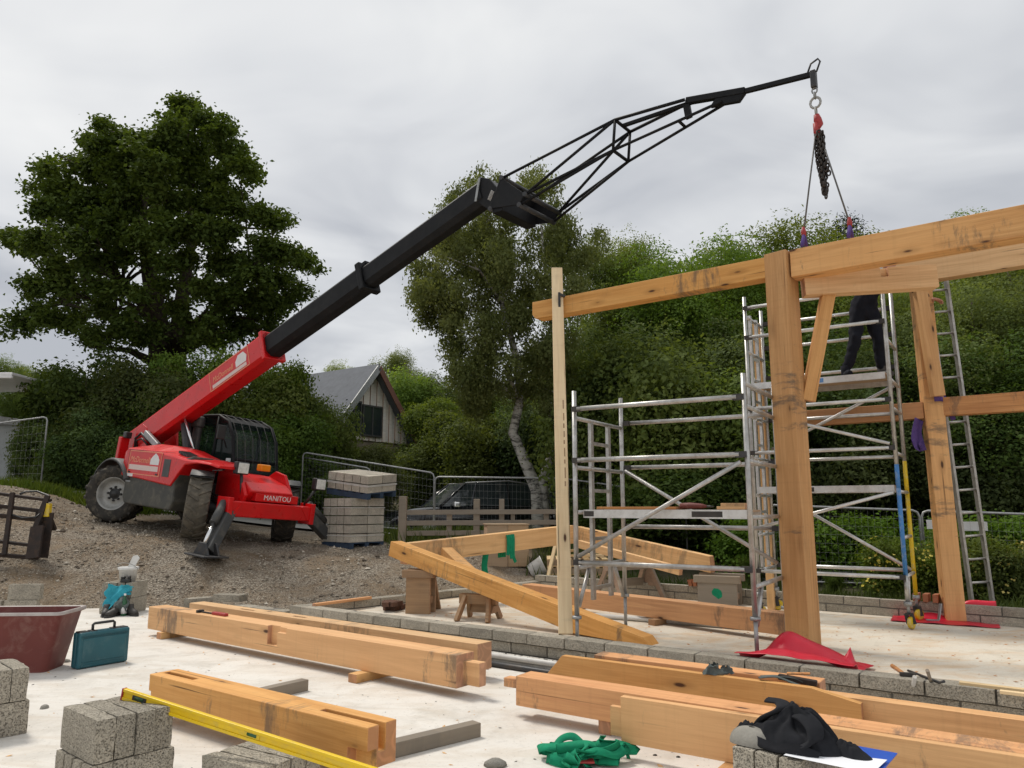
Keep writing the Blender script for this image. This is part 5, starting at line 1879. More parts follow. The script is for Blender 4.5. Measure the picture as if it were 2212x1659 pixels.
# goose-neck and carriage head
hp = [bp(1046, 388), bp(1068, 392), bp(1108, 438), bp(1104, 472), bp(1072, 462), bp(1040, 440)]
for off in (-0.13, 0.13):
    P = [w2t(p + bn * off) for p in hp]
    Q = [w2t(p + bn * (off + 0.025)) for p in hp]
    n = len(P)
    mb = MB().add(P + Q, [tuple(range(n)), tuple(reversed(range(n, 2 * n)))] + [(i, n + i, n + (i + 1) % n, (i + 1) % n) for i in range(n)])
    tpart(mb, 'gooseneck_plate', M['black'], 0.006, b3_)
mid = MB()
P = [w2t(p + bn * -0.10) for p in hp]
Q = [w2t(p + bn * 0.10) for p in hp]
n = len(P)
mid.add(P + Q, [tuple(range(n)), tuple(reversed(range(n, 2 * n)))] + [(i, n + i, n + (i + 1) % n, (i + 1) % n) for i in range(n)])
tpart(mid, 'gooseneck_core', M['dark_steel'], 0, b3_)
tpart(MB().bar(w2t(bp(1072, 440, -0.165)), w2t(bp(1080, 420, -0.165)), 0.004, 0.07, (0, 1, 0)), 'head_sticker', M['white'], 0, b3_)
tpart(MB().bar(w2t(bp(1050, 392, -0.155)), w2t(bp(1042, 442, -0.155)), 0.012, 0.04, (1, 0, 0)), 'end_seam', M['galv'], 0, b3_)

# ---- lattice jib carried on the head
jib = thing('crane_jib', 'black lattice jib attachment reaching from the boom head to the chain', 'crane jib', bp(1150, 450))
hx0, hx1, hx2, hx3 = bp(1122, 405), bp(1098, 470), bp(1148, 505), bp(1172, 440)
def jplate(P, off0, off1, name):
    A_ = [p + bn * off0 for p in P]
    B_ = [p + bn * off1 for p in P]
    n = len(A_)
    mb = MB().add(A_ + B_, [tuple(range(n)), tuple(reversed(range(n, 2 * n)))] + [(i, n + i, n + (i + 1) % n, (i + 1) % n) for i in range(n)])
    return mb.build(name, M['black'], jib, True, 0.006)


jplate([hx0, hx3, bp(1160, 462), hx1], -0.42, -0.395, 'cheek_plate')
jplate([hx0, hx3, bp(1160, 462), hx1], 0.395, 0.42, 'cheek_plate')
MB().bar((hx0 + hx1) / 2 - bn * 0.42, (hx0 + hx1) / 2 + bn * 0.42, 0.04, (hx0 - hx1).length, (hx0 - hx1).normalized()).build('back_plate', M['black'], jib, True, 0.006)
for p in (hx0, hx1, bp(1160, 462), hx3):
    MB().tube([p - bn * 0.43, p + bn * 0.43], 0.035, 8).build('cross_bar', M['dark_steel'], jib, True)
MB().bar(bp(1112, 462) - bn * 0.40, bp(1112, 462) + bn * 0.40, 0.18, 0.20).build('locking_bar', M['black'], jib, True, 0.01)
mt_, mb__ = bp(1345, 272), bp(1341, 337)
jt0, jt1 = bp(1483, 219), bp(1610, 197)
tipq = bp(1757, 160)
lowj = bp(1562, 222)
for s in (-1, 1):
    o1, o2 = bn * (s * 0.40), bn * (s * 0.20)
    for a_, b_, r_ in ((hx0 + o1, mt_ + o2, .020), (hx3 + o1, mb__ + o2, .020), (bp(1160, 462) + o1, mb__ + o2, .020), (hx3 + o1, mt_ + o2, .020),
                       (mt_ + o2, jt0 + bn * s * 0.05, .022), (mb__ + o2, lowj + bn * s * 0.04, .019), (mt_ + o2, mb__ + o2, .019)):
        MB().tube([a_, b_], r_, 8).build('lattice_chord', M['black'], jib, True)
for a_ in (mt_, mb__):
    MB().tube([a_ - bn * 0.2, a_ + bn * 0.2], 0.022, 8).build('lattice_spacer', M['black'], jib, True)
q_ = mb__.lerp(lowj, 0.62)
MB().tube([q_ - bn * 0.1, q_ + bn * 0.1], 0.02, 8).build('lattice_spacer', M['black'], jib, True)
MB().bar(mt_, jt0.lerp(jt1, 0.3), 0.045, 0.045).build('jib_spine', M['black'], jib, True, 0.005)
MB().bar(jt0, jt1, 0.08, 0.08).build('jib_sleeve', M['black'], jib, True, 0.008)
P = [jt1 + Vector((0, 0, -.03)), jt1 - bx * 0.08 + Vector((0, 0, -0.09)), lowj + Vector((0, 0, -0.03)), lowj - (lowj - mb__).normalized() * 0.16 + Vector((0, 0, 0.02)), jt0.lerp(jt1, 0.55)]
jplate(P, -0.03, 0.03, 'gusset_plate')
MB().bar(jt0 + Vector((0, 0, -.05)), jt0.lerp(lowj, 0.05) + Vector((0, 0, -0.22)), 0.05, 0.08, bx).build('jib_strut', M['black'], jib, True)
MB().bar(jt1 - (tipq - jt1).normalized() * 0.2, tipq, 0.05, 0.055).build('jib_extension', M['black'], jib, True, 0.005)
td = (tipq - jt1).normalized()
MB().bar(tipq + Vector((0, 0, 0.035)), tipq + Vector((0, 0, -0.17)), 0.08, 0.06, td).build('tip_block', M['dark_steel'], jib, True, 0.008)
lp = [tipq - td * 0.06 + Vector((0, 0, 0.03)), tipq - td * 0.02 + Vector((0, 0, 0.13)), tipq + td * 0.06 + Vector((0, 0, 0.17)), tipq + td * 0.08 + Vector((0, 0, 0.13)), tipq + td * 0.035 + Vector((0, 0, 0.02))]
MB().tube(lp, 0.011, 8).build('rope_guide', M['dark_steel'], jib, True)

# ---- lifting chain with wire legs down to the plate
base = tipq + Vector((0, 0, -0.17))
ch = thing('lifting_chain', 'lifting chain with hooks bunched under the jib tip, two wire legs to the plate', 'lifting chain', base)


def link(c, r, wire, axis, stretch=1.0, up=Vector((0, 0, 1))):
    axis = Vector(axis).normalized()
    s_ = axis.cross(up).normalized()
    return [c + s_ * (r * math.cos(2 * math.pi * k / 12)) + up * (r * stretch * math.sin(2 * math.pi * k / 12)) for k in range(12)]


cz = base + Vector((0, 0, 0.0))
for k, (dz, r_, w_, st_, mt__) in enumerate([(-.03, .028, .009, 1.2, 'galv'), (-.09, .03, .010, 1.2, 'galv'), (-.175, .055, .014, 1.15, 'rim'), (-.275, .03, .010, 1.6, 'rim')]):
    MB().tube(link(cz + Vector((0, 0, dz)), r_, w_, bn if k % 2 == 0 else bdir, st_), w_, 8, closed=True).build('ring', M[mt__], ch, True)
mb = MB()
mb.tube([cz + Vector((0, 0, -.32)), cz + Vector((0.01, 0, -.38)), cz + Vector((0.03, 0, -.43)), cz + Vector((0.0, 0, -.48)), cz + Vector((-0.02, 0, -.45))], [0.03, 0.045, 0.04, 0.036, 0.02], 8)
mb.tube([cz + Vector((-.01, 0, -.42)), cz + Vector((0.0, .01, -.52)), cz + Vector((0.01, 0, -.60))], [0.035, 0.04, 0.02], 8)
mb.build('red_hook', M['hook_red'], ch, True)
rc = random.Random(5)
mb = MB()
for strand in range(9):
    ox, oy = [(0, 0), (.03, .02), (-.02, .02), (.045, -.02), (0.01, -.035), (0.015, 0.03), (-.012, -.015), (0.028, -.01), (0.0, 0.012)][strand]
    n_l = [17, 16, 17, 12, 11, 16, 15, 13, 18][strand]
    for k in range(n_l):
        c = cz + Vector((ox + 0.0025 * k + 0.01 * math.sin(k * .4 + strand), oy, -0.55 - k * 0.042))
        axis = Vector((math.cos(k * 1.57 + strand), math.sin(k * 1.57 + strand), 0))
        mb.tube(link(c, 0.020, .006, axis, 1.5), 0.0095, 5, closed=True)
mb.build('chain_strands', M['chain'], ch, True)
hook_p = cz + Vector((0, 0, -.45))
for k, sgn in enumerate((-1, 1)):
    pq = Vector((FP.x, FP.y, ZT + 0.02)) + A2 * (0.50 + sgn * 0.235)
    top = pq + Vector((0, 0, 0.20))
    MB().tube([hook_p + Vector((0.02 * sgn, 0, -.08)), top], 0.009, 6).build('wire_leg', M['wire'], ch, True)
    MB().tube([top + Vector((0, 0, .06)), top, top + Vector((0, 0, -.05))], [0.016, 0.03, 0.022], 8).build('shackle', M['hook_red'], ch, True)
    sl = [top + Vector((0, 0, -.03)), pq + Vector((0, 0, 0.01)) - B2 * 0.115, pq + Vector((0, 0, -0.27)) - B2 * 0.118, pq + Vector((0, 0, -0.275)) + B2 * 0.118, pq + Vector((0, 0, 0.01)) + B2 * 0.115]
    mb = MB()
    mb.tube([sl[0], sl[1]], [0.02, 0.02], 6)
    mb.tube([sl[0], sl[4]], [0.02, 0.02], 6)
    mb.build('sling', M['purple_web'], ch, True)


# ------------------------------------------------------------------ pallets of blocks
PBM = rough_box(0.204, 0.432, 0.166, 1, 1, 1, 0.0, 3, 0.004)
PBM.materials.append(M['block_warm'])


def pallet_load(label, base, rz, cols, rows, tiltx=0.0, tilty=0.0, skew=0.0):
    rot = Matrix.Rotation(rz, 3, 'Z') @ Matrix.Rotation(tiltx, 3, 'X') @ Matrix.Rotation(tilty, 3, 'Y')
    root = thing('block_pallet', label, 'block pallet', base, rot, 'pallets of blocks')
    W_ = cols * 0.215
    pl_ = MB()
    for k in range(3):
        pl_.box((-W_ / 2, -0.44 + 0.39 * k, 0.0), (W_ / 2, -0.34 + 0.39 * k, 0.10))
    for k in range(6):
        pl_.box((-W_ / 2 + (W_ - 0.1) * k / 5, -0.45, 0.10), (-W_ / 2 + 0.1 + (W_ - 0.1) * k / 5, 0.45, 0.12))
    pl_.build('pallet', M['blue_pallet'], root)
    rr = random.Random(int(base[0] * 100))
    for c in range(cols):
        for r_ in range(rows):
            for d in range(2):
                o = bpy.data.objects.new('block', PBM)
                C.objects.link(o)
                o.parent = root
                o.location = (-W_ / 2 + 0.1075 + c * 0.215 + skew * r_ + rr.uniform(-.003, .003), -0.222 + d * 0.444 + rr.uniform(-.004, .004), 0.121 + r_ * 0.175)
    H_ = 0.12 + rows * 0.175
    for z in (0.25, H_ - 0.2):
        mb = MB()
        for (x0, y0, x1, y1) in ((-W_ / 2 - .004, -.448, W_ / 2 + .004, -.448), (W_ / 2 + .004, -.448, W_ / 2 + .004, .448)):
            mb.bar((x0 + skew * z * 4, y0, z), (x1 + skew * z * 4, y1, z), 0.002, 0.014)
        mb.build('strap', M['pvc'], root)
    return root


M['blue_pallet'] = surf('dark_blue_pallet', (0.03, 0.06, 0.11), (0.02, 0.035, 0.06), 5, 0.7)
pb = at_depth(762, 1182, 15.5)
pb.z = ground_z(pb.x, pb.y) - 0.04
pallet_load('lower pallet of pale concrete blocks beside the telehandler', pb, R(-38), 4, 5)
pallet_load('upper tilted pallet of pale concrete blocks on top of the other', pb + Vector((0.14, 0.0, 0.115 + 5 * 0.175 + 0.06)), R(-30), 5, 2, R(5), R(7), 0.004)

# ------------------------------------------------------------------ post and rail fence
fr_ = thing('rail_fence', 'weathered timber post and rail fence in front of the black car', 'fence', (-1.2, 16, ground_z(-1.2, 16)))


def fpost(x, ytop, ybot, Y, w):
    a = at_depth(x, ytop, Y)
    b = at_depth(x, ybot, Y)
    b.x = a.x
    b.z = min(b.z, ground_z(b.x, Y)) - 0.1
    MB().bar(b, a, w, w, (0, 1, 0)).build('fence_post', M['oldwood'], fr_, True, 0.01)


fpost(871, 1072, 1172, 15.9, 0.16)
fpost(971, 1108, 1172, 16.0, 0.11)
fpost(1030, 1078, 1170, 16.0, 0.13)
fpost(1084, 1078, 1170, 16.1, 0.11)
fpost(1108, 1108, 1170, 16.1, 0.09)
fpost(1180, 1110, 1170, 16.1, 0.11)
for y in (1108, 1131, 1153):
    MB().bar(at_depth(866, y - 1, 15.86), at_depth(1225, y - 3, 16.0), 0.035, 0.10).build('fence_rail', M['oldwood'], fr_, True, 0.004)


# ------------------------------------------------------------------ mesh site fence panels
def heras(label, a, b, bottom=None, mesh=True, corner=True):
    """a, b: top corners; the panel goes down to the ground"""
    a, b = Vector(a), Vector(b)
    root = thing('site_fence_panel', label, 'fence panel', (a.x, a.y, ground_z(a.x, a.y)), None, 'mesh site fence panels')
    za = bottom if bottom is not None else ground_z(a.x, a.y)
    zb = bottom if bottom is not None else ground_z(b.x, b.y)
    d = (b - a).normalized()
    r_ = 0.10
    pts = [Vector((a.x, a.y, za)), a - Vector((0, 0, r_)), a + d * r_ * 0.3 - Vector((0, 0, r_ * .3)), a + d * r_, b - d * r_, b - d * r_ * 0.3 - Vector((0, 0, r_ * .3)), b - Vector((0, 0, r_)), Vector((b.x, b.y, zb))]
    MB().tube(pts, 0.021, 8).build('tube_frame', M['galv'], root, True)
    MB().tube([Vector((a.x, a.y, za + .12)), Vector((b.x, b.y, zb + .12))], 0.018, 6).build('bottom_rail', M['galv'], root, True)
    if mesh:
        mb = MB()
        n = int((b - a).length / 0.10)
        for k in range(1, n):
            t = k / n
            p = a.lerp(b, t)
            q = Vector((p.x, p.y, za + (zb - za) * t + .12))
            mb.tube([q, p], 0.0014, 3, False)
        for k in range(1, 9):
            f = k / 9
            mb.tube([a.lerp(Vector((a.x, a.y, za)), f), b.lerp(Vector((b.x, b.y, zb)), f)], 0.0014, 3, False)
        mb.build('wire_mesh', M['galv'], root, True)
    MB().box((-.12, -.3, -0.02), (.12, .3, .12)).build('foot_block', M['charcoal'], root, True and False)
    return root


heras('mesh site fence panel rising above the block pallets', at_depth(655, 977, 19.4), at_depth(938, 1022, 18.6))
heras('mesh site fence panel ending at the cab of the telehandler', at_depth(560, 972, 20.2), at_depth(800, 1012, 19.8))
heras('mesh site fence panel in front of the birch trunk', at_depth(940, 1030, 18.9), at_depth(1215, 1033, 18.4))
heras('mesh site fence panel seen through the left scaffold tower', at_depth(1222, 1034, 18.2), at_depth(1480, 1070, 16.2))
heras('mesh site fence panel seen through the caster tower', at_depth(1660, 1091, 13.6), at_depth(1985, 1103, 12.9), 0.1)
heras('mesh site fence panel behind the leaning ladder', at_depth(1990, 1103, 12.9), at_depth(2280, 1113, 12.2), 0.1)
heras('mesh site fence panel at the far left in front of the pale shed', at_depth(-60, 922, 18.4), at_depth(103, 900, 18.8))
for k, (x, y, w, h_) in enumerate(((2013, 1133, 22, 15), (2106, 1137, 54, 18))):
    a = at_depth(x - w / 2, y, 12.75)
    b = at_depth(x + w / 2, y, 12.75)
    z = a.z
    o = MB().box((0, -0.006, -0.075), ((b - a).length, 0.006, 0.075)).build('fence_sign', M['white'], None, False, 0.003, a)
    tag(o, ['small white sign on the fence left of the rear post', 'white sign on the fence behind the ladder'][k], 'sign')

# ------------------------------------------------------------------ cars behind the fence
def car(label, loc, heading, body, scale=1.0, L=4.6, W=1.86, Ht=1.66):
    rot = Matrix.Rotation(heading, 3, 'Z')
    root = thing('parked_car', label, 'car', loc, rot)
    # half-profile stations along x (front is +x): (x, z_low, z_belt, half width)
    st = [(-2.28, 0.50, 0.86, 0.70), (-2.22, 0.38, 0.98, 0.82), (-1.9, 0.33, 1.02, 0.91), (-1.0, 0.30, 1.02, 0.93), (0.2, 0.30, 1.0, 0.93), (0.95, 0.30, 0.98, 0.93),
          (1.55, 0.32, 0.93, 0.91), (2.0, 0.36, 0.86, 0.86), (2.22, 0.42, 0.76, 0.74), (2.29, 0.50, 0.66, 0.55)]
    rows = []
    for x, zl, zb_, hw in st:
        rows.append([Vector((x, -hw * 0.80, zl)), Vector((x, -hw * 0.97, zl + 0.10)), Vector((x, -hw, (zl + zb_) / 2)), Vector((x, -hw * 0.97, zb_ - 0.06)), Vector((x, -hw * 0.90, zb_)), Vector((x, 0, zb_ + 0.035)),
                     Vector((x, hw * 0.90, zb_)), Vector((x, hw * 0.97, zb_ - 0.06)), Vector((x, hw, (zl + zb_) / 2)), Vector((x, hw * 0.97, zl + 0.10)), Vector((x, hw * 0.80, zl)), Vector((x, -hw * 0.80, zl))])
    mb = MB().grid(rows)
    n = 12
    mb.f += [tuple(range(n - 1)), tuple(reversed(range((len(rows) - 1) * n, len(rows) * n - 1)))]
    mb.s += [True, True]
    mb.m += [0, 0]
    bd = mb.build('body', body, root)
    # greenhouse
    top = [(-2.05, 1.02), (-1.72, 1.55), (-0.9, 1.655), (-0.1, 1.665), (0.35, 1.60), (1.10, 1.0)]
    rows = []
    for x, z in top:
        hw = 0.86 if z < 1.1 else 0.66
        rows.append([Vector((x, -hw, z)), Vector((x, -hw * 0.6, z + (0.0 if z < 1.1 else .02))), Vector((x, hw * 0.6, z + (0.0 if z < 1.1 else .02))), Vector((x, hw, z))])
    rf = MB().grid(rows[1:5])
    rf.build('roof', body, root)
    ws = MB().grid([[p * 1.0 for p in rows[4]], [p * 1.0 for p in rows[5]]])
    ws.build('windscreen', M['screen_glass'], root)
    MB().grid([rows[0], rows[1]]).build('rear_window', M['window_glass'], root)
    for s in (0, 3):
        mb = MB()
        P = [r_[s] for r_ in rows]
        lowp = [Vector((p.x, 0.86 * (-1 if s == 0 else 1), 0.99)) for p in (rows[5][s], rows[0][s])]
        mb.add(P, [tuple(range(6))])
        sw = mb.build('side_window', M['window_glass'], root)
        for xx, xt in ((-0.85, -0.85), (0.25, 0.05)):
            MB().bar(Vector((xx, P[0].y, 1.0)), Vector((xt, P[2].y, 1.64)), 0.05, 0.03).build('pillar', body, sw)
        for (i, j) in ((4, 5), (0, 1)):
            MB().tube([P[i], P[j]], 0.035, 6).build('pillar', body, sw)
        MB().tube([P[1] + Vector((0, 0, .03)), P[2] + Vector((0, 0, .03)), P[4] + Vector((0, 0, .02))], 0.018, 6).build('roof_rail', M['galv'], sw)
    for s in (-1, 1):
        MB().box((1.93, s * 0.80 - 0.13, 0.62), (2.18, s * 0.80 + 0.05, 0.76)).build('headlight', M['lamp'], root, bevel=0.03)
        MB().box((0.62, s * 0.98 - 0.10, 0.98), (0.80, s * 0.98 + 0.10, 1.12)).build('door_mirror', M['chrome'] if s > -2 else body, root, bevel=0.04)
        for x in (-1.38, 1.40):
            Mx = Matrix.Translation((x, s * 0.82, 0.35)) @ Matrix.Rotation(R(90), 4, 'X')
            w_ = MB().lathe([(0.24, -0.11), (0.33, -0.11), (0.35, -0.06), (0.35, 0.06), (0.33, 0.11), (0.24, 0.11)], 24, Mx, closed=False).build('wheel', M['tyre'], root)
            MB().lathe([(0.0, -.08), (0.1, -.09), (0.24, -0.10), (0.24, 0.10), (0.1, .09), (0.0, .08)], 18, Mx).build('rim', M['rim'], w_)
    MB().box((2.24, -0.42, 0.44), (2.31, 0.42, 0.62)).build('grille', M['galv'], root, bevel=0.01)
    for x in (-0.3, 0.7):
        MB().box((x, -0.945, 0.86), (x + 0.18, -0.93, 0.885)).build('door_handle', M['chrome'], bd)
    return root


cp = at_depth(1012, 1120, 20.8)
car('black parked car behind the timber fence', Vector((cp.x, cp.y, ground_z(cp.x, cp.y) - 0.02)), R(204), M['car_black'])
cp = at_depth(1175, 1100, 25.5)
car('silver parked car half hidden behind the birch trunk', Vector((cp.x, cp.y, ground_z(cp.x, cp.y))), R(235), M['car_silver'])

# ------------------------------------------------------------------ house with the clad gable
hg = Vector((0.57, 0.82, 0)).normalized()
hb = Vector((-hg.y, hg.x, 0))
apx = at_depth(801, 791, 32.0)
hz = apx.z
hrot = Matrix((hg, hb, Vector((0, 0, 1)))).transposed()
house = thing('house', 'clad gable house with slate roof behind the shrubs', 'house', (apx.x, apx.y, 1.6), hrot)
zr = hz - 1.6
S = 1.22
hwid = 2.55
ze = zr - hwid * S
mb = MB()
mb.prism([(-hwid, -0.3), (hwid, -0.3), (hwid, ze + .0), (0, zr - 0.12), (-hwid, ze)], 0.05, 8.0, Matrix(((1, 0, 0, 0), (0, 0, 1, 0), (0, 1, 0, 0), (0, 0, 0, 1))))
mb.build('wall', M['stone'], house)
for k in range(26):
    x0 = -hwid + 2 * hwid * k / 26
    x1 = x0 + 2 * hwid / 26 - 0.02
    zt0, zt1 = zr - 0.12 - abs(x0) * S, zr - 0.12 - abs(x1) * S
    z0 = 2.7
    mb = MB()
    o_ = 0.03 * (k % 2)
    if min(zt0, zt1) > z0 + 0.05:
        mb.prism([(x0, z0), (x1, z0), (x1, zt1), (x0, zt0)], -0.02 - o_, 0.04, Matrix(((1, 0, 0, 0), (0, 0, 1, 0), (0, 1, 0, 0), (0, 0, 0, 1))))
        mb.build('cladding_board', M['larch'], house)
ov = 0.42
for s in (-1, 1):
    v = [(0, -0.5, zr + 0.05), (0, 8.3, zr + 0.05), (s * (hwid + ov), 8.3, zr + 0.05 - (hwid + ov) * S), (s * (hwid + ov), -0.5, zr + 0.05 - (hwid + ov) * S)]
    v2 = [(a, b, c - 0.16) for a, b, c in v]
    fs = [(0, 1, 2, 3), (7, 6, 5, 4), (0, 3, 7, 4), (3, 2, 6, 7), (2, 1, 5, 6), (1, 0, 4, 5)]
    if s > 0:
        fs = [tuple(reversed(f)) for f in fs]
    rf_ = MB().add(v + v2, fs).build('roof', M['slate'], house)
    MB().bar(Vector((0, -0.54, zr - 0.12)), Vector((s * (hwid + ov), -0.54, zr - 0.12 - (hwid + ov) * S)), 0.05, 0.26, (0, 0, 1)).build('bargeboard', M['barge'] if s > 0 else M['galv'], rf_)
for (x0, x1, z0_, z1_) in ((-1.35, -0.62, 2.95, 4.25), (-0.42, 0.62, 2.95, 4.15)):
    w_ = MB().box((x0, -0.10, z0_), (x1, -0.06, z1_)).build('window', M['window_glass'], house)
    for (a, b, c, d) in ((x0 - .06, x0, z0_, z1_), (x1, x1 + .06, z0_, z1_), (x0 - .06, x1 + .06, z1_, z1_ + .07), (x0 - .06, x1 + .06, z0_ - .07, z0_), ((x0 + x1) / 2 - .03, (x0 + x1) / 2 + .03, z0_, z1_)):
        MB().box((a, -0.13, c), (b, -0.05, d)).build('frame', M['charcoal'], w_)

# pale shed and roof edge at the far left
sp_ = at_depth(20, 960, 24)
shd = thing('shed', 'pale shed behind the mesh fence at the far left', 'shed', (sp_.x, sp_.y, 1.5), R(20))
MB().box((-1.6, 0, 0), (0.9, 2.6, 2.6)).build('wall', M['shed'], shd)
MB().prism([(-1.8, 2.6), (1.1, 2.6), (1.1, 2.72), (-1.8, 3.0)], -0.2, 2.8, Matrix(((1, 0, 0, 0), (0, 0, 1, 0), (0, 1, 0, 0), (0, 0, 0, 1)))).build('roof', M['galv'], shd)
MB().box((0.15, -0.03, 0.1), (0.75, -0.003, 2.2)).build('door', M['white'], shd)
ev = at_depth(26, 808, 20)
pch = thing('canopy', 'white canopy edge cut off by the left edge of the picture', 'canopy', (ev.x - 1.0, ev.y, ground_z(ev.x - 1.0, ev.y)))
gz0 = ground_z(ev.x - 1.0, ev.y)
MB().box((-2.2, 0, ev.z - gz0 - 0.03), (1.0, 3.0, ev.z - gz0 + 0.05)).build('roof', M['white'], pch, bevel=0.02)
MB().box((-2.2, -0.08, ev.z - gz0 - 0.13), (1.05, 0.0, ev.z - gz0 - 0.05)).build('gutter', M['white'], pch, bevel=0.02)
MB().box((-2.1, 0.1, 0), (-1.95, 0.25, ev.z - gz0 - .06)).build('support_post', M['white'], pch)
MB().box((-0.65, 0.1, 0), (-0.50, 0.25, ev.z - gz0 - .06)).build('support_post', M['white'], pch)

# ------------------------------------------------------------------ rusty fork carriage on the gravel bank
fb = at_depth(62, 1206, 12.6)
fb.z = ground_z(fb.x, fb.y)
fk = thing('fork_carriage', 'rusty steel fork carriage lying on the gravel bank', 'fork carriage', fb)


def fkp(x, y, dy=0.0):
    """place in the carriage plane, which leans back a little"""
    p = at_depth(x * 0.243, 864 + y * 0.243, 12.6)
    t = (p.z - fb.z)
    return at_depth(x * 0.243, 864 + y * 0.243, 12.6 + 0.28 * t + dy)


for (a, b, w, nm) in (((-160, 812), (455, 893), .05, 'top_rail'), ((-160, 925), (395, 990), .055, 'cross_bar'), ((-160, 1010), (375, 1070), .06, 'cross_bar'), ((-160, 1240), (270, 1290), .05, 'cross_bar'), ((-160, 1365), (340, 1405), .06, 'bottom_rail')):
    MB().bar(fkp(*a), fkp(*b), 0.05, w, (0, -0.3, 1)).build(nm, M['rust'], fk, True, 0.006)
for (a, b, w) in (((112, 825), (38, 1380), .075), ((425, 850), (318, 1130), .085), ((335, 1120), (290, 1410), .22)):
    MB().bar(fkp(*a, -0.04), fkp(*b, -0.04), w, 0.05, (0, 1, 0.3)).build('upright', M['rust'], fk, True, 0.006)
MB().bar(fkp(400, 1000, 0.02), fkp(345, 1400, 0.25), 0.04, 0.30, (1, 0, 0)).build('side_plate', M['rust'], fk, True, 0.006)
MB().bar(fkp(430, 1060, 0.05), fkp(465, 1150, 0.3), 0.05, 0.14, (1, 0, 0)).build('side_plate', M['rust'], fk, True, 0.006)
MB().tube([fkp(180, 835), fkp(230, 815, .1), fkp(330, 812, .15), fkp(430, 850, .1), fkp(440, 900)], 0.018, 6).build('hose', M['black_plastic'], fk, True)
MB().tube([fkp(110, 1020, -.05), fkp(200, 1050, -.1), fkp(320, 1040, -.08), fkp(370, 1000, -.05)], 0.015, 6).build('hose', M['black_plastic'], fk, True)
MB().box(fkp(405, 985) - Vector((.06, .03, .10)), fkp(440, 940) + Vector((.03, .03, .04))).build('yellow_tag', M['yellow_paint'], fk, True, 0.006)

# ------------------------------------------------------------------ stacks beyond the inner floor
def ply_box(label, p, rz, w, d, h_):
    root = thing('plywood_box', label, 'box', p, rz)
    for nm, lo, hi in (('panel', (0, 0, 0), (w / 2 - .004, 0.02, h_)), ('panel', (w / 2 + .004, 0, 0), (w, 0.02, h_)), ('panel', (0, d, 0), (w, d + .02, h_)), ('panel', (0, 0.02, 0), (0.02, d, h_)), ('panel', (w - .02, 0.02, 0), (w, d, h_)), ('lid', (-.02, -.02, h_), (w + .02, d + .04, h_ + .02))):
        MB().box(lo, hi).build(nm, M['plywood'], root, bevel=0.003)
    return root


pbx = at_depth(1052, 1246, 14.6)
pbx.z = ground_z(pbx.x, pbx.y) - 0.05
ply_box('plywood box standing behind the roof frame', pbx, R(8), 0.80, 0.6, 0.78)
pd = at_depth(1182, 1250, 14.2)
gpal = 'stacked pallets'
for k in range(3):
    rt = thing('pallet', ['lowest pallet of the stack behind the prop', 'middle pallet of the stack behind the prop', 'top pallet of the stack behind the prop'][k],
               'pallet', (pd.x, pd.y, ground_z(pd.x, pd.y) - .04 + 0.145 * k), R(-12 + 5 * k), gpal)
    for j in range(7):
        MB().box((0.17 * j, 0, 0.12), (0.17 * j + 0.11, 0.95, 0.142)).build('deck_board', M['spruce'], rt)
    for j in range(3):
        MB().box((0, 0.43 * j, 0.022), (1.13, 0.43 * j + 0.09, 0.12)).build('stringer', M['plywood'], rt)
        MB().box((0, 0.43 * j - .0, 0.0), (1.13, 0.43 * j + 0.09, 0.022)).build('base_board', M['spruce'], rt)
rr = random.Random(3)
for k in range(7):
    q = Vector((pd.x + 0.1 + rr.random() * 0.8, pd.y + 0.1 + 0.6 * rr.random(), ground_z(pd.x, pd.y) + 0.40 + 0.045 * k))
    a = rr.uniform(-0.9, 0.9)
    timber('offcut', 'pale offcut lying crosswise on the stacked pallets, number %s from the bottom' % ['one', 'two', 'three', 'four', 'five', 'six', 'seven'][k], q,
           q + Vector((math.cos(a), math.sin(a), 0)) * rr.uniform(0.35, 0.7), 0.07, 0.045, M['spruce'], 'offcut', 'offcuts on the stacked pallets', bevel=0.003)
sk_ = timber('offcut', 'pale batten leaning against the stacked pallets', Vector((pd.x + 0.02, pd.y - 0.25, ground_z(pd.x, pd.y))), Vector((pd.x + 0.22, pd.y - 0.02, ground_z(pd.x, pd.y) + 0.75)), 0.07, 0.03, M['spruce'], 'offcut', bevel=0.003)
# tipped grey tub beside the pallets
tb = thing('bucket', 'tipped grey bucket beside the stacked pallets', 'bucket', (pd.x - 0.12, pd.y + 0.25, ground_z(pd.x, pd.y) + .22), Matrix.Rotation(R(64), 3, 'Y') @ Matrix.Scale(0.7, 3))
MB().lathe([(0.0, -.3), (0.2, -.3), (0.27, 0.12), (0.285, 0.12), (0.285, 0.10), (0.27, 0.1), (0.19, -.28), (0, -.28)], 20).build('pail', M['white_plastic'], tb)
MB().tube([(0.28 * math.cos(a), 0.28 * math.sin(a), 0.10 + 0.16 * math.sin(a)) for a in [math.pi * k / 10 for k in range(11)]], 0.007, 6).build('handle', M['dark_steel'], tb)

# loose bricks
bk_me = rough_box(0.215, 0.1025, 0.065, 1, 1, 1, 0, 4, 0.003)
bk_me.materials.append(M['brick'])
bk_md = rough_box(0.215, 0.1025, 0.065, 1, 1, 1, 0, 6, 0.003)
bk_md.materials.append(M['brick_dark'])
words = ['first', 'second', 'third', 'fourth', 'fifth', 'sixth', 'seventh', 'eighth']


def brick(label, p, rz, me_, group, rx=0.0, ry=0.0):
    o = bpy.data.objects.new('brick', me_)
    C.objects.link(o)
    o.location = p
    o.rotation_euler = (rx, ry, rz)
    return tag(o, label, 'brick', group)


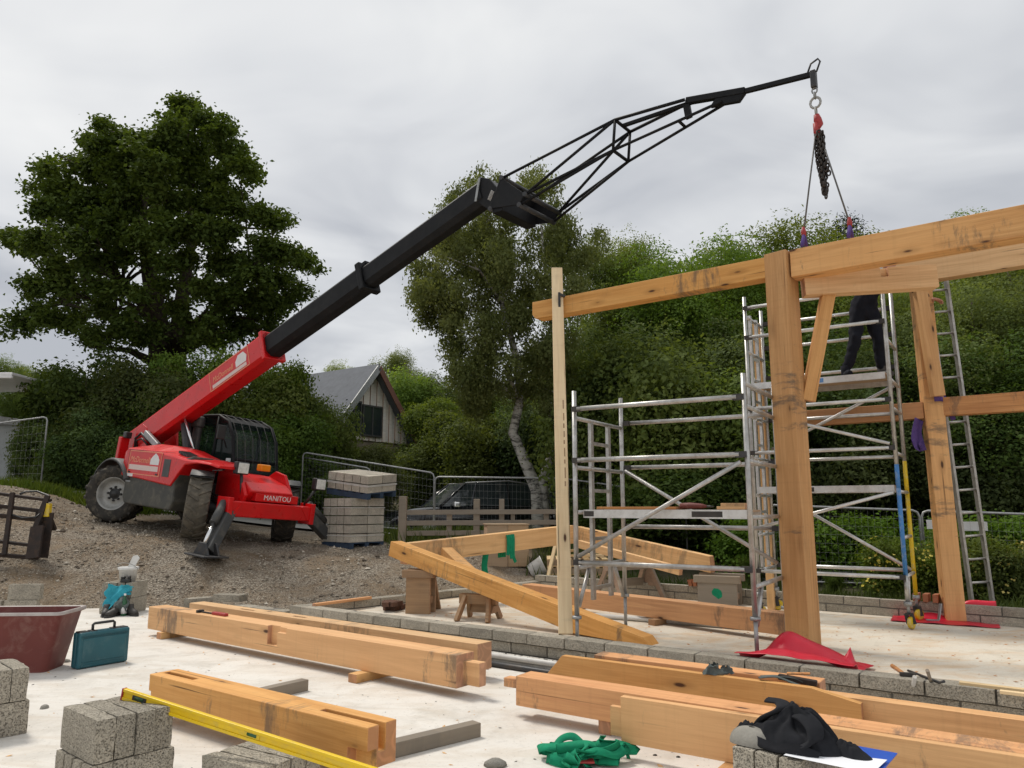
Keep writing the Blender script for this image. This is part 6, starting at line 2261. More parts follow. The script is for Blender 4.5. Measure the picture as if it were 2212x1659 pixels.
# orange bricks on the far wall beside the caster tower
wtop = RS + 2 * (BT + .012) - 0.012
q = on_level(1985, 1292, wtop)
for k in range(5):
    t_ = 0.0 + 0.112 * k
    p = bk0 + bkd * ((q - bk0).dot(bkd) + t_) + Vector((0.0, -0.02, 0))
    brick('orange brick on edge on the far wall near the casters, %s from the left' % words[k], Vector((p.x, p.y, wtop + 0.052)), math.atan2(bkd.y, bkd.x) + R(90), bk_me, 'orange bricks on the far wall', R(90), 0 if k < 3 else R(-12 * (k - 2)))
# orange bricks behind the weathered trestle
q = on_level(1470, 1268, wtop)
for k in range(4):
    p = bk0 + bkd * ((q - bk0).dot(bkd) + 0.075 * k) + Vector((0.0, -0.06, 0))
    brick('orange brick leaning in a row behind the weathered trestle, %s from the left' % words[k], Vector((p.x, p.y, wtop + 0.045)), math.atan2(bkd.y, bkd.x) + R(90), bk_me, 'orange bricks behind the trestle', R(78))
# muddy brick heap behind the left corner of the wall
for k in range(8):
    q = on_level(845 + 9 * (k % 4), 1318 + (k // 4) * 3, RS + 0.0)
    brick('muddy brick in the heap behind the left wall corner, %s of the heap' % words[k], Vector((q.x - 0.02 * k, q.y + 0.1 * (k % 2), RS + 0.001 + 0.068 * (k // 4))), R(30 + 17 * k), bk_md, 'muddy bricks behind the wall corner')


# ------------------------------------------------------------------ maroon mortar tub
tc = on_level(70, 1468, 0) + Vector((-0.62, 0.30, 0))
tr0 = on_level(128, 1456, 0)
tub = thing('mortar_tub', 'maroon plastic mortar tub with a chalky rim', 'tub', (tr0.x - 0.66, tr0.y + 0.20, 0), R(4))


def tubring(w, d, z, r_=0.06):
    P = []
    for (cx, cy, a0) in ((w / 2 - r_, d / 2 - r_, 0), (-w / 2 + r_, d / 2 - r_, 90), (-w / 2 + r_, -d / 2 + r_, 180), (w / 2 - r_, -d / 2 + r_, 270)):
        for k in range(5):
            a = R(a0 + 22.5 * k)
            P.append(Vector((cx + r_ * math.cos(a), cy + r_ * math.sin(a), z)))
    return P + P[:1]


rows = [tubring(*a) for a in ((0.96, 0.36, 0.0), (0.98, 0.38, 0.02), (1.18, 0.46, 0.50), (1.24, 0.52, 0.515), (1.24, 0.52, 0.545), (1.17, 0.45, 0.54), (0.94, 0.34, 0.04))]
mb = MB().grid(rows[:4])
n = len(rows[0])
mb.f.append(tuple(range(n - 1)))
mb.s.append(False)
mb.m.append(0)
mb.grid(rows[5:])
mb.f.append(tuple(len(mb.v) - n + i for i in range(n - 1)))
mb.s.append(False)
mb.m.append(0)
mb.build('tub_body', M['maroon'], tub)
MB().grid(rows[3:6]).build('rim', M['rim_grey'], tub)
# bits of dried mortar beside it
for k, (x, y) in enumerate(((150, 1318), (140, 1430), (96, 1530))):
    q = on_level(x, y, 0)
    P = [Vector((0.07 * math.cos(a) * (1 + .3 * math.sin(3 * a + k)), 0.05 * math.sin(a), 0)) for a in [2 * math.pi * j / 9 for j in range(9)]]
    mb = MB()
    mb.lathe([(0.075, 0.0), (0.06, 0.018), (0.03, 0.026), (0.0, 0.028)], 9)
    o = mb.build('mortar_crumb', M['hardmortar'], None, False, 0, (q.x, q.y, 0.0))
    o.scale = ((1.0, 0.8, 0.4)[k], (0.7, 0.6, 0.5)[k], 1)
    tag(o, ['dried mortar lump beyond the maroon tub', 'dried mortar lump beside the foot of the maroon tub', 'dried mortar splash on the floor right of the left edge pile'][k], 'mortar lump')

# ------------------------------------------------------------------ teal tool case
c0_, c1_ = on_level(166, 1448, 0), on_level(276, 1429, 0)
cd = (c1_ - c0_)
case = thing('tool_case', 'teal plastic power tool case standing upright on the floor', 'tool case', c0_, frame(cd))
CL = cd.length
MB().box((0.0, 0.0, 0.004), (CL, 0.062, 0.33)).build('shell_half', M['teal'], case, bevel=0.018, seg=3)
MB().box((0.0, 0.066, 0.004), (CL, 0.128, 0.33)).build('shell_half', M['teal'], case, bevel=0.018, seg=3)
MB().box((0.035, -0.005, 0.055), (CL - 0.035, 0.01, 0.275)).build('raised_panel', M['teal'], case, bevel=0.008)
for k in range(4):
    MB().box((0.02, -0.004, 0.295 - 0.006 * k), (CL - 0.02, 0.004, 0.297 - 0.006 * k)).build('rib', M['teal'], case)
MB().box((0.03, -0.004, 0.02), (CL - 0.03, 0.004, 0.032)).build('rib', M['teal'], case)
hx = CL * 0.52
MB().tube([(hx - 0.105, 0.064, 0.32), (hx - 0.105, 0.064, 0.385), (hx - 0.09, 0.064, 0.398), (hx + 0.09, 0.064, 0.398), (hx + 0.105, 0.064, 0.385), (hx + 0.105, 0.064, 0.32)], 0.013, 8).build('handle', M['black_plastic'], case)
for x in (0.055, hx - 0.105, hx + 0.105, CL - 0.055):
    w_ = 0.045 if x in (0.055, CL - 0.055) else 0.03
    MB().box((x - w_, 0.02, 0.30), (x + w_, 0.108, 0.338)).build('latch', M['black_plastic'], case, bevel=0.006)
for x in (0.06, CL - 0.06):
    MB().box((x - 0.03, 0.01, 0.0), (x + 0.03, 0.118, 0.008)).build('foot', M['black_plastic'], case)

# ------------------------------------------------------------------ bucket, jacket, boots and bottle on the small stack
sz = 2 * BH + 0.004
bk = thing('bucket', 'white plastic bucket with a trowel handle sticking out, on the small block stack', 'bucket', (STACK.x + 0.02, STACK.y + 0.04, sz))
MB().lathe([(0.0, 0.0), (0.105, 0.0), (0.125, 0.16), (0.142, 0.165), (0.142, 0.20), (0.125, 0.205), (0.115, 0.19), (0.098, 0.01), (0, 0.01)], 28).build('pail', M['white_plastic'], bk)
MB().tube([(0.142 * math.cos(a), 0.142 * math.sin(a), 0.17 - 0.10 * math.sin(a)) for a in [math.pi + math.pi * k / 12 for k in range(13)]], 0.004, 6).build('handle', M['galv'], bk)
ft_ = MB()
ft_.prism([(-0.045, 0), (0.045, 0), (0.05, 0.26), (0.0, 0.285), (-0.05, 0.25)], -0.012, 0.012, Matrix.Translation((0.0, 0.0, 0.02)) @ Matrix.Rotation(R(24), 4, 'Y') @ Matrix(((1, 0, 0, 0), (0, 0, -1, 0), (0, 1, 0, 0), (0, 0, 0, 1))))
o = ft_.build('plastering_float', M['white_plastic'], None, False, 0.004, (STACK.x + 0.02, STACK.y + 0.04, sz + 0.09))
tag(o, 'white plastic float standing in the bucket', 'float')
tc_ = thing('tape_case', 'small black tool lying in front of the white bucket', 'hand tool', (STACK.x + 0.10, STACK.y - 0.15, sz))
MB().box((-0.075, -0.03, 0), (0.06, 0.03, 0.05)).build('tool_body', M['black_plastic'], tc_, bevel=0.008)
MB().box((-0.075, -0.025, 0.05), (-0.02, 0.025, 0.085)).build('knob', M['black_plastic'], tc_, bevel=0.01)
MB().box((0.02, -0.025, 0.05), (0.055, 0.025, 0.09)).build('knob', M['black_plastic'], tc_, bevel=0.01)


def cloth(name, label, cat, mat, outline, amp=0.03, nseed=1, loc=(0, 0, 0), rz=0.0, n=18, parent=None):
    """crumpled cloth: outline is a function (u,v)->Vector; folded with noise"""
    rows = []
    for i in range(n + 1):
        row = []
        for j in range(n + 1):
            u, v = i / n, j / n
            p = outline(u, v)
            d = noise.noise_vector(Vector((u * 4.5 + nseed, v * 4.5, nseed * 2.3)))
            d2 = noise.noise_vector(Vector((u * 11 + nseed, v * 11, 5.3)))
            row.append(p + d * amp + d2 * amp * 0.35)
        rows.append(row)
    mb = MB().grid(rows)
    o = mb.build(name, mat, parent, False, 0, loc if parent is None else None, rz if parent is None else None)
    s_ = o.modifiers.new("thick", 'SOLIDIFY')
    s_.thickness = 0.006
    s_.offset = 0
    sb = o.modifiers.new("soft", 'SUBSURF')
    sb.levels = sb.render_levels = 1
    if label:
        tag(o, label, cat)
    return o


jx, jy = STACK.x + 0.04, STACK.y - 0.235
cloth('jacket', 'turquoise jacket draped down the front of the small block stack', 'jacket', M['teal_cloth'],
      lambda u, v: Vector((-0.16 + 0.36 * u, -0.02 - 0.10 * v * (0.4 + math.sin(3 * u + .3) ** 2), 0.40 - 0.36 * v * (1.0 - 0.62 * max(0, math.sin((u - .35) * 3.0))) if u > .35 else 0.40 - 0.38 * v)), 0.045, 2.0, (jx, jy, 0.005))
cloth('dark_cloth', 'dark rolled trousers heaped under the turquoise jacket', 'clothes', M['grey_cloth'],
      lambda u, v: Vector((0.02 + 0.2 * u, -0.07 - 0.12 * math.sin(math.pi * v), 0.02 + 0.24 * (1 - v) * (0.6 + .4 * math.sin(math.pi * u)))), 0.035, 6.0, (jx, jy, 0.005))
bt = thing('bottle', 'green bottle with a pale label beside the turquoise jacket', 'bottle', (jx + 0.17, jy - 0.14, 0))
MB().lathe([(0, 0), (0.036, 0.0), (0.038, 0.01), (0.038, 0.16), (0.03, 0.20), (0.015, 0.235), (0.014, 0.285), (0, 0.285)], 18).build('glass', M['bottle'], bt)
MB().lathe([(0.0385, 0.03), (0.0388, 0.03), (0.0388, 0.12), (0.0385, 0.12)], 18).build('paper_label', M['white'], bt)
MB().lathe([(0.0, 0.30), (0.016, 0.30), (0.016, 0.275), (0.014, 0.275)], 14).build('cap', M['white'], bt)
for k, (dx, dy, a) in enumerate(((-0.07, -0.16, R(-70)), (0.26, -0.10, R(-40)), (0.06, -0.20, R(-95)))):
    root = thing('work_boot', ['left work boot in front of the small block stack', 'right work boot beside the green bottle', 'middle work boot between the jacket and the bottle'][k], 'boot', (jx + dx, jy + dy, 0), a, 'work boots')
    MB().tube([(-0.06, 0, 0.15), (-0.05, 0, 0.09), (0.0, 0, 0.055), (0.10, 0, 0.045), (0.16, 0, 0.035)], [0.045, 0.05, 0.05, 0.045, 0.028], 12).build('upper', M['leather'], root)
    MB().prism([(-0.105, -0.04), (0.0, -0.042), (0.12, -0.048), (0.185, -0.02), (0.185, 0.02), (0.12, 0.048), (0.0, 0.042), (-0.105, 0.04)], 0.0, 0.028).build('sole', M['black_plastic'], root)

# ------------------------------------------------------------------ yellow spirit level bridging two block piles
l0 = on_level(262, 1512, 2 * BH + 0.004)
q = on_level(740, 1668, BH + 0.004)
lvd = q - l0
lvl = thing('spirit_level', 'yellow spirit level leaning down from the front left block pile', 'spirit level', l0, frame(lvd))
LL = 2.0
MB().box((0, 0, 0.0), (LL, 0.026, 0.016)).build('lower_flange', M['yellow'], lvl, bevel=0.002)
MB().box((0, 0, 0.044), (LL, 0.026, 0.06)).build('upper_flange', M['yellow'], lvl, bevel=0.002)
MB().box((0, 0.007, 0.016), (LL, 0.019, 0.044)).build('web', M['yellow'], lvl)
for x in (0.12, LL * 0.45, LL - 0.14):
    v_ = MB().box((x - 0.05, 0.003, 0.017), (x + 0.05, 0.024, 0.043)).build('vial_block', M['black_plastic'] if x != LL * .45 else M['yellow_paint'], lvl, bevel=0.002)
    MB().tube([(x - 0.03, 0.013, 0.032), (x + 0.03, 0.013, 0.032)], 0.0135, 8).build('vial', M['bottle'], v_)
MB().box((LL - 0.001, -0.001, -0.001), (LL + 0.008, 0.027, 0.061)).build('end_cap', M['hook_red'], lvl)
MB().box((-0.008, -0.001, -0.001), (0.001, 0.027, 0.061)).build('end_cap', M['hook_red'], lvl)


# ------------------------------------------------------------------ webbing
def strap(path, width, thick, mat, name, parent=None, twist=None, inv=None):
    """flat band along a path; twist gives the sideways direction at each point"""
    pts = [Vector(p) for p in path]
    # smooth with Catmull-Rom
    sm = []
    for i in range(len(pts) - 1):
        p0, p1, p2, p3 = pts[max(i - 1, 0)], pts[i], pts[i + 1], pts[min(i + 2, len(pts) - 1)]
        for k in range(6):
            t = k / 6
            sm.append(0.5 * ((2 * p1) + (p2 - p0) * t + (2 * p0 - 5 * p1 + 4 * p2 - p3) * t * t + (3 * p1 - p0 - 3 * p2 + p3) * t ** 3))
    sm.append(pts[-1])
    rows = []
    n = len(sm)
    for i, p in enumerate(sm):
        t = (sm[min(i + 1, n - 1)] - sm[max(i - 1, 0)]).normalized()
        sd = Vector(twist(i / (n - 1))) if twist else Vector((0, 0, 1)).cross(t)
        sd = (sd - t * sd.dot(t))
        sd = sd.normalized() if sd.length > 1e-5 else t.orthogonal().normalized()
        nn = t.cross(sd)
        a, b = sd * width / 2, nn * thick / 2
        rows.append([p + a + b, p - a + b, p - a - b, p + a - b, p + a + b])
    return MB().grid(rows)


def sling_heap(name, label, c, mat, n_loops, size, seed, cat='sling', width=0.05):
    rr = random.Random(seed)
    root = thing(name, label, cat, c)
    for k in range(n_loops):
        path = []
        hdg = rr.uniform(0, 6.28)
        x, y = rr.uniform(-.5, .5) * size, rr.uniform(-.4, .4) * size
        for j in range(9):
            path.append((x * 1.3, y * 0.8, 0.010 + 0.007 * k + 0.05 * rr.random() ** 2))
            hdg += rr.uniform(-1.1, 1.3)
            if math.hypot(x, y) > size * 0.8:
                hdg = math.atan2(-y, -x) + rr.uniform(-.7, .7)
            x += math.cos(hdg) * size * 0.42
            y += math.sin(hdg) * size * 0.42
        ph = rr.uniform(0, 6)
        strap(path, width, 0.006, mat, 'band', twist=lambda t, ph=ph: (math.cos(ph + 5 * t) * 0.9, math.sin(ph + 5 * t) * 0.9, 0.45)).build('band', mat, root)
    return root


gc = on_level(1250, 1648, 0)
hp_ = sling_heap('lifting_sling', 'green lifting sling heaped on the floor at the bottom centre', (gc.x, gc.y, 0.005), M['green_web'], 8, 0.23, 4, width=0.055)
strap([(-0.16, 0.08, 0.03), (-0.10, 0.12, 0.09), (-0.03, 0.12, 0.11), (0.02, 0.09, 0.08), (0.05, 0.04, 0.05), (0.12, 0.0, 0.03)], 0.055, 0.006, None, '', twist=lambda t: (0.3, 1, 0.6)).build('band', M['green_web'], hp_)
strap([(0.05, -0.02, 0.05), (0.14, -0.03, 0.06), (0.22, 0.0, 0.05), (0.28, 0.03, 0.06), (0.30, 0.01, 0.015)], 0.06, 0.006, None, '', twist=lambda t: (0.1, 1, 0.5)).build('band', M['green_web'], hp_)
MB().box((-0.02, -0.14, 0.035), (0.08, -0.08, 0.045)).build('red_tag', M['hook_red'], hp_)
# green slings hanging over the roof frame
e2d = (AP - (J1 + e1d * 0.22)).normalized()
gs = J1 + e1d * 0.22 + Vector((0.10, 0.17, 0.02))
gq = gs + (AP - gs) * 0.565
sg_ = thing('lifting_sling', 'green lifting sling hanging over the back rafter of the roof frame', 'sling', gq)
sd_ = Vector((-e2d.y, e2d.x, 0)).normalized()
upv = Vector((0, 0, 1))
for k in range(3):
    o_ = e2d * (0.05 * k - 0.03)
    strap([o_ + sd_ * 0.20 + upv * (-0.15), o_ + sd_ * 0.205 + upv * 0.12, o_ + sd_ * 0.15 + upv * 0.212, o_ + sd_ * 0.03 + upv * 0.212, o_ + sd_ * -0.025 + upv * 0.16, o_ + sd_ * -0.03 - upv * (0.02 + .05 * k), o_ * 1.6 + sd_ * -0.035 - upv * (0.10 + .06 * k)],
          0.055, 0.005, None, '', twist=lambda t: e2d).build('band', M['green_web'], sg_)
gt_ = on_level(1052, 1262, RS)
vg = thing('lifting_sling', 'green sling hanging in the shade behind the strut of the roof frame', 'sling', at_depth(1048, 1180, 11.6))
strap([(0, 0, 0.05), (0.01, 0, -0.1), (-0.01, 0, -0.3), (0.02, 0, -0.45), (0.05, -0.03, -0.5)], 0.09, 0.006, None, '', twist=lambda t: (1, 0.2, 0)).build('band', M['green_web'], vg)
# purple slings: on the rear post, on the floor and on the far wall
rpz = RP + Vector((-0.022 * 2.8, -0.13, 2.85))
pv = thing('lifting_sling', 'purple sling tied round the rear right post and trailing to the right', 'sling', rpz)
strap([(-0.02, -0.02, 0.02), (0.08, -0.03, 0.04), (0.12, 0.05, 0.02), (0.18, 0.06, -0.10), (0.24, 0.05, -0.22)], 0.06, 0.006, None, '', twist=lambda t: (0.1, 0, 1)).build('band', M['purple_web'], pv)
strap([(-0.02, -0.025, -0.08), (0.08, -0.03, -0.08), (0.13, 0.05, -0.10), (0.20, 0.06, -0.22), (0.25, 0.05, -0.34)], 0.06, 0.006, None, '', twist=lambda t: (0.1, 0, 1)).build('band', M['purple_web'], pv)
pv = thing('lifting_sling', 'purple sling hanging behind the wide knee brace', 'sling', RP + Vector((-0.24, 0.05, 2.42)))
strap([(0.04, 0, 0.12), (0, 0.0, 0.0), (-0.04, -0.02, -0.15), (0.0, -0.03, -0.27), (0.06, -0.02, -0.2)], 0.11, 0.008, None, '', twist=lambda t: (1, 0.4, 0)).build('band', M['purple_web'], pv)
strap([(0.06, 0, 0.10), (0.03, 0.02, -0.05), (0.03, -0.02, -0.2), (0.05, -0.03, -0.3)], 0.09, 0.008, None, '', twist=lambda t: (1, -0.4, 0)).build('band', M['purple_web'], pv)
q = on_level(1800, 1318, RS)
sling_heap('lifting_sling', 'purple sling dropped at the foot of the far wall', (q.x + 0.12, q.y - 0.05, RS + .004), M['purple_web'], 5, 0.16, 8, width=0.07)
q = on_level(1860, 1322, RS)
sling_heap('lifting_sling', 'purple sling stretched out on the inner floor by the far wall', (q.x + 0.05, q.y - 0.06, RS + .004), M['purple_web'], 4, 0.15, 9, width=0.07)

# ------------------------------------------------------------------ red sheets under the posts
def sheet(label, c, rz, w, d, f, mat, nseed, n=24, nm='plastic_sheet'):
    rows = []
    for i in range(n + 1):
        row = []
        for j in range(n + 1):
            u, v = i / n - .5, j / n - .5
            z = f(u, v) + 0.010 * noise.noise(Vector((u * 6 + nseed, v * 6, 1)))
            row.append(Vector((u * w, v * d, max(0.004, z))))
        rows.append(row)
    o = MB().grid(rows).build(nm, mat, None, False, 0, c, rz)
    s_ = o.modifiers.new("thick", 'SOLIDIFY')
    s_.thickness = 0.003
    return tag(o, label, 'sheet')


def gauss(u, v, cu, cv, su, sv):
    return math.exp(-((u - cu) / su) ** 2 - ((v - cv) / sv) ** 2)


sA = on_level(1712, 1428, RS + 0.12)
wq = K + A2 * ((sA - K).dot(A2)) + B2 * 0.52
wtopz = 2 * (BT + .012) - .012
sheet('glossy red plastic sheet humped between the front post and the wall', Vector((wq.x, wq.y, RS)), thA, 0.98, 0.74,
      lambda u, v: 0.02 + 0.24 * gauss(u, v, -0.16, 0.05, 0.20, 0.34) + 0.115 / (1 + math.exp((v + 0.30) * 40)) + 0.16 * gauss(u, v, 0.16, 0.05, 0.26, 0.36) + 0.12 * gauss(u, v, 0.37, 0.12, 0.022, 0.06), M['red_sheet'], 3.0, 40)
sheet('crumpled red plastic sheet under the rear right post', RP + Vector((-0.16, -0.06, 0.0)), thA + R(6), 1.15, 0.60,
      lambda u, v: 0.012 + 0.24 / (1 + math.exp((0.40 - v) * 60)) * (0.55 + 0.45 / (1 + math.exp((0.18 - u) * 30))) + 0.10 * gauss(u, v, -0.1, 0.3, 0.2, 0.2), M['red_sheet'], 7.0, 44)
br = thing('steel_bracket', 'grey angle bracket on the red sheet left of the rear post', 'bracket', RP + Vector((-0.26, -0.12, 0.02)))
MB().bar((0.0, 0, 0.01), (-0.14, 0.02, 0.012), 0.05, 0.012).build('arm', M['galv'], br)
MB().bar((0.0, 0, 0.01), (0.06, 0.03, 0.20), 0.045, 0.012, (1, 0, 0)).build('arm', M['galv'], br)

# ------------------------------------------------------------------ jacket, papers and mortar on the right-hand pile
q6, a6, b6 = PILE6
zt = 2 * BH + 0.005
jc = q6 + a6 * 0.20 + b6 * 0.20
jr = math.atan2(b6.y, b6.x)


def lump(u_n, v_n, fn, amp, seed):
    rows = []
    for i in range(v_n + 1):
        row = []
        for j in range(u_n + 1):
            u, v = (j % u_n) / u_n, i / v_n
            p = fn(u, v)
            d = noise.noise_vector(Vector((math.cos(2 * math.pi * u) * 1.7 + seed, math.sin(2 * math.pi * u) * 1.7, v * 2.2)))
            f = noise.noise(Vector((u * 16, v * 2.5 + seed, 3.0)))
            q = p + d * amp + Vector((math.cos(2 * math.pi * u), math.sin(2 * math.pi * u), 0)) * f * amp * 0.7
            q.z = max(q.z, 0.002)
            row.append(q)
        rows.append(row)
    return MB().grid(rows)


jk = thing('jacket', 'black fleece jacket bundled on the right-hand block pile', 'jacket', (jc.x - 0.01, jc.y - 0.02, zt), jr)
jk.scale = (1.02, 0.85, 0.58)


def heap(nu, nv, env, fold, seed, edge=0.0):
    """a heap of cloth: height from an envelope, broken by ridged folds and a little sideways slump"""
    rows = []
    for i in range(nv + 1):
        row = []
        for j in range(nu + 1):
            u, v = j / nu * 2 - 1, i / nv * 2 - 1
            k = math.sqrt(max(u * u, v * v) / (u * u + v * v)) if (u or v) else 1      # square to disc
            x, y, h = env(u * k, v * k)
            a = math.atan2(v, u)
            r_ = math.hypot(u, v)
            f1 = 1 - abs(noise.noise(Vector((math.cos(a) * 2.6 + seed, math.sin(a) * 2.6, r_ * 1.1)))) * 2.2
            f2 = 1 - abs(noise.noise(Vector((x * 16 + seed, y * 16, 1.7)))) * 2
            z = h * (1 + fold * 0.35 * (f1 - .4)) + fold * 0.030 * f2 * min(1, h * 12)
            sl = noise.noise_vector(Vector((x * 7 + seed, y * 7, 9.0))) * 0.03 * min(1, h * 8)
            row.append(Vector((x + sl.x, y + sl.y, max(0.003, z))))
        rows.append(row)
    return MB().grid(rows)


def jenv(u, v):
    x, y = u * 0.23, v * 0.16
    r_ = min(1.0, math.hypot(u, v))
    h = 0.19 * max(0, 1 - r_ ** 2.4) + 0.10 * math.exp(-((x + 0.0) / 0.07) ** 2 - ((y - 0.03) / 0.07) ** 2) + 0.05 * math.exp(-((x - 0.10) / 0.06) ** 2 - (y / 0.07) ** 2)
    return x + 0.05 * h / 0.2 * 0.2, y, h


def cloth_part(nm, mbb, sub=1):
    o = mbb.build(nm, M['black_cloth'], jk)
    sb = o.modifiers.new("soft", 'SUBSURF')
    sb.levels = sb.render_levels = sub
    return o


cloth_part('torso_bundle', heap(56, 44, jenv, 1.0, 4.0))
cloth_part('sleeve', strap([(-0.16, 0.0, 0.10), (-0.10, -0.05, 0.20), (-0.03, -0.03, 0.275), (-0.05, 0.02, 0.305), (-0.12, 0.03, 0.30)], 0.075, 0.03, None, '', twist=lambda t: (0.5, 0.8, 0.3)))
cloth_part('sleeve', strap([(0.02, 0.0, 0.24), (0.07, -0.04, 0.25), (0.12, -0.07, 0.20), (0.13, -0.10, 0.12), (0.09, -0.13, 0.06)], 0.09, 0.035, None, '', twist=lambda t: (0.2, 0.9, 0.4)))
cloth_part('sleeve', heap(30, 16, lambda u, v: (0.24 + u * 0.11, 0.03 + v * 0.06 - 0.01 * u, 0.085 * max(0, 1 - min(1, math.hypot(u, v)) ** 2.2) * (1.0 - 0.35 * u)), 1.0, 8.0))
cloth_part('collar', heap(20, 16, lambda u, v: (-0.20 + u * 0.07, -0.03 + v * 0.06, 0.11 * max(0, 1 - min(1, math.hypot(u, v)) ** 2)), 1.2, 2.0))
cloth_part('hem', strap([(-0.19, -0.11, 0.01), (-0.12, -0.15, 0.05), (-0.02, -0.165, 0.03), (0.08, -0.16, 0.055), (0.16, -0.13, 0.02)], 0.07, 0.02, None, '', twist=lambda t: (0.1, 0.3, 1)))
pc_ = q6 + a6 * 0.14 + b6 * 0.41
fo = MB().box((-0.12, -0.05, 0.0), (0.20, 0.23, 0.004)).build('ring_folder', M['folder'], None, False, 0, (pc_.x, pc_.y, zt + 0.001), jr + R(6))
tag(fo, 'blue plastic folder sticking out under the black jacket', 'folder')
mbp = MB()
rows = [[Vector((-0.17 + 0.36 * i / 10, -0.13 + 0.21 * j / 6, 0.004 + 0.004 * math.sin(i * 0.7) * (j / 6) + 0.003 * (i / 10) ** 2)) for j in range(7)] for i in range(11)]
o = mbp.grid(rows).build('paper_sheet', M['paper'], None, False, 0, (pc_.x - 0.0, pc_.y + 0.0, zt + 0.006), jr + R(3))
tag(o, 'white drawing sheet lying on the blue folder', 'paper')
ml = q6 + a6 * 0.09 + b6 * 0.06
mb = MB()
rows = []
for i in range(8):
    rows.append([])
    for j in range(19):
        a = 2 * math.pi * (j % 18) / 18
        h = i / 7
        r_ = 0.088 * math.cos(h * 1.5) ** 0.8 * (1 + 0.10 * math.sin(2 * a + 1) + .05 * math.sin(5 * a)) + 0.001
        rows[-1].append(Vector((r_ * math.cos(a) * 1.15, r_ * math.sin(a) * 0.8, 0.072 * math.sin(h * 1.5))))
o = mb.grid(rows).build('mortar_lump', M['hardmortar'], None, False, 0, (ml.x, ml.y, zt), jr)
tag(o, 'grey dome of set mortar on the corner of the jacket pile', 'mortar lump')

# ------------------------------------------------------------------ tools and offcuts on the front wall
def wl_pt(x, y, z=None):
    return on_level(x, y, wtopz if z is None else z)


hm = thing('hammer', 'wooden handled hammer lying on the front wall', 'hammer', wl_pt(1955, 1463))
MB().tube([Vector((0, 0, 0.02)), wl_pt(1928, 1444) - wl_pt(1955, 1463) + Vector((0, 0, 0.02))], [0.014, 0.017], 8).build('handle', M['fir_orange'], hm)
MB().bar((-0.03, 0.02, 0.02), (0.08, -0.01, 0.02), 0.03, 0.028).build('head', M['dark_steel'], hm, bevel=0.004)
cb = thing('crowbar', 'dark crowbar lying over the edge of the front wall', 'crowbar', wl_pt(1962, 1452))
d_ = wl_pt(2030, 1478) - wl_pt(1962, 1452)
MB().tube([(0, 0, 0.012), d_ * 0.5 + Vector((0, 0, 0.012)), d_ + Vector((0, 0, 0.012)), d_ * 1.06 + Vector((0.01, -0.02, 0.03))], 0.010, 8).build('bar', M['dark_steel'], cb)
cz_ = thing('chisel', 'long chisel leaning against the front wall', 'chisel', wl_pt(2028, 1520, 0.02) - B2 * 0.02)
cb0 = wl_pt(2028, 1520, 0.02) - B2 * 0.02
ct0 = wl_pt(2003, 1448, wtopz + 0.10)
MB().bar((0, 0, 0.0), (ct0 - cb0) * 0.62, 0.022, 0.008, (0, 1, 0)).build('blade', M['galv'], cz_)
MB().tube([(ct0 - cb0) * 0.6, (ct0 - cb0)], [0.012, 0.014], 8).build('handle', M['oldwood'], cz_)
wb0 = wl_pt(1968, 1518, 0.02) - B2 * 0.02
wt0 = wl_pt(1976, 1462, wtopz + 0.04)
o = MB().tube([(0, 0, 0), (wt0 - wb0)], 0.016, 8).build('white_tube', M['pvc'], None, False, 0, wb0)
tag(o, 'white plastic tube leaning against the front wall among the tools', 'tube')
for k, (x, y, ln, w_) in enumerate(((2072, 1478, 0.9, 0.06), (2160, 1497, 0.7, 0.05))):
    q = wl_pt(x, y + 2)
    timber('lath', ['long pale lath lying along the top of the front wall', 'second pale lath on the front wall at the right edge'][k], q, q + A2 * ln, w_, 0.022, M['spruce'], 'lath', bevel=0.002)
# webbing and cloth on the bevelled board
q = B6 + dR * 1.38
gcl = thing('work_gloves', 'grey green gloves standing on the slant-ended board', 'gloves', (q.x + 0.02, q.y + 0.03, 0.09 + 0.235))
o = lump(20, 8, lambda u, v: Vector((0.085 * math.cos(2 * math.pi * u) * (1 - .7 * v), 0.045 * math.sin(2 * math.pi * u) * (1 - .5 * v), 0.075 * v)), 0.022, 2.0).build('glove', M['grey_cloth'], gcl)
o = lump(20, 8, lambda u, v: Vector((0.09 + 0.06 * math.cos(2 * math.pi * u) * (1 - .7 * v), 0.02 + 0.045 * math.sin(2 * math.pi * u) * (1 - .5 * v), 0.05 * v)), 0.022, 7.0).build('glove', M['grey_cloth'], gcl)
q = B6 + dR * 1.75 + uR * 0.05
rs_ = thing('ratchet_strap', 'grey ratchet strap with a rusty buckle trailing over the boards', 'strap', (q.x, q.y, 0.09 + 0.20))
strap([(-0.05, 0.02, 0.05), (0.06, 0.0, 0.06), (0.16, -0.04, 0.03), (0.24, -0.10, 0.0), (0.28, -0.13, -0.05)], 0.045, 0.005, None, '').build('band', M['grey_cloth'], rs_)
strap([(-0.02, 0.06, 0.05), (0.08, 0.05, 0.055), (0.2, 0.0, 0.05), (0.30, -0.05, 0.0)], 0.045, 0.005, None, '').build('band', M['grey_cloth'], rs_)
MB().bar((0.10, 0.06, 0.05), (0.32, -0.06, 0.03), 0.05, 0.035).build('ratchet', M['rust'], rs_, bevel=0.006)
MB().bar((0.16, 0.06, 0.07), (0.30, 0.0, 0.08), 0.04, 0.012).build('ratchet_lever', M['fir_orange'], rs_, bevel=0.003)
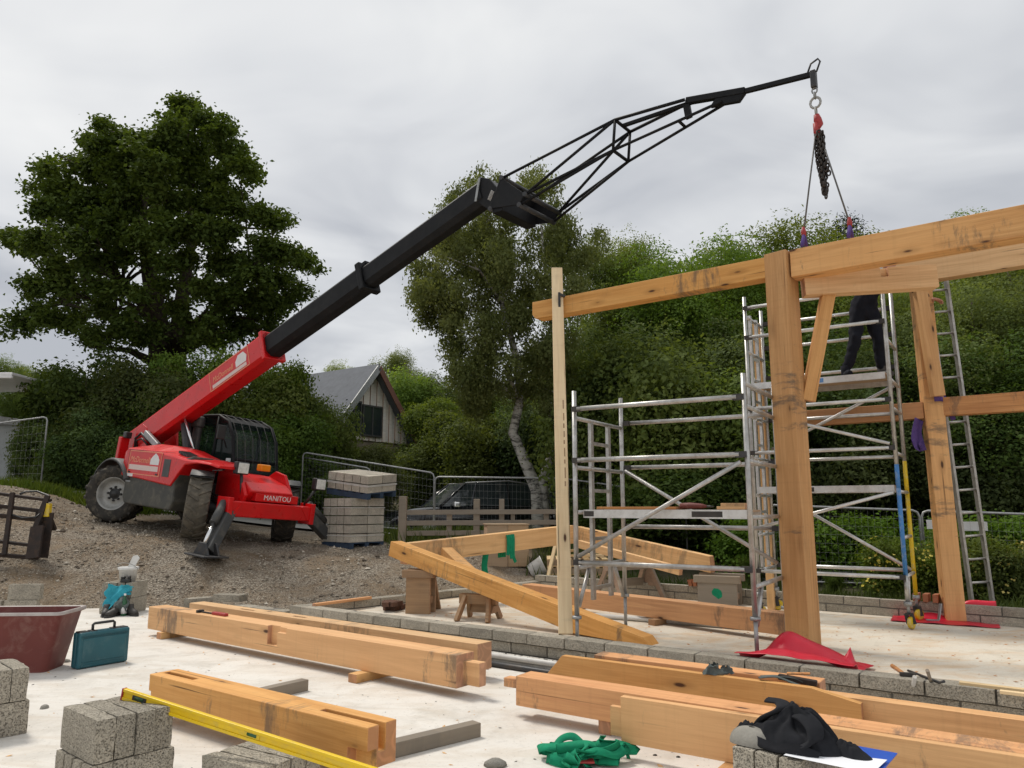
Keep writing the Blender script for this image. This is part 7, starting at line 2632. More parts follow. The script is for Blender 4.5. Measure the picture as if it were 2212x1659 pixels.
# red plane / clamp on the notched beam
q = B1[0] + d1 * (L1 * 0.255) + u1 * 0.10
rc_ = thing('bar_clamp', 'small red bar clamp lying on top of the notched beam', 'clamp', (q.x, q.y, 0.075 + 0.255), math.atan2(d1.y, d1.x))
MB().box((-0.28, -0.012, 0.004), (0.16, 0.012, 0.016)).build('bar', M['dark_steel'], rc_)
MB().box((-0.02, -0.03, 0.0), (0.24, 0.02, 0.032)).build('grip', M['hook_red'], rc_, bevel=0.008)
MB().box((-0.30, -0.05, 0.0), (-0.26, 0.03, 0.03)).build('jaw', M['black_plastic'], rc_, bevel=0.004)
# loose planks and slabs around the left corner of the wall
q = AB(0.35, 1.15)
timber('plank', 'short orange plank lying on the wall that runs back from the corner', Vector((q.x, q.y, wtopz + .002)) - B2 * 1.0, Vector((q.x, q.y, wtopz + .002)), 0.07, 0.035, M['fir_orange'], 'plank', bevel=0.003)
q = AB(-1.45, 0.15)
loose_block('pale block lying flat across the low wall behind the long beams', (q.x, q.y, 0.155), thA + R(20), 2, None, 'flat')
# small stones on the floor
rr = random.Random(9)
for k, (x, y) in enumerate(((187, 1540), (480, 1545), (540, 1548), (1415, 1632), (1465, 1636), (1070, 1655))):
    q = on_level(x, y, 0)
    s_ = 0.014 if k != 5 else 0.07
    mb = MB().lathe([(0.0, 0), (1.0, 0.1), (0.9, 0.6), (0.4, 1.0), (0.0, 1.05)], 8)
    o = mb.build('stone', M['hardmortar'] if k == 5 else M['leather'], None, False, 0, (q.x, q.y, 0))
    o.scale = (s_, s_ * 0.7, s_ * 0.6)
    tag(o, ['small dark stone on the floor right of the left edge pile', 'small dark stone on the floor before the slotted beam, left one', 'small dark stone on the floor before the slotted beam, right one',
            'left of two dark pebbles under the nearest right-hand board', 'right of two dark pebbles under the nearest right-hand board', 'grey stone at the bottom edge left of the green sling'][k], 'stone')

# sawdust, chips and crumbs strewn over the floors
rgc = np.random.default_rng(12)


def chips(name, label, n, place, mat, lo, hi):
    V_, F_ = [], []
    k = 0
    while k < n:
        p = place()
        if p is None:
            continue
        a = rgc.random() * 6.283
        L_, W_ = lo + (hi - lo) * rgc.random() ** 3, 0.3 + 0.4 * rgc.random()
        c, s_ = math.cos(a) * L_, math.sin(a) * L_
        t_ = 0.25 * L_
        o_ = len(V_)
        V_ += [(p[0] - c, p[1] - s_, p[2]), (p[0] + s_ * W_, p[1] - c * W_, p[2]), (p[0] + c, p[1] + s_, p[2] + t_), (p[0] - s_ * W_, p[1] + c * W_, p[2]), (p[0], p[1], p[2] + t_ * 1.2)]
        F_ += [(o_, o_ + 1, o_ + 4), (o_ + 1, o_ + 2, o_ + 4), (o_ + 2, o_ + 3, o_ + 4), (o_ + 3, o_, o_ + 4)]
        k += 1
    me = bpy.data.meshes.new(name)
    me.from_pydata(V_, [], F_)
    me.materials.append(mat)
    o = bpy.data.objects.new(name, me)
    C.objects.link(o)
    return tag(o, label, None, None, 'stuff')


def pl_front():
    s_, t_ = rgc.uniform(-2.5, 7.5), -6.5 * rgc.random() ** 1.0
    p = K + A2 * s_ + B2 * t_
    return (p.x, p.y, 0.001)


def pl_in():
    s_, t_ = rgc.uniform(0.8, 9.0), rgc.uniform(0.25, 3.9)
    p = K + A2 * s_ + B2 * t_
    return (p.x, p.y, RS + 0.001)


def pl_edge():
    s_ = rgc.uniform(-2.6, 10)
    p = K + A2 * s_ + B2 * (-0.02 - abs(rgc.normal()) * 0.12)
    return (p.x, p.y, 0.001)


chips('wood_chips', 'pale wood chips and sawdust strewn over the front floor', 900, pl_front, M['fir_pale'], 0.005, 0.028)
chips('wood_chips', 'orange wood chips and sawdust strewn over the inner floor', 900, pl_in, M['fir_orange'], 0.006, 0.03)
chips('grit', 'dark grit scattered over the front floor', 700, pl_front, M['mortar'], 0.004, 0.016)
chips('grit', 'mortar crumbs and dirt along the foot of the front wall', 1200, pl_edge, M['mortar'], 0.006, 0.03)


# ------------------------------------------------------------------ vegetation
def leaf_mesh(name, blobs, n, size, mat, seed=1, flat=0.75, up=0.55, shell=0.55, aspect=0.62, droop=0.0, fuzz=0.10, spray=12, tight=1.0):
    """n leaf quads spread through the clumps; blobs = rows of (x, y, z, r)"""
    rg = np.random.default_rng(seed)
    b = np.array(blobs, float)
    w = b[:, 3] ** 2.2
    nc = max(20, n // spray)                         # twigs; each carries a spray of leaves
    k = rg.choice(len(b), size=nc, p=w / w.sum())
    d = rg.normal(size=(nc, 3))
    d /= np.linalg.norm(d, axis=1)[:, None]
    rad = b[k, 3] * (shell + (1 - shell) * rg.random(nc) ** 0.45) * (1 + fuzz * np.clip(rg.normal(size=nc), -2, 1.4))
    cpos = b[k, :3] + d * rad[:, None] * np.array([1, 1, flat])
    if droop:
        cpos[:, 2] -= droop * rg.random(nc) ** 2 * b[k, 3]
    cn = d * (1 - up) + np.array([0, 0, up]) + 0.25 * rg.normal(size=(nc, 3))
    c = np.concatenate([np.arange(nc), rg.integers(0, nc, n - nc)])
    spread = size * tight * (1.25 + 0.5 * rg.random(nc))[c][:, None]
    off = rg.normal(size=(n, 3)) * spread
    off -= 0.55 * cn[c] * (off * cn[c]).sum(1)[:, None]      # sprays are flattened along their own plane
    pos = cpos[c] + off
    nrm = cn[c] + 0.28 * rg.normal(size=(n, 3))
    nrm /= np.linalg.norm(nrm, axis=1)[:, None]
    t = rg.normal(size=(n, 3))
    t -= nrm * (t * nrm).sum(1)[:, None]
    t /= np.linalg.norm(t, axis=1)[:, None]
    if droop:
        t = t * 0.5 + np.array([0, 0, -1.0]) * droop
        t /= np.linalg.norm(t, axis=1)[:, None]
    s = np.cross(nrm, t)
    sz = size * (0.65 + 0.7 * rg.random(n))[:, None]
    fold = nrm * sz * 0.12
    v = np.stack([pos - t * sz * 0.5, pos + s * sz * aspect * 0.5 + fold, pos + t * sz * 0.5, pos - s * sz * aspect * 0.5 + fold], 1).reshape(-1, 3)
    me = bpy.data.meshes.new(name)
    me.vertices.add(n * 4)
    me.vertices.foreach_set("co", v.astype(np.float32).ravel())
    me.loops.add(n * 4)
    me.loops.foreach_set("vertex_index", np.arange(n * 4, dtype=np.int32))
    me.polygons.add(n)
    me.polygons.foreach_set("loop_start", np.arange(0, n * 4, 4, dtype=np.int32))
    me.polygons.foreach_set("loop_total", np.full(n, 4, np.int32))
    me.update(calc_edges=True)
    me.materials.append(mat)
    return me


def part_obj(name, me, parent, kind=None):
    o = bpy.data.objects.new(name, me)
    C.objects.link(o)
    o.parent = parent
    if kind:
        o['kind'] = kind
    return o


def limbs(mb, stems, blobs, r0, rg, frac=0.6):
    """branches from the stems out to the clumps"""
    knots = [(Vector(p), r_) for st in stems for p, r_ in st]
    for st in stems:
        P = [Vector(p) for p, _ in st]
        mb.tube(P, [r_ for _, r_ in st], 10)
    for bx_, by_, bz_, br_ in blobs:
        if rg.random() > frac:
            continue
        c = Vector((bx_, by_, bz_))
        best = min(knots, key=lambda kn: (kn[0] - c).length + (2.5 if kn[0].z > c.z - 0.1 else 0))
        a, ra = best
        mid = a.lerp(c, 0.5) + Vector((rg.uniform(-.2, .2), rg.uniform(-.2, .2), 0.12 * (c - a).length))
        r1 = min(ra * 0.55, r0 * 0.35)
        mb.tube([a, a.lerp(mid, 0.5) + Vector((0, 0, .05)), mid, c], [r1, r1 * 0.8, r1 * 0.55, r1 * 0.18], 6)


def tree(name, label, cat, base, stems, blobs, n, size, leaf, bark, seed, group=None, **kw):
    root = thing(name, label, cat, base, None, group)
    b0 = Vector(base)
    rg = random.Random(seed)
    loc_b = [(x - b0.x, y - b0.y, z - b0.z, r_) for x, y, z, r_ in blobs]
    loc_s = [[(Vector(p) - b0, r_) for p, r_ in st] for st in stems]
    mb = MB()
    limbs(mb, loc_s, loc_b, max(r_ for st in stems for _, r_ in st), rg, kw.pop('frac', 0.6))
    mb.build('trunk', bark, root)
    part_obj('crown', leaf_mesh('crown', loc_b, n, size, leaf, seed, **kw), root, 'stuff')
    return root


# --- the big sycamore at the left
syc = [(960, 150, 70), (1040, 200, 60), (890, 225, 65), (1150, 265, 70), (545, 245, 45), (480, 330, 65), (620, 330, 85), (740, 330, 85), (850, 330, 95), (1000, 330, 105), (1180, 370, 85), (1265, 440, 70), (1305, 510, 50),
       (260, 480, 65), (315, 395, 22), (170, 560, 40), (330, 560, 85), (450, 460, 100), (600, 480, 115), (780, 480, 120), (950, 480, 105), (1120, 520, 85), (240, 680, 80), (380, 680, 105), (540, 660, 115), (700, 650, 115), (870, 640, 105),
       (1040, 640, 95), (1200, 640, 80), (1350, 715, 75), (1460, 735, 50), (130, 830, 80), (230, 850, 75), (45, 815, 38), (400, 820, 95), (560, 800, 105), (720, 800, 105), (880, 800, 95), (1040, 780, 105), (1180, 800, 95), (1320, 880, 85),
       (1480, 900, 80), (1580, 935, 55), (1625, 985, 30), (320, 980, 80), (480, 960, 85), (610, 920, 60), (780, 940, 60), (960, 930, 65), (1150, 960, 90), (1300, 1000, 90), (1450, 1040, 85), (1545, 1100, 55), (190, 1080, 70), (330, 1100, 85), (500, 1095, 70),
       (650, 1085, 60), (230, 1220, 80), (90, 1260, 70), (380, 1245, 70), (530, 1190, 60), (620, 1290, 60), (740, 1330, 60), (480, 1330, 70), (1010, 1330, 60), (1130, 1350, 60), (690, 1230, 50), (830, 1060, 60), (900, 1170, 50), (760, 1130, 55), (870, 950, 60), (800, 1300, 45), (960, 1260, 50), (1010, 1080, 65), (1150, 1120, 80), (1300, 1150, 85), (1450, 1175, 65), (1250, 1265, 80), (1400, 1270, 50), (1080, 1255, 50), (20, 1300, 40)]
rg = random.Random(2)
SD = 24.0
blobs = []
for (x, y, r_) in syc:
    vx, vy = x * 0.4167, 172.8 + y * 0.4167
    k = max(0.0, 1 - ((x - 800) / 850) ** 2 - ((y - 750) / 900) ** 2) ** 0.5
    rm_ = r_ * 0.4167 / FPX * SD
    offs = [rg.uniform(-1, -0.4) * 3.4 * k, rg.uniform(0.3, 1) * 3.4 * k] if k > 0.25 else [rg.uniform(-.8, .8)]
    for o_ in offs:
        p = at_depth(vx, vy, SD + o_)
        s_ = (SD + o_) / SD
        # break each clump into a few layered sub-clumps
        for _ in range(3):
            blobs.append((p.x + rg.uniform(-.55, .55) * rm_, p.y + rg.uniform(-.6, .6) * rm_, p.z + rg.uniform(-.4, .4) * rm_, rm_ * s_ * rg.uniform(0.42, 0.72)))
        for _ in range(4):
            a_ = rg.uniform(0, 6.28)
            blobs.append((p.x + math.cos(a_) * rm_ * 0.95, p.y + rg.uniform(-.8, .8) * rm_, p.z + math.sin(a_) * rm_ * 0.75, rm_ * s_ * rg.uniform(0.18, 0.36)))
tb_ = at_depth(372, 760, SD)
gzb = ground_z(tb_.x, SD)
base = Vector((tb_.x, SD, gzb))


def sy(x, y, dy=0.0):
    return at_depth(x * 0.4167, 172.8 + y * 0.4167, SD + dy)


stems = [[(Vector((base.x - .15, SD, gzb)), .48), (sy(840, 1500), .42), (sy(835, 1380), .38), (sy(805, 1180, -.3), .30), (sy(765, 950, -.5), .22), (sy(740, 700), .14), (sy(760, 480), .08)],
         [(Vector((base.x + .35, SD + .2, gzb)), .40), (sy(905, 1480, .3), .34), (sy(920, 1350, .3), .30), (sy(945, 1120, .5), .22), (sy(990, 850, .8), .15), (sy(980, 560, .6), .09)],
         [(sy(905, 1440), .22), (sy(1010, 1300, -.5), .17), (sy(1140, 1170, -.9), .12), (sy(1300, 1020, -.8), .07)],
         [(sy(830, 1260, -.3), .18), (sy(640, 1060, -.8), .12), (sy(430, 900, -1), .07)],
         [(sy(850, 1330, .5), .18), (sy(600, 1230, 1), .12), (sy(330, 1160, 1), .07)]]
tree('sycamore_tree', 'tall broad sycamore with dark crown left of the boom', 'tree', base, stems, blobs, 140000, 0.145, M['leaf_syc'], M['bark'], 3, shell=0.2, flat=0.62, up=0.6, fuzz=0.08, frac=0.16, spray=14, tight=0.72)

# --- the birch behind the boom head
BD = 19.3
bir = [(1030, 385, 18), (1060, 420, 30), (1010, 440, 30), (1150, 385, 18), (1175, 420, 28), (1130, 440, 26), (1000, 490, 42), (1070, 480, 45), (1190, 470, 34), (1220, 520, 32), (960, 540, 42), (1040, 550, 48), (1120, 540, 42), (1190, 570, 40), (920, 600, 36), (990, 620, 50), (1070, 630, 55),
       (1150, 630, 48), (1210, 640, 40), (935, 680, 40), (1010, 700, 50), (1090, 710, 52), (1160, 720, 46), (985, 770, 40), (1060, 790, 48), (1140, 800, 46), (1190, 760, 40), (1030, 860, 34), (1195, 850, 30), (900, 640, 20), (1260, 545, 26), (1290, 530, 24)]
blobs = []
for (x, y, r_) in bir:
    for k in range(7):
        p = at_depth(x + rg.uniform(-1, 1) * r_, y + rg.uniform(-1, 1) * r_, BD + rg.uniform(-1.7, 1.7))
        blobs.append((p.x, p.y, p.z, r_ / FPX * BD * rg.uniform(.35, .85)))
bb = at_depth(1165, 1075, BD)
bz = ground_z(bb.x, BD)
b0_ = Vector((bb.x, BD, bz))
stems = [[(b0_, .20), (at_depth(1160, 1060, BD), .17), (at_depth(1135, 1000, BD), .145), (at_depth(1108, 935, BD), .13), (at_depth(1122, 870, BD), .12), (at_depth(1120, 790, BD), .10), (at_depth(1085, 660, BD), .08), (at_depth(1060, 520, BD), .05), (at_depth(1035, 420, BD), .02)],
         [(b0_ + Vector((.15, .1, 0)), .16), (at_depth(1172, 1040, BD), .14), (at_depth(1185, 1000, BD), .12), (at_depth(1208, 950, BD), .09), (at_depth(1215, 880, BD), .07), (at_depth(1190, 700, BD), .05), (at_depth(1165, 450, BD), .02)]]
tree('birch_tree', 'slender silver birch with feathery crown behind the boom head', 'tree', b0_, stems, blobs, 130000, 0.078, M['leaf_birch'], M['birch'], 5, shell=0.0, flat=1.2, up=0.3, droop=0.5, aspect=0.6, fuzz=0.2, frac=0.12, spray=16)

# --- prototype crowns for the wood and the shrubs
def dome(seed, nb, rx, ry, rz, zc, br):
    rg = random.Random(seed)
    out = []
    while len(out) < nb:
        u, v, w = (rg.uniform(-1, 1) for _ in range(3))
        q = u * u + v * v + w * w
        if q > 1 or q < 0.18:
            continue
        out.append((u * rx, v * ry, zc + w * rz, br * rg.uniform(0.6, 1.25)))
    return out


PROTO = {}


def proto(key, seed, nb, rx, ry, rz, zc, br, n, size, leaf, bark, trunk_r=0.12, stems_n=3, **kw):
    bl = dome(seed, nb, rx, ry, rz, zc, br)
    me = leaf_mesh('crown', bl, n, size, leaf, seed, **kw)
    rg = random.Random(seed + 50)
    st = []
    for k in range(stems_n):
        a = 2 * math.pi * k / stems_n + rg.random()
        e_ = 0.45 * rx
        st.append([(Vector((0.1 * math.cos(a), 0.1 * math.sin(a), -0.2)), trunk_r), (Vector((0.3 * e_ * math.cos(a), 0.3 * e_ * math.sin(a), zc * 0.45)), trunk_r * .75),
                   (Vector((e_ * math.cos(a), e_ * math.sin(a), zc)), trunk_r * .45), (Vector((e_ * 1.2 * math.cos(a), e_ * 1.2 * math.sin(a), zc + rz * 0.6)), trunk_r * .15)])
    mb = MB()
    limbs(mb, st, bl, trunk_r, rg, 0.35)
    PROTO[key] = (me, mb.mesh('trunk', bark))


proto('willow', 21, 52, 2.9, 2.6, 3.0, 5.6, 0.95, 110000, 0.078, M['leaf_willow'], M['bark_lit'], 0.16, 4, shell=0.15, flat=0.85, up=0.4, droop=0.25, aspect=0.55, fuzz=0.08)
proto('ash', 22, 46, 2.5, 2.4, 3.2, 6.0, 0.9, 95000, 0.078, M['leaf_birch'], M['bark_lit'], 0.15, 3, shell=0.1, flat=0.85, up=0.4, droop=0.2, aspect=0.55, fuzz=0.12)
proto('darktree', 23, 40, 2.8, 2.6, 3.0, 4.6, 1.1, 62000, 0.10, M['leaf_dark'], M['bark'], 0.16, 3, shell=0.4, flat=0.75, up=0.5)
proto('bush', 24, 30, 1.45, 1.35, 1.35, 1.45, 0.62, 42000, 0.085, M['leaf_bush'], M['bark'], 0.05, 5, shell=0.2, flat=0.85, up=0.45)
proto('bright', 25, 30, 1.6, 1.5, 1.7, 1.8, 0.66, 42000, 0.095, M['leaf_bright'], M['bark'], 0.06, 5, shell=0.2, flat=0.85, up=0.45)
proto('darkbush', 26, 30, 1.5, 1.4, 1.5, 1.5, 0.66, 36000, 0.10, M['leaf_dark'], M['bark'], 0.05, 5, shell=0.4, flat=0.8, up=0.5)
proto('pine', 27, 34, 1.1, 1.1, 2.4, 7.2, 0.55, 26000, 0.14, M['needle'], M['bark'], 0.16, 1, shell=0.2, flat=0.55, up=0.5, aspect=0.25)


def plant(name, label, cat, key, x, ytop, Y, height_ratio=1.0, width=1.0, rz=None, group=None, seed=0):
    """stand a copy so that its crown reaches the sight line (x, ytop) at distance Y"""
    top = at_depth(x, ytop, Y)
    gz_ = ground_z(top.x, Y)
    me, tk = PROTO[key]
    full = {'willow': 9.4, 'ash': 9.8, 'darktree': 8.2, 'bush': 3.2, 'bright': 3.9, 'darkbush': 3.4, 'pine': 9.9}[key]
    s_ = (top.z - gz_) / full
    root = thing(name, label, cat, (top.x, Y, gz_), R(rz if rz is not None else random.uniform(0, 360)), group)
    o = part_obj('crown', me, root, 'stuff')
    t_ = part_obj('trunk', tk, root)
    root.scale = (s_ * width, s_ * width, s_)
    return root


gw = 'trees of the wood behind the frame'
for nm, lab, key, x, yt, Y, wd in (
        ('willow_tree', 'willow rising just right of the birch crown', 'ash', 1285, 520, 23.5, 0.95),
        ('willow_tree', 'loose crowned tree above the left end of the plate', 'ash', 1390, 490, 24.0, 0.85),
        ('willow_tree', 'broad willow above the middle of the plate', 'willow', 1520, 452, 23.0, 1.1),
        ('willow_tree', 'tallest willow of the wood, just left of the lifting chain', 'willow', 1665, 440, 23.5, 1.05),
        ('willow_tree', 'willow directly behind the front post top', 'willow', 1770, 490, 22.0, 1.0),
        ('willow_tree', 'leafy tree behind the tie beam of the frame', 'willow', 1900, 560, 20.0, 1.0),
        ('willow_tree', 'leafy tree seen between the rear right post and the plate', 'willow', 2050, 545, 19.0, 1.1),
        ('willow_tree', 'leafy tree at the right edge under the plate', 'ash', 2190, 470, 21.0, 1.3),
        ('willow_tree', 'tree outside the right edge reaching over the plate', 'willow', 2330, 520, 18.0, 1.2),
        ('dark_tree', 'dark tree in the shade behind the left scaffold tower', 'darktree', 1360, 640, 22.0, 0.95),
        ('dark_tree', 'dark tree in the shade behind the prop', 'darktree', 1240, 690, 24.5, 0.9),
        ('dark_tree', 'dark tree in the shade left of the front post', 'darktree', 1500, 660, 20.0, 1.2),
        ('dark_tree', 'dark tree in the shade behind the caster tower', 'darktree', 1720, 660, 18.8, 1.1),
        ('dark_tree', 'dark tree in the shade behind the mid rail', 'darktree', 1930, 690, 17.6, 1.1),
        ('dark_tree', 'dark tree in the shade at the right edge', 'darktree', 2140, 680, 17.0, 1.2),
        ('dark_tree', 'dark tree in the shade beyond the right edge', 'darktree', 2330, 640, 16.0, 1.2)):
    plant(nm, lab, 'tree', key, x, yt, Y, 1.0, wd, None, gw)
plant('pine_tree', 'small dark pine top beside the right wire leg', 'tree', 'pine', 1828, 466, 27.0, 1.0, 0.8)
gx_ = 'shrubs and small trees'
for nm, lab, key, x, yt, Y, wd in (
        ('shrub', 'green shrub behind the upper guard rail of the left tower', 'bush', 1400, 720, 18.6, 0.85),
        ('shrub', 'green shrub just right of the prop', 'bush', 1320, 770, 19.6, 0.6),
        ('shrub', 'green shrub behind the right half of the left tower', 'bush', 1530, 790, 17.6, 0.95),
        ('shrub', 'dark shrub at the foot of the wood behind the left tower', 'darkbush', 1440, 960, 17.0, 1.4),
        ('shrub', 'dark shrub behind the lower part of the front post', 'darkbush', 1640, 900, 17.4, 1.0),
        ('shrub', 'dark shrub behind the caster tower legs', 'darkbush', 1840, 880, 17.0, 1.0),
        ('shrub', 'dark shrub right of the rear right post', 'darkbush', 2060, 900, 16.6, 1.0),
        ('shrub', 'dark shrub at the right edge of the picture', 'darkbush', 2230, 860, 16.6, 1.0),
        ('shrub', 'leafy shrub at the foot of the birch behind the car', 'bush', 1250, 1040, 19.6, 0.6),
        ('shrub', 'reddish green shrub behind the black car', 'bush', 1010, 880, 25.5, 1.0),
        ('shrub', 'dark shrub behind the windscreen of the black car', 'darkbush', 940, 955, 26.0, 0.9),
        ('shrub', 'dark shrub right of the black car', 'darkbush', 1110, 860, 26.5, 1.0),
        ('shrub', 'dark shrub left of the block pallets', 'darkbush', 715, 985, 20.8, 1.0),
        ('shrub', 'shrub under the gable of the house', 'bush', 790, 955, 22.5, 1.0),
        ('shrub', 'leafy shrub in front of the slate roof', 'bush', 672, 838, 22.0, 0.7),
        ('shrub', 'bright leafy shrub right of the red boom end', 'bright', 618, 765, 22.0, 0.62),
        ('shrub', 'leafy shrub behind the red boom section', 'bush', 545, 800, 21.2, 0.9),
        ('shrub', 'leafy shrub above the cab of the telehandler', 'bush', 600, 880, 20.4, 1.0),
        ('shrub', 'light leafy shrub in front of the sycamore trunks', 'bright', 420, 742, 21.6, 0.8),
        ('shrub', 'leafy shrub below the sycamore trunks', 'bush', 340, 775, 21.0, 0.9),
        ('shrub', 'dark shrub left of the sycamore trunks', 'darkbush', 250, 730, 21.6, 0.9),
        ('shrub', 'yellow green shrub at the left of the sycamore', 'bright', 160, 790, 22.6, 0.8),
        ('shrub', 'dark shrub behind the rear wheel of the telehandler', 'darkbush', 230, 880, 19.8, 1.0),
        ('shrub', 'dark shrub behind the mesh fence at the left', 'darkbush', 140, 880, 20.8, 0.9),
        ('shrub', 'dark shrub behind the engine bonnet', 'darkbush', 330, 900, 19.6, 1.0),
        ('shrub', 'dark shrub behind the cab of the telehandler', 'darkbush', 450, 900, 19.8, 1.1),
        ('shrub', 'dark shrub in front of the pale shed', 'darkbush', 75, 965, 22.5, 0.8),
        ('shrub', 'bright shrub right of the clad gable', 'bright', 895, 800, 37.0, 0.9),
        ('shrub', 'bright shrub farther right of the clad gable', 'bright', 950, 850, 31.0, 0.9)):
    plant(nm, lab, 'shrub', key, x, yt, Y, 1.0, wd, None, gx_)
gd_ = 'distant trees'
for nm, lab, key, x, yt, Y, wd in (
        ('distant_tree', 'distant rounded tree behind the house roof', 'ash', 880, 745, 42.0, 1.0),
        ('distant_tree', 'distant tree left of the birch crown', 'willow', 830, 772, 45.0, 1.0),
        ('distant_tree', 'distant tree just above the slate roof', 'ash', 740, 778, 48.0, 1.0),
        ('distant_tree', 'distant tree between the house and the birch', 'darktree', 950, 780, 38.0, 1.1),
        ('distant_tree', 'distant tree behind the birch trunk', 'darktree', 1060, 790, 36.0, 1.2),
        ('distant_tree', 'distant tree right of the birch trunk', 'darktree', 1180, 800, 34.0, 1.2),
        ('distant_tree', 'distant tree at the far left of the picture', 'ash', 20, 765, 34.0, 1.0),
        ('distant_tree', 'distant tree left of the sycamore, second from the left edge', 'willow', 100, 768, 36.0, 0.9),
        ('distant_tree', 'distant tree behind the low sycamore branches', 'darktree', 200, 800, 33.0, 1.0),
        ('distant_tree', 'distant tree far behind the plate at the right', 'ash', 2070, 468, 33.0, 1.0),
        ('distant_tree', 'distant tree far behind the lifting chain', 'darktree', 1600, 560, 31.0, 1.3),
        ('distant_tree', 'distant tree far behind the left of the plate', 'darktree', 1420, 580, 31.0, 1.3),
        ('distant_tree', 'distant tree far behind the rear right post', 'darktree', 1850, 600, 28.0, 1.3),
        ('distant_tree', 'distant tree far behind the right edge', 'darktree', 2100, 560, 28.0, 1.5)):
    plant(nm, lab, 'tree', key, x, yt, Y, 1.0, wd, None, gd_)

# --- garden hedge and flowering shrub behind the far wall
hq0, hq1 = at_depth(1560, 1115, 14.4), at_depth(2330, 1112, 13.1)
hl = (hq1 - hq0)
hl.z = 0
rgh = random.Random(8)
hbl = []
for k in range(150):
    t_ = rgh.random()
    p = hq0 + hl * t_
    zt_ = 1.22 + 0.06 * math.sin(t_ * 9)
    hbl.append((p.x + rgh.uniform(-.1, .1), p.y + rgh.uniform(-.35, .35), rgh.uniform(0.35, zt_ - 0.12), rgh.uniform(0.2, 0.32)))
hroot = thing('hedge', 'bright green clipped hedge behind the far block wall', 'hedge', (hq0.x, hq0.y, 0.1))
lb_ = [(x - hq0.x, y - hq0.y, z - 0.1, r_) for x, y, z, r_ in hbl]
part_obj('foliage', leaf_mesh('foliage', lb_, 42000, 0.075, M['leaf_hedge'], 9, shell=0.3, flat=0.9, up=0.5), hroot, 'stuff')
mb = MB()
for k in range(12):
    p = hl * ((k + .5) / 12)
    mb.tube([(p.x, p.y, -0.1), (p.x + rgh.uniform(-.1, .1), p.y, 0.5), (p.x + rgh.uniform(-.2, .2), p.y, 0.9)], [0.03, 0.02, 0.008], 6)
mb.build('stems', M['bark'], hroot)


def flower_bush(label, x, ytop, Y, w, h_, n, nf, seed):
    p = at_depth(x, ytop, Y)
    z0 = ground_z(p.x, Y)
    root = thing('flowering_shrub', label, 'shrub', (p.x, Y, z0), None, 'yellow flowering shrubs')
    rg = random.Random(seed)
    H_ = p.z - z0
    bl = [(rg.uniform(-w, w), rg.uniform(-.35, .35), rg.uniform(0.15, H_ - .15) * (1 - 0.25 * rg.random()), rg.uniform(.14, .28)) for _ in range(46)]
    part_obj('foliage', leaf_mesh('foliage', bl, n, 0.05, M['leaf_bush'], seed, shell=0.3, flat=0.9, up=0.4), root, 'stuff')
    part_obj('flowers', leaf_mesh('flowers', bl, nf, 0.042, M['petal'], seed + 1, shell=0.9, flat=0.95, up=0.35, aspect=0.95), root, 'stuff')
    mb = MB()
    for k in range(7):
        a = rg.uniform(-w * .7, w * .7)
        mb.tube([(a * .3, 0, -0.05), (a * .7, 0, H_ * .4), (a, 0, H_ * .8)], [.014, .01, .004], 5)
    mb.build('stems', M['bark'], root)
    return root


flower_bush('yellow flowering shrub between the casters and the rear right post', 1945, 1150, 11.9, 0.55, 1, 12000, 330, 31)
flower_bush('yellow flowering shrub behind the foot of the ladder', 2120, 1145, 11.6, 0.6, 1, 13000, 420, 32)
flower_bush('yellow flowering shrub at the right edge of the picture', 2215, 1160, 11.4, 0.55, 1, 12000, 260, 33)
for k, (x, yt, Y, wd) in enumerate(((1800, 1235, 12.6, 0.9), (1880, 1245, 12.2, 0.8), (1700, 1215, 13.2, 0.9), (1620, 1190, 14.0, 1.0))):
    plant('shrub', ['low green plants behind the far wall, left of the purple sling', 'low green plants behind the far wall, left of the casters', 'low green plants hidden behind the front post', 'low green plants right of the weathered trestle'][k],
          'shrub', 'bush', x, yt, Y, 1.0, wd, None, gx_)


# --- rough grass
def grass(name, label, pts, n, hgt, seed, spread=0.5):
    rg = np.random.default_rng(seed)
    P = np.array(pts, float)
    seg = rg.integers(0, len(P) - 1, n)
    t = rg.random(n)[:, None]
    xy = P[seg] * (1 - t) + P[seg + 1] * t + rg.normal(size=(n, 2)) * spread
    z = ground_zs(xy[:, 0], xy[:, 1])
    h_ = hgt * (0.4 + rg.random(n))
    a = rg.random(n) * 6.283
    w = 0.012 + 0.012 * rg.random(n)
    lean = rg.normal(size=(n, 2)) * 0.35 * h_[:, None]
    b = np.stack([xy[:, 0], xy[:, 1], z - 0.02], 1)
    s = np.stack([np.cos(a) * w, np.sin(a) * w, np.zeros(n)], 1)
    tip = b + np.stack([lean[:, 0], lean[:, 1], h_], 1)
    v = np.stack([b - s, b + s, tip], 1).reshape(-1, 3)
    me = bpy.data.meshes.new(name)
    me.from_pydata(v.tolist(), [], np.arange(n * 3).reshape(-1, 3).tolist())
    me.materials.append(M['grass'])
    o = bpy.data.objects.new(name, me)
    C.objects.link(o)
    return tag(o, label, None, None, 'stuff')


grass('grass', 'rough green grass on the bank behind the telehandler rear wheel', [(-13, 18.0), (-10.5, 17.4), (-9.3, 17.6), (-8.6, 18.2)], 5000, 0.22, 1, 0.35)
grass('grass', 'rough green grass verge beyond the lane', [(-12, 21.2), (-6, 21.0), (-2, 20.6), (3, 20)], 14000, 0.35, 2, 0.7)
grass('grass', 'weeds along the timber fence and pallets', [(-2.6, 16.4), (0, 16.6), (2, 16), (1.2, 15.0)], 6000, 0.28, 3, 0.35)
grass('grass', 'weeds behind the far block wall', [(0.9, 14.6), (2.5, 13.4), (4.6, 11.6), (6.6, 10.3), (9, 8.9)], 9000, 0.25, 4, 0.3)

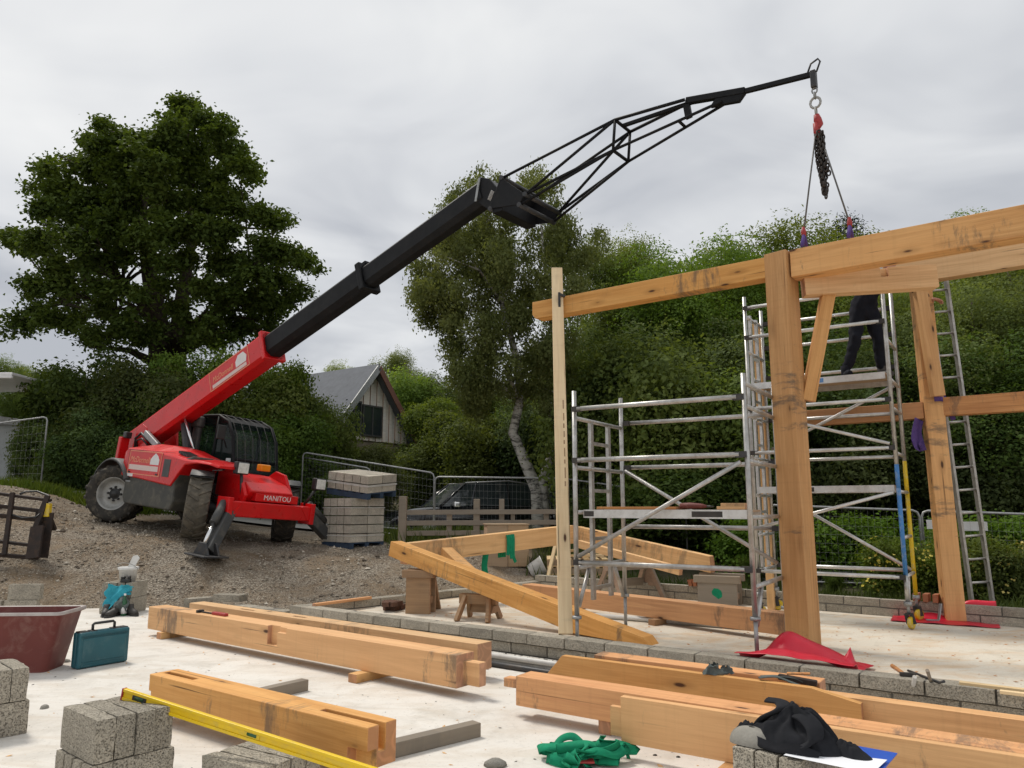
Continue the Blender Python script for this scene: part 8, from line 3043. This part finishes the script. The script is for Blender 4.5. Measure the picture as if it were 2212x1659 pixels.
# --- loose stones of the gravel bank
rgs = np.random.default_rng(4)
NS = 34000
u = rgs.random((NS * 4, 2))
X = -11.5 + u[:, 0] * 11
Yy = 11.2 + u[:, 1] * 5.2
s_par = (X - K.x) * A2.x + (Yy - K.y) * A2.y
t_par = (X - K.x) * B2.x + (Yy - K.y) * B2.y
okm = np.where(s_par > -2.8, t_par > 0.3, Yy > 11.55) & ~((s_par > -0.1) & (t_par < 5.2) & (s_par > -0.05 + 0.13 * t_par)) 
dens = np.array([noise.noise((x * 0.9, y * 0.9, 2.0)) for x, y in zip(X, Yy)])
okm &= (dens + rgs.normal(size=NS * 4) * 0.35) > -0.1
sel = np.nonzero(okm)[0][:NS]
X, Yy = X[sel], Yy[sel]
NS = len(sel)
Zz = ground_zs(X, Yy)
Zz += np.array([noise.fractal((x * 1.3, y * 1.3, 0.3), 0.9, 2.1, 4) for x, y in zip(X, Yy)]) * 0.045
sz = 0.006 + 0.011 * rgs.random(NS) ** 2 + 0.03 * (rgs.random(NS) < 0.012)
octv = np.array([(1, 0, 0), (-1, 0, 0), (0, 1, 0), (0, -1, 0), (0, 0, 1), (0, 0, -1)], float)
octf = np.array([(0, 2, 4), (2, 1, 4), (1, 3, 4), (3, 0, 4), (2, 0, 5), (1, 2, 5), (3, 1, 5), (0, 3, 5)])
ang = rgs.random(NS) * 6.283
jit = 1 + 0.35 * rgs.normal(size=(NS, 6, 3))
v = octv[None] * jit * sz[:, None, None]
v[:, :, 2] *= 0.7
ca, sa = np.cos(ang)[:, None], np.sin(ang)[:, None]
vx, vy = v[:, :, 0] * ca - v[:, :, 1] * sa, v[:, :, 0] * sa + v[:, :, 1] * ca
v = np.stack([vx + X[:, None], vy + Yy[:, None], v[:, :, 2] + Zz[:, None] + sz[:, None] * 0.25], 2).reshape(-1, 3)
f = (octf[None] + (np.arange(NS) * 6)[:, None, None]).reshape(-1, 3)
me = bpy.data.meshes.new('gravel_stones')
me.from_pydata(v.tolist(), [], f.tolist())
me.materials.append(M['pebble'])
o = bpy.data.objects.new('gravel_stones', me)
C.objects.link(o)
tag(o, 'loose grey and brown stones covering the gravel bank', None, None, 'stuff')
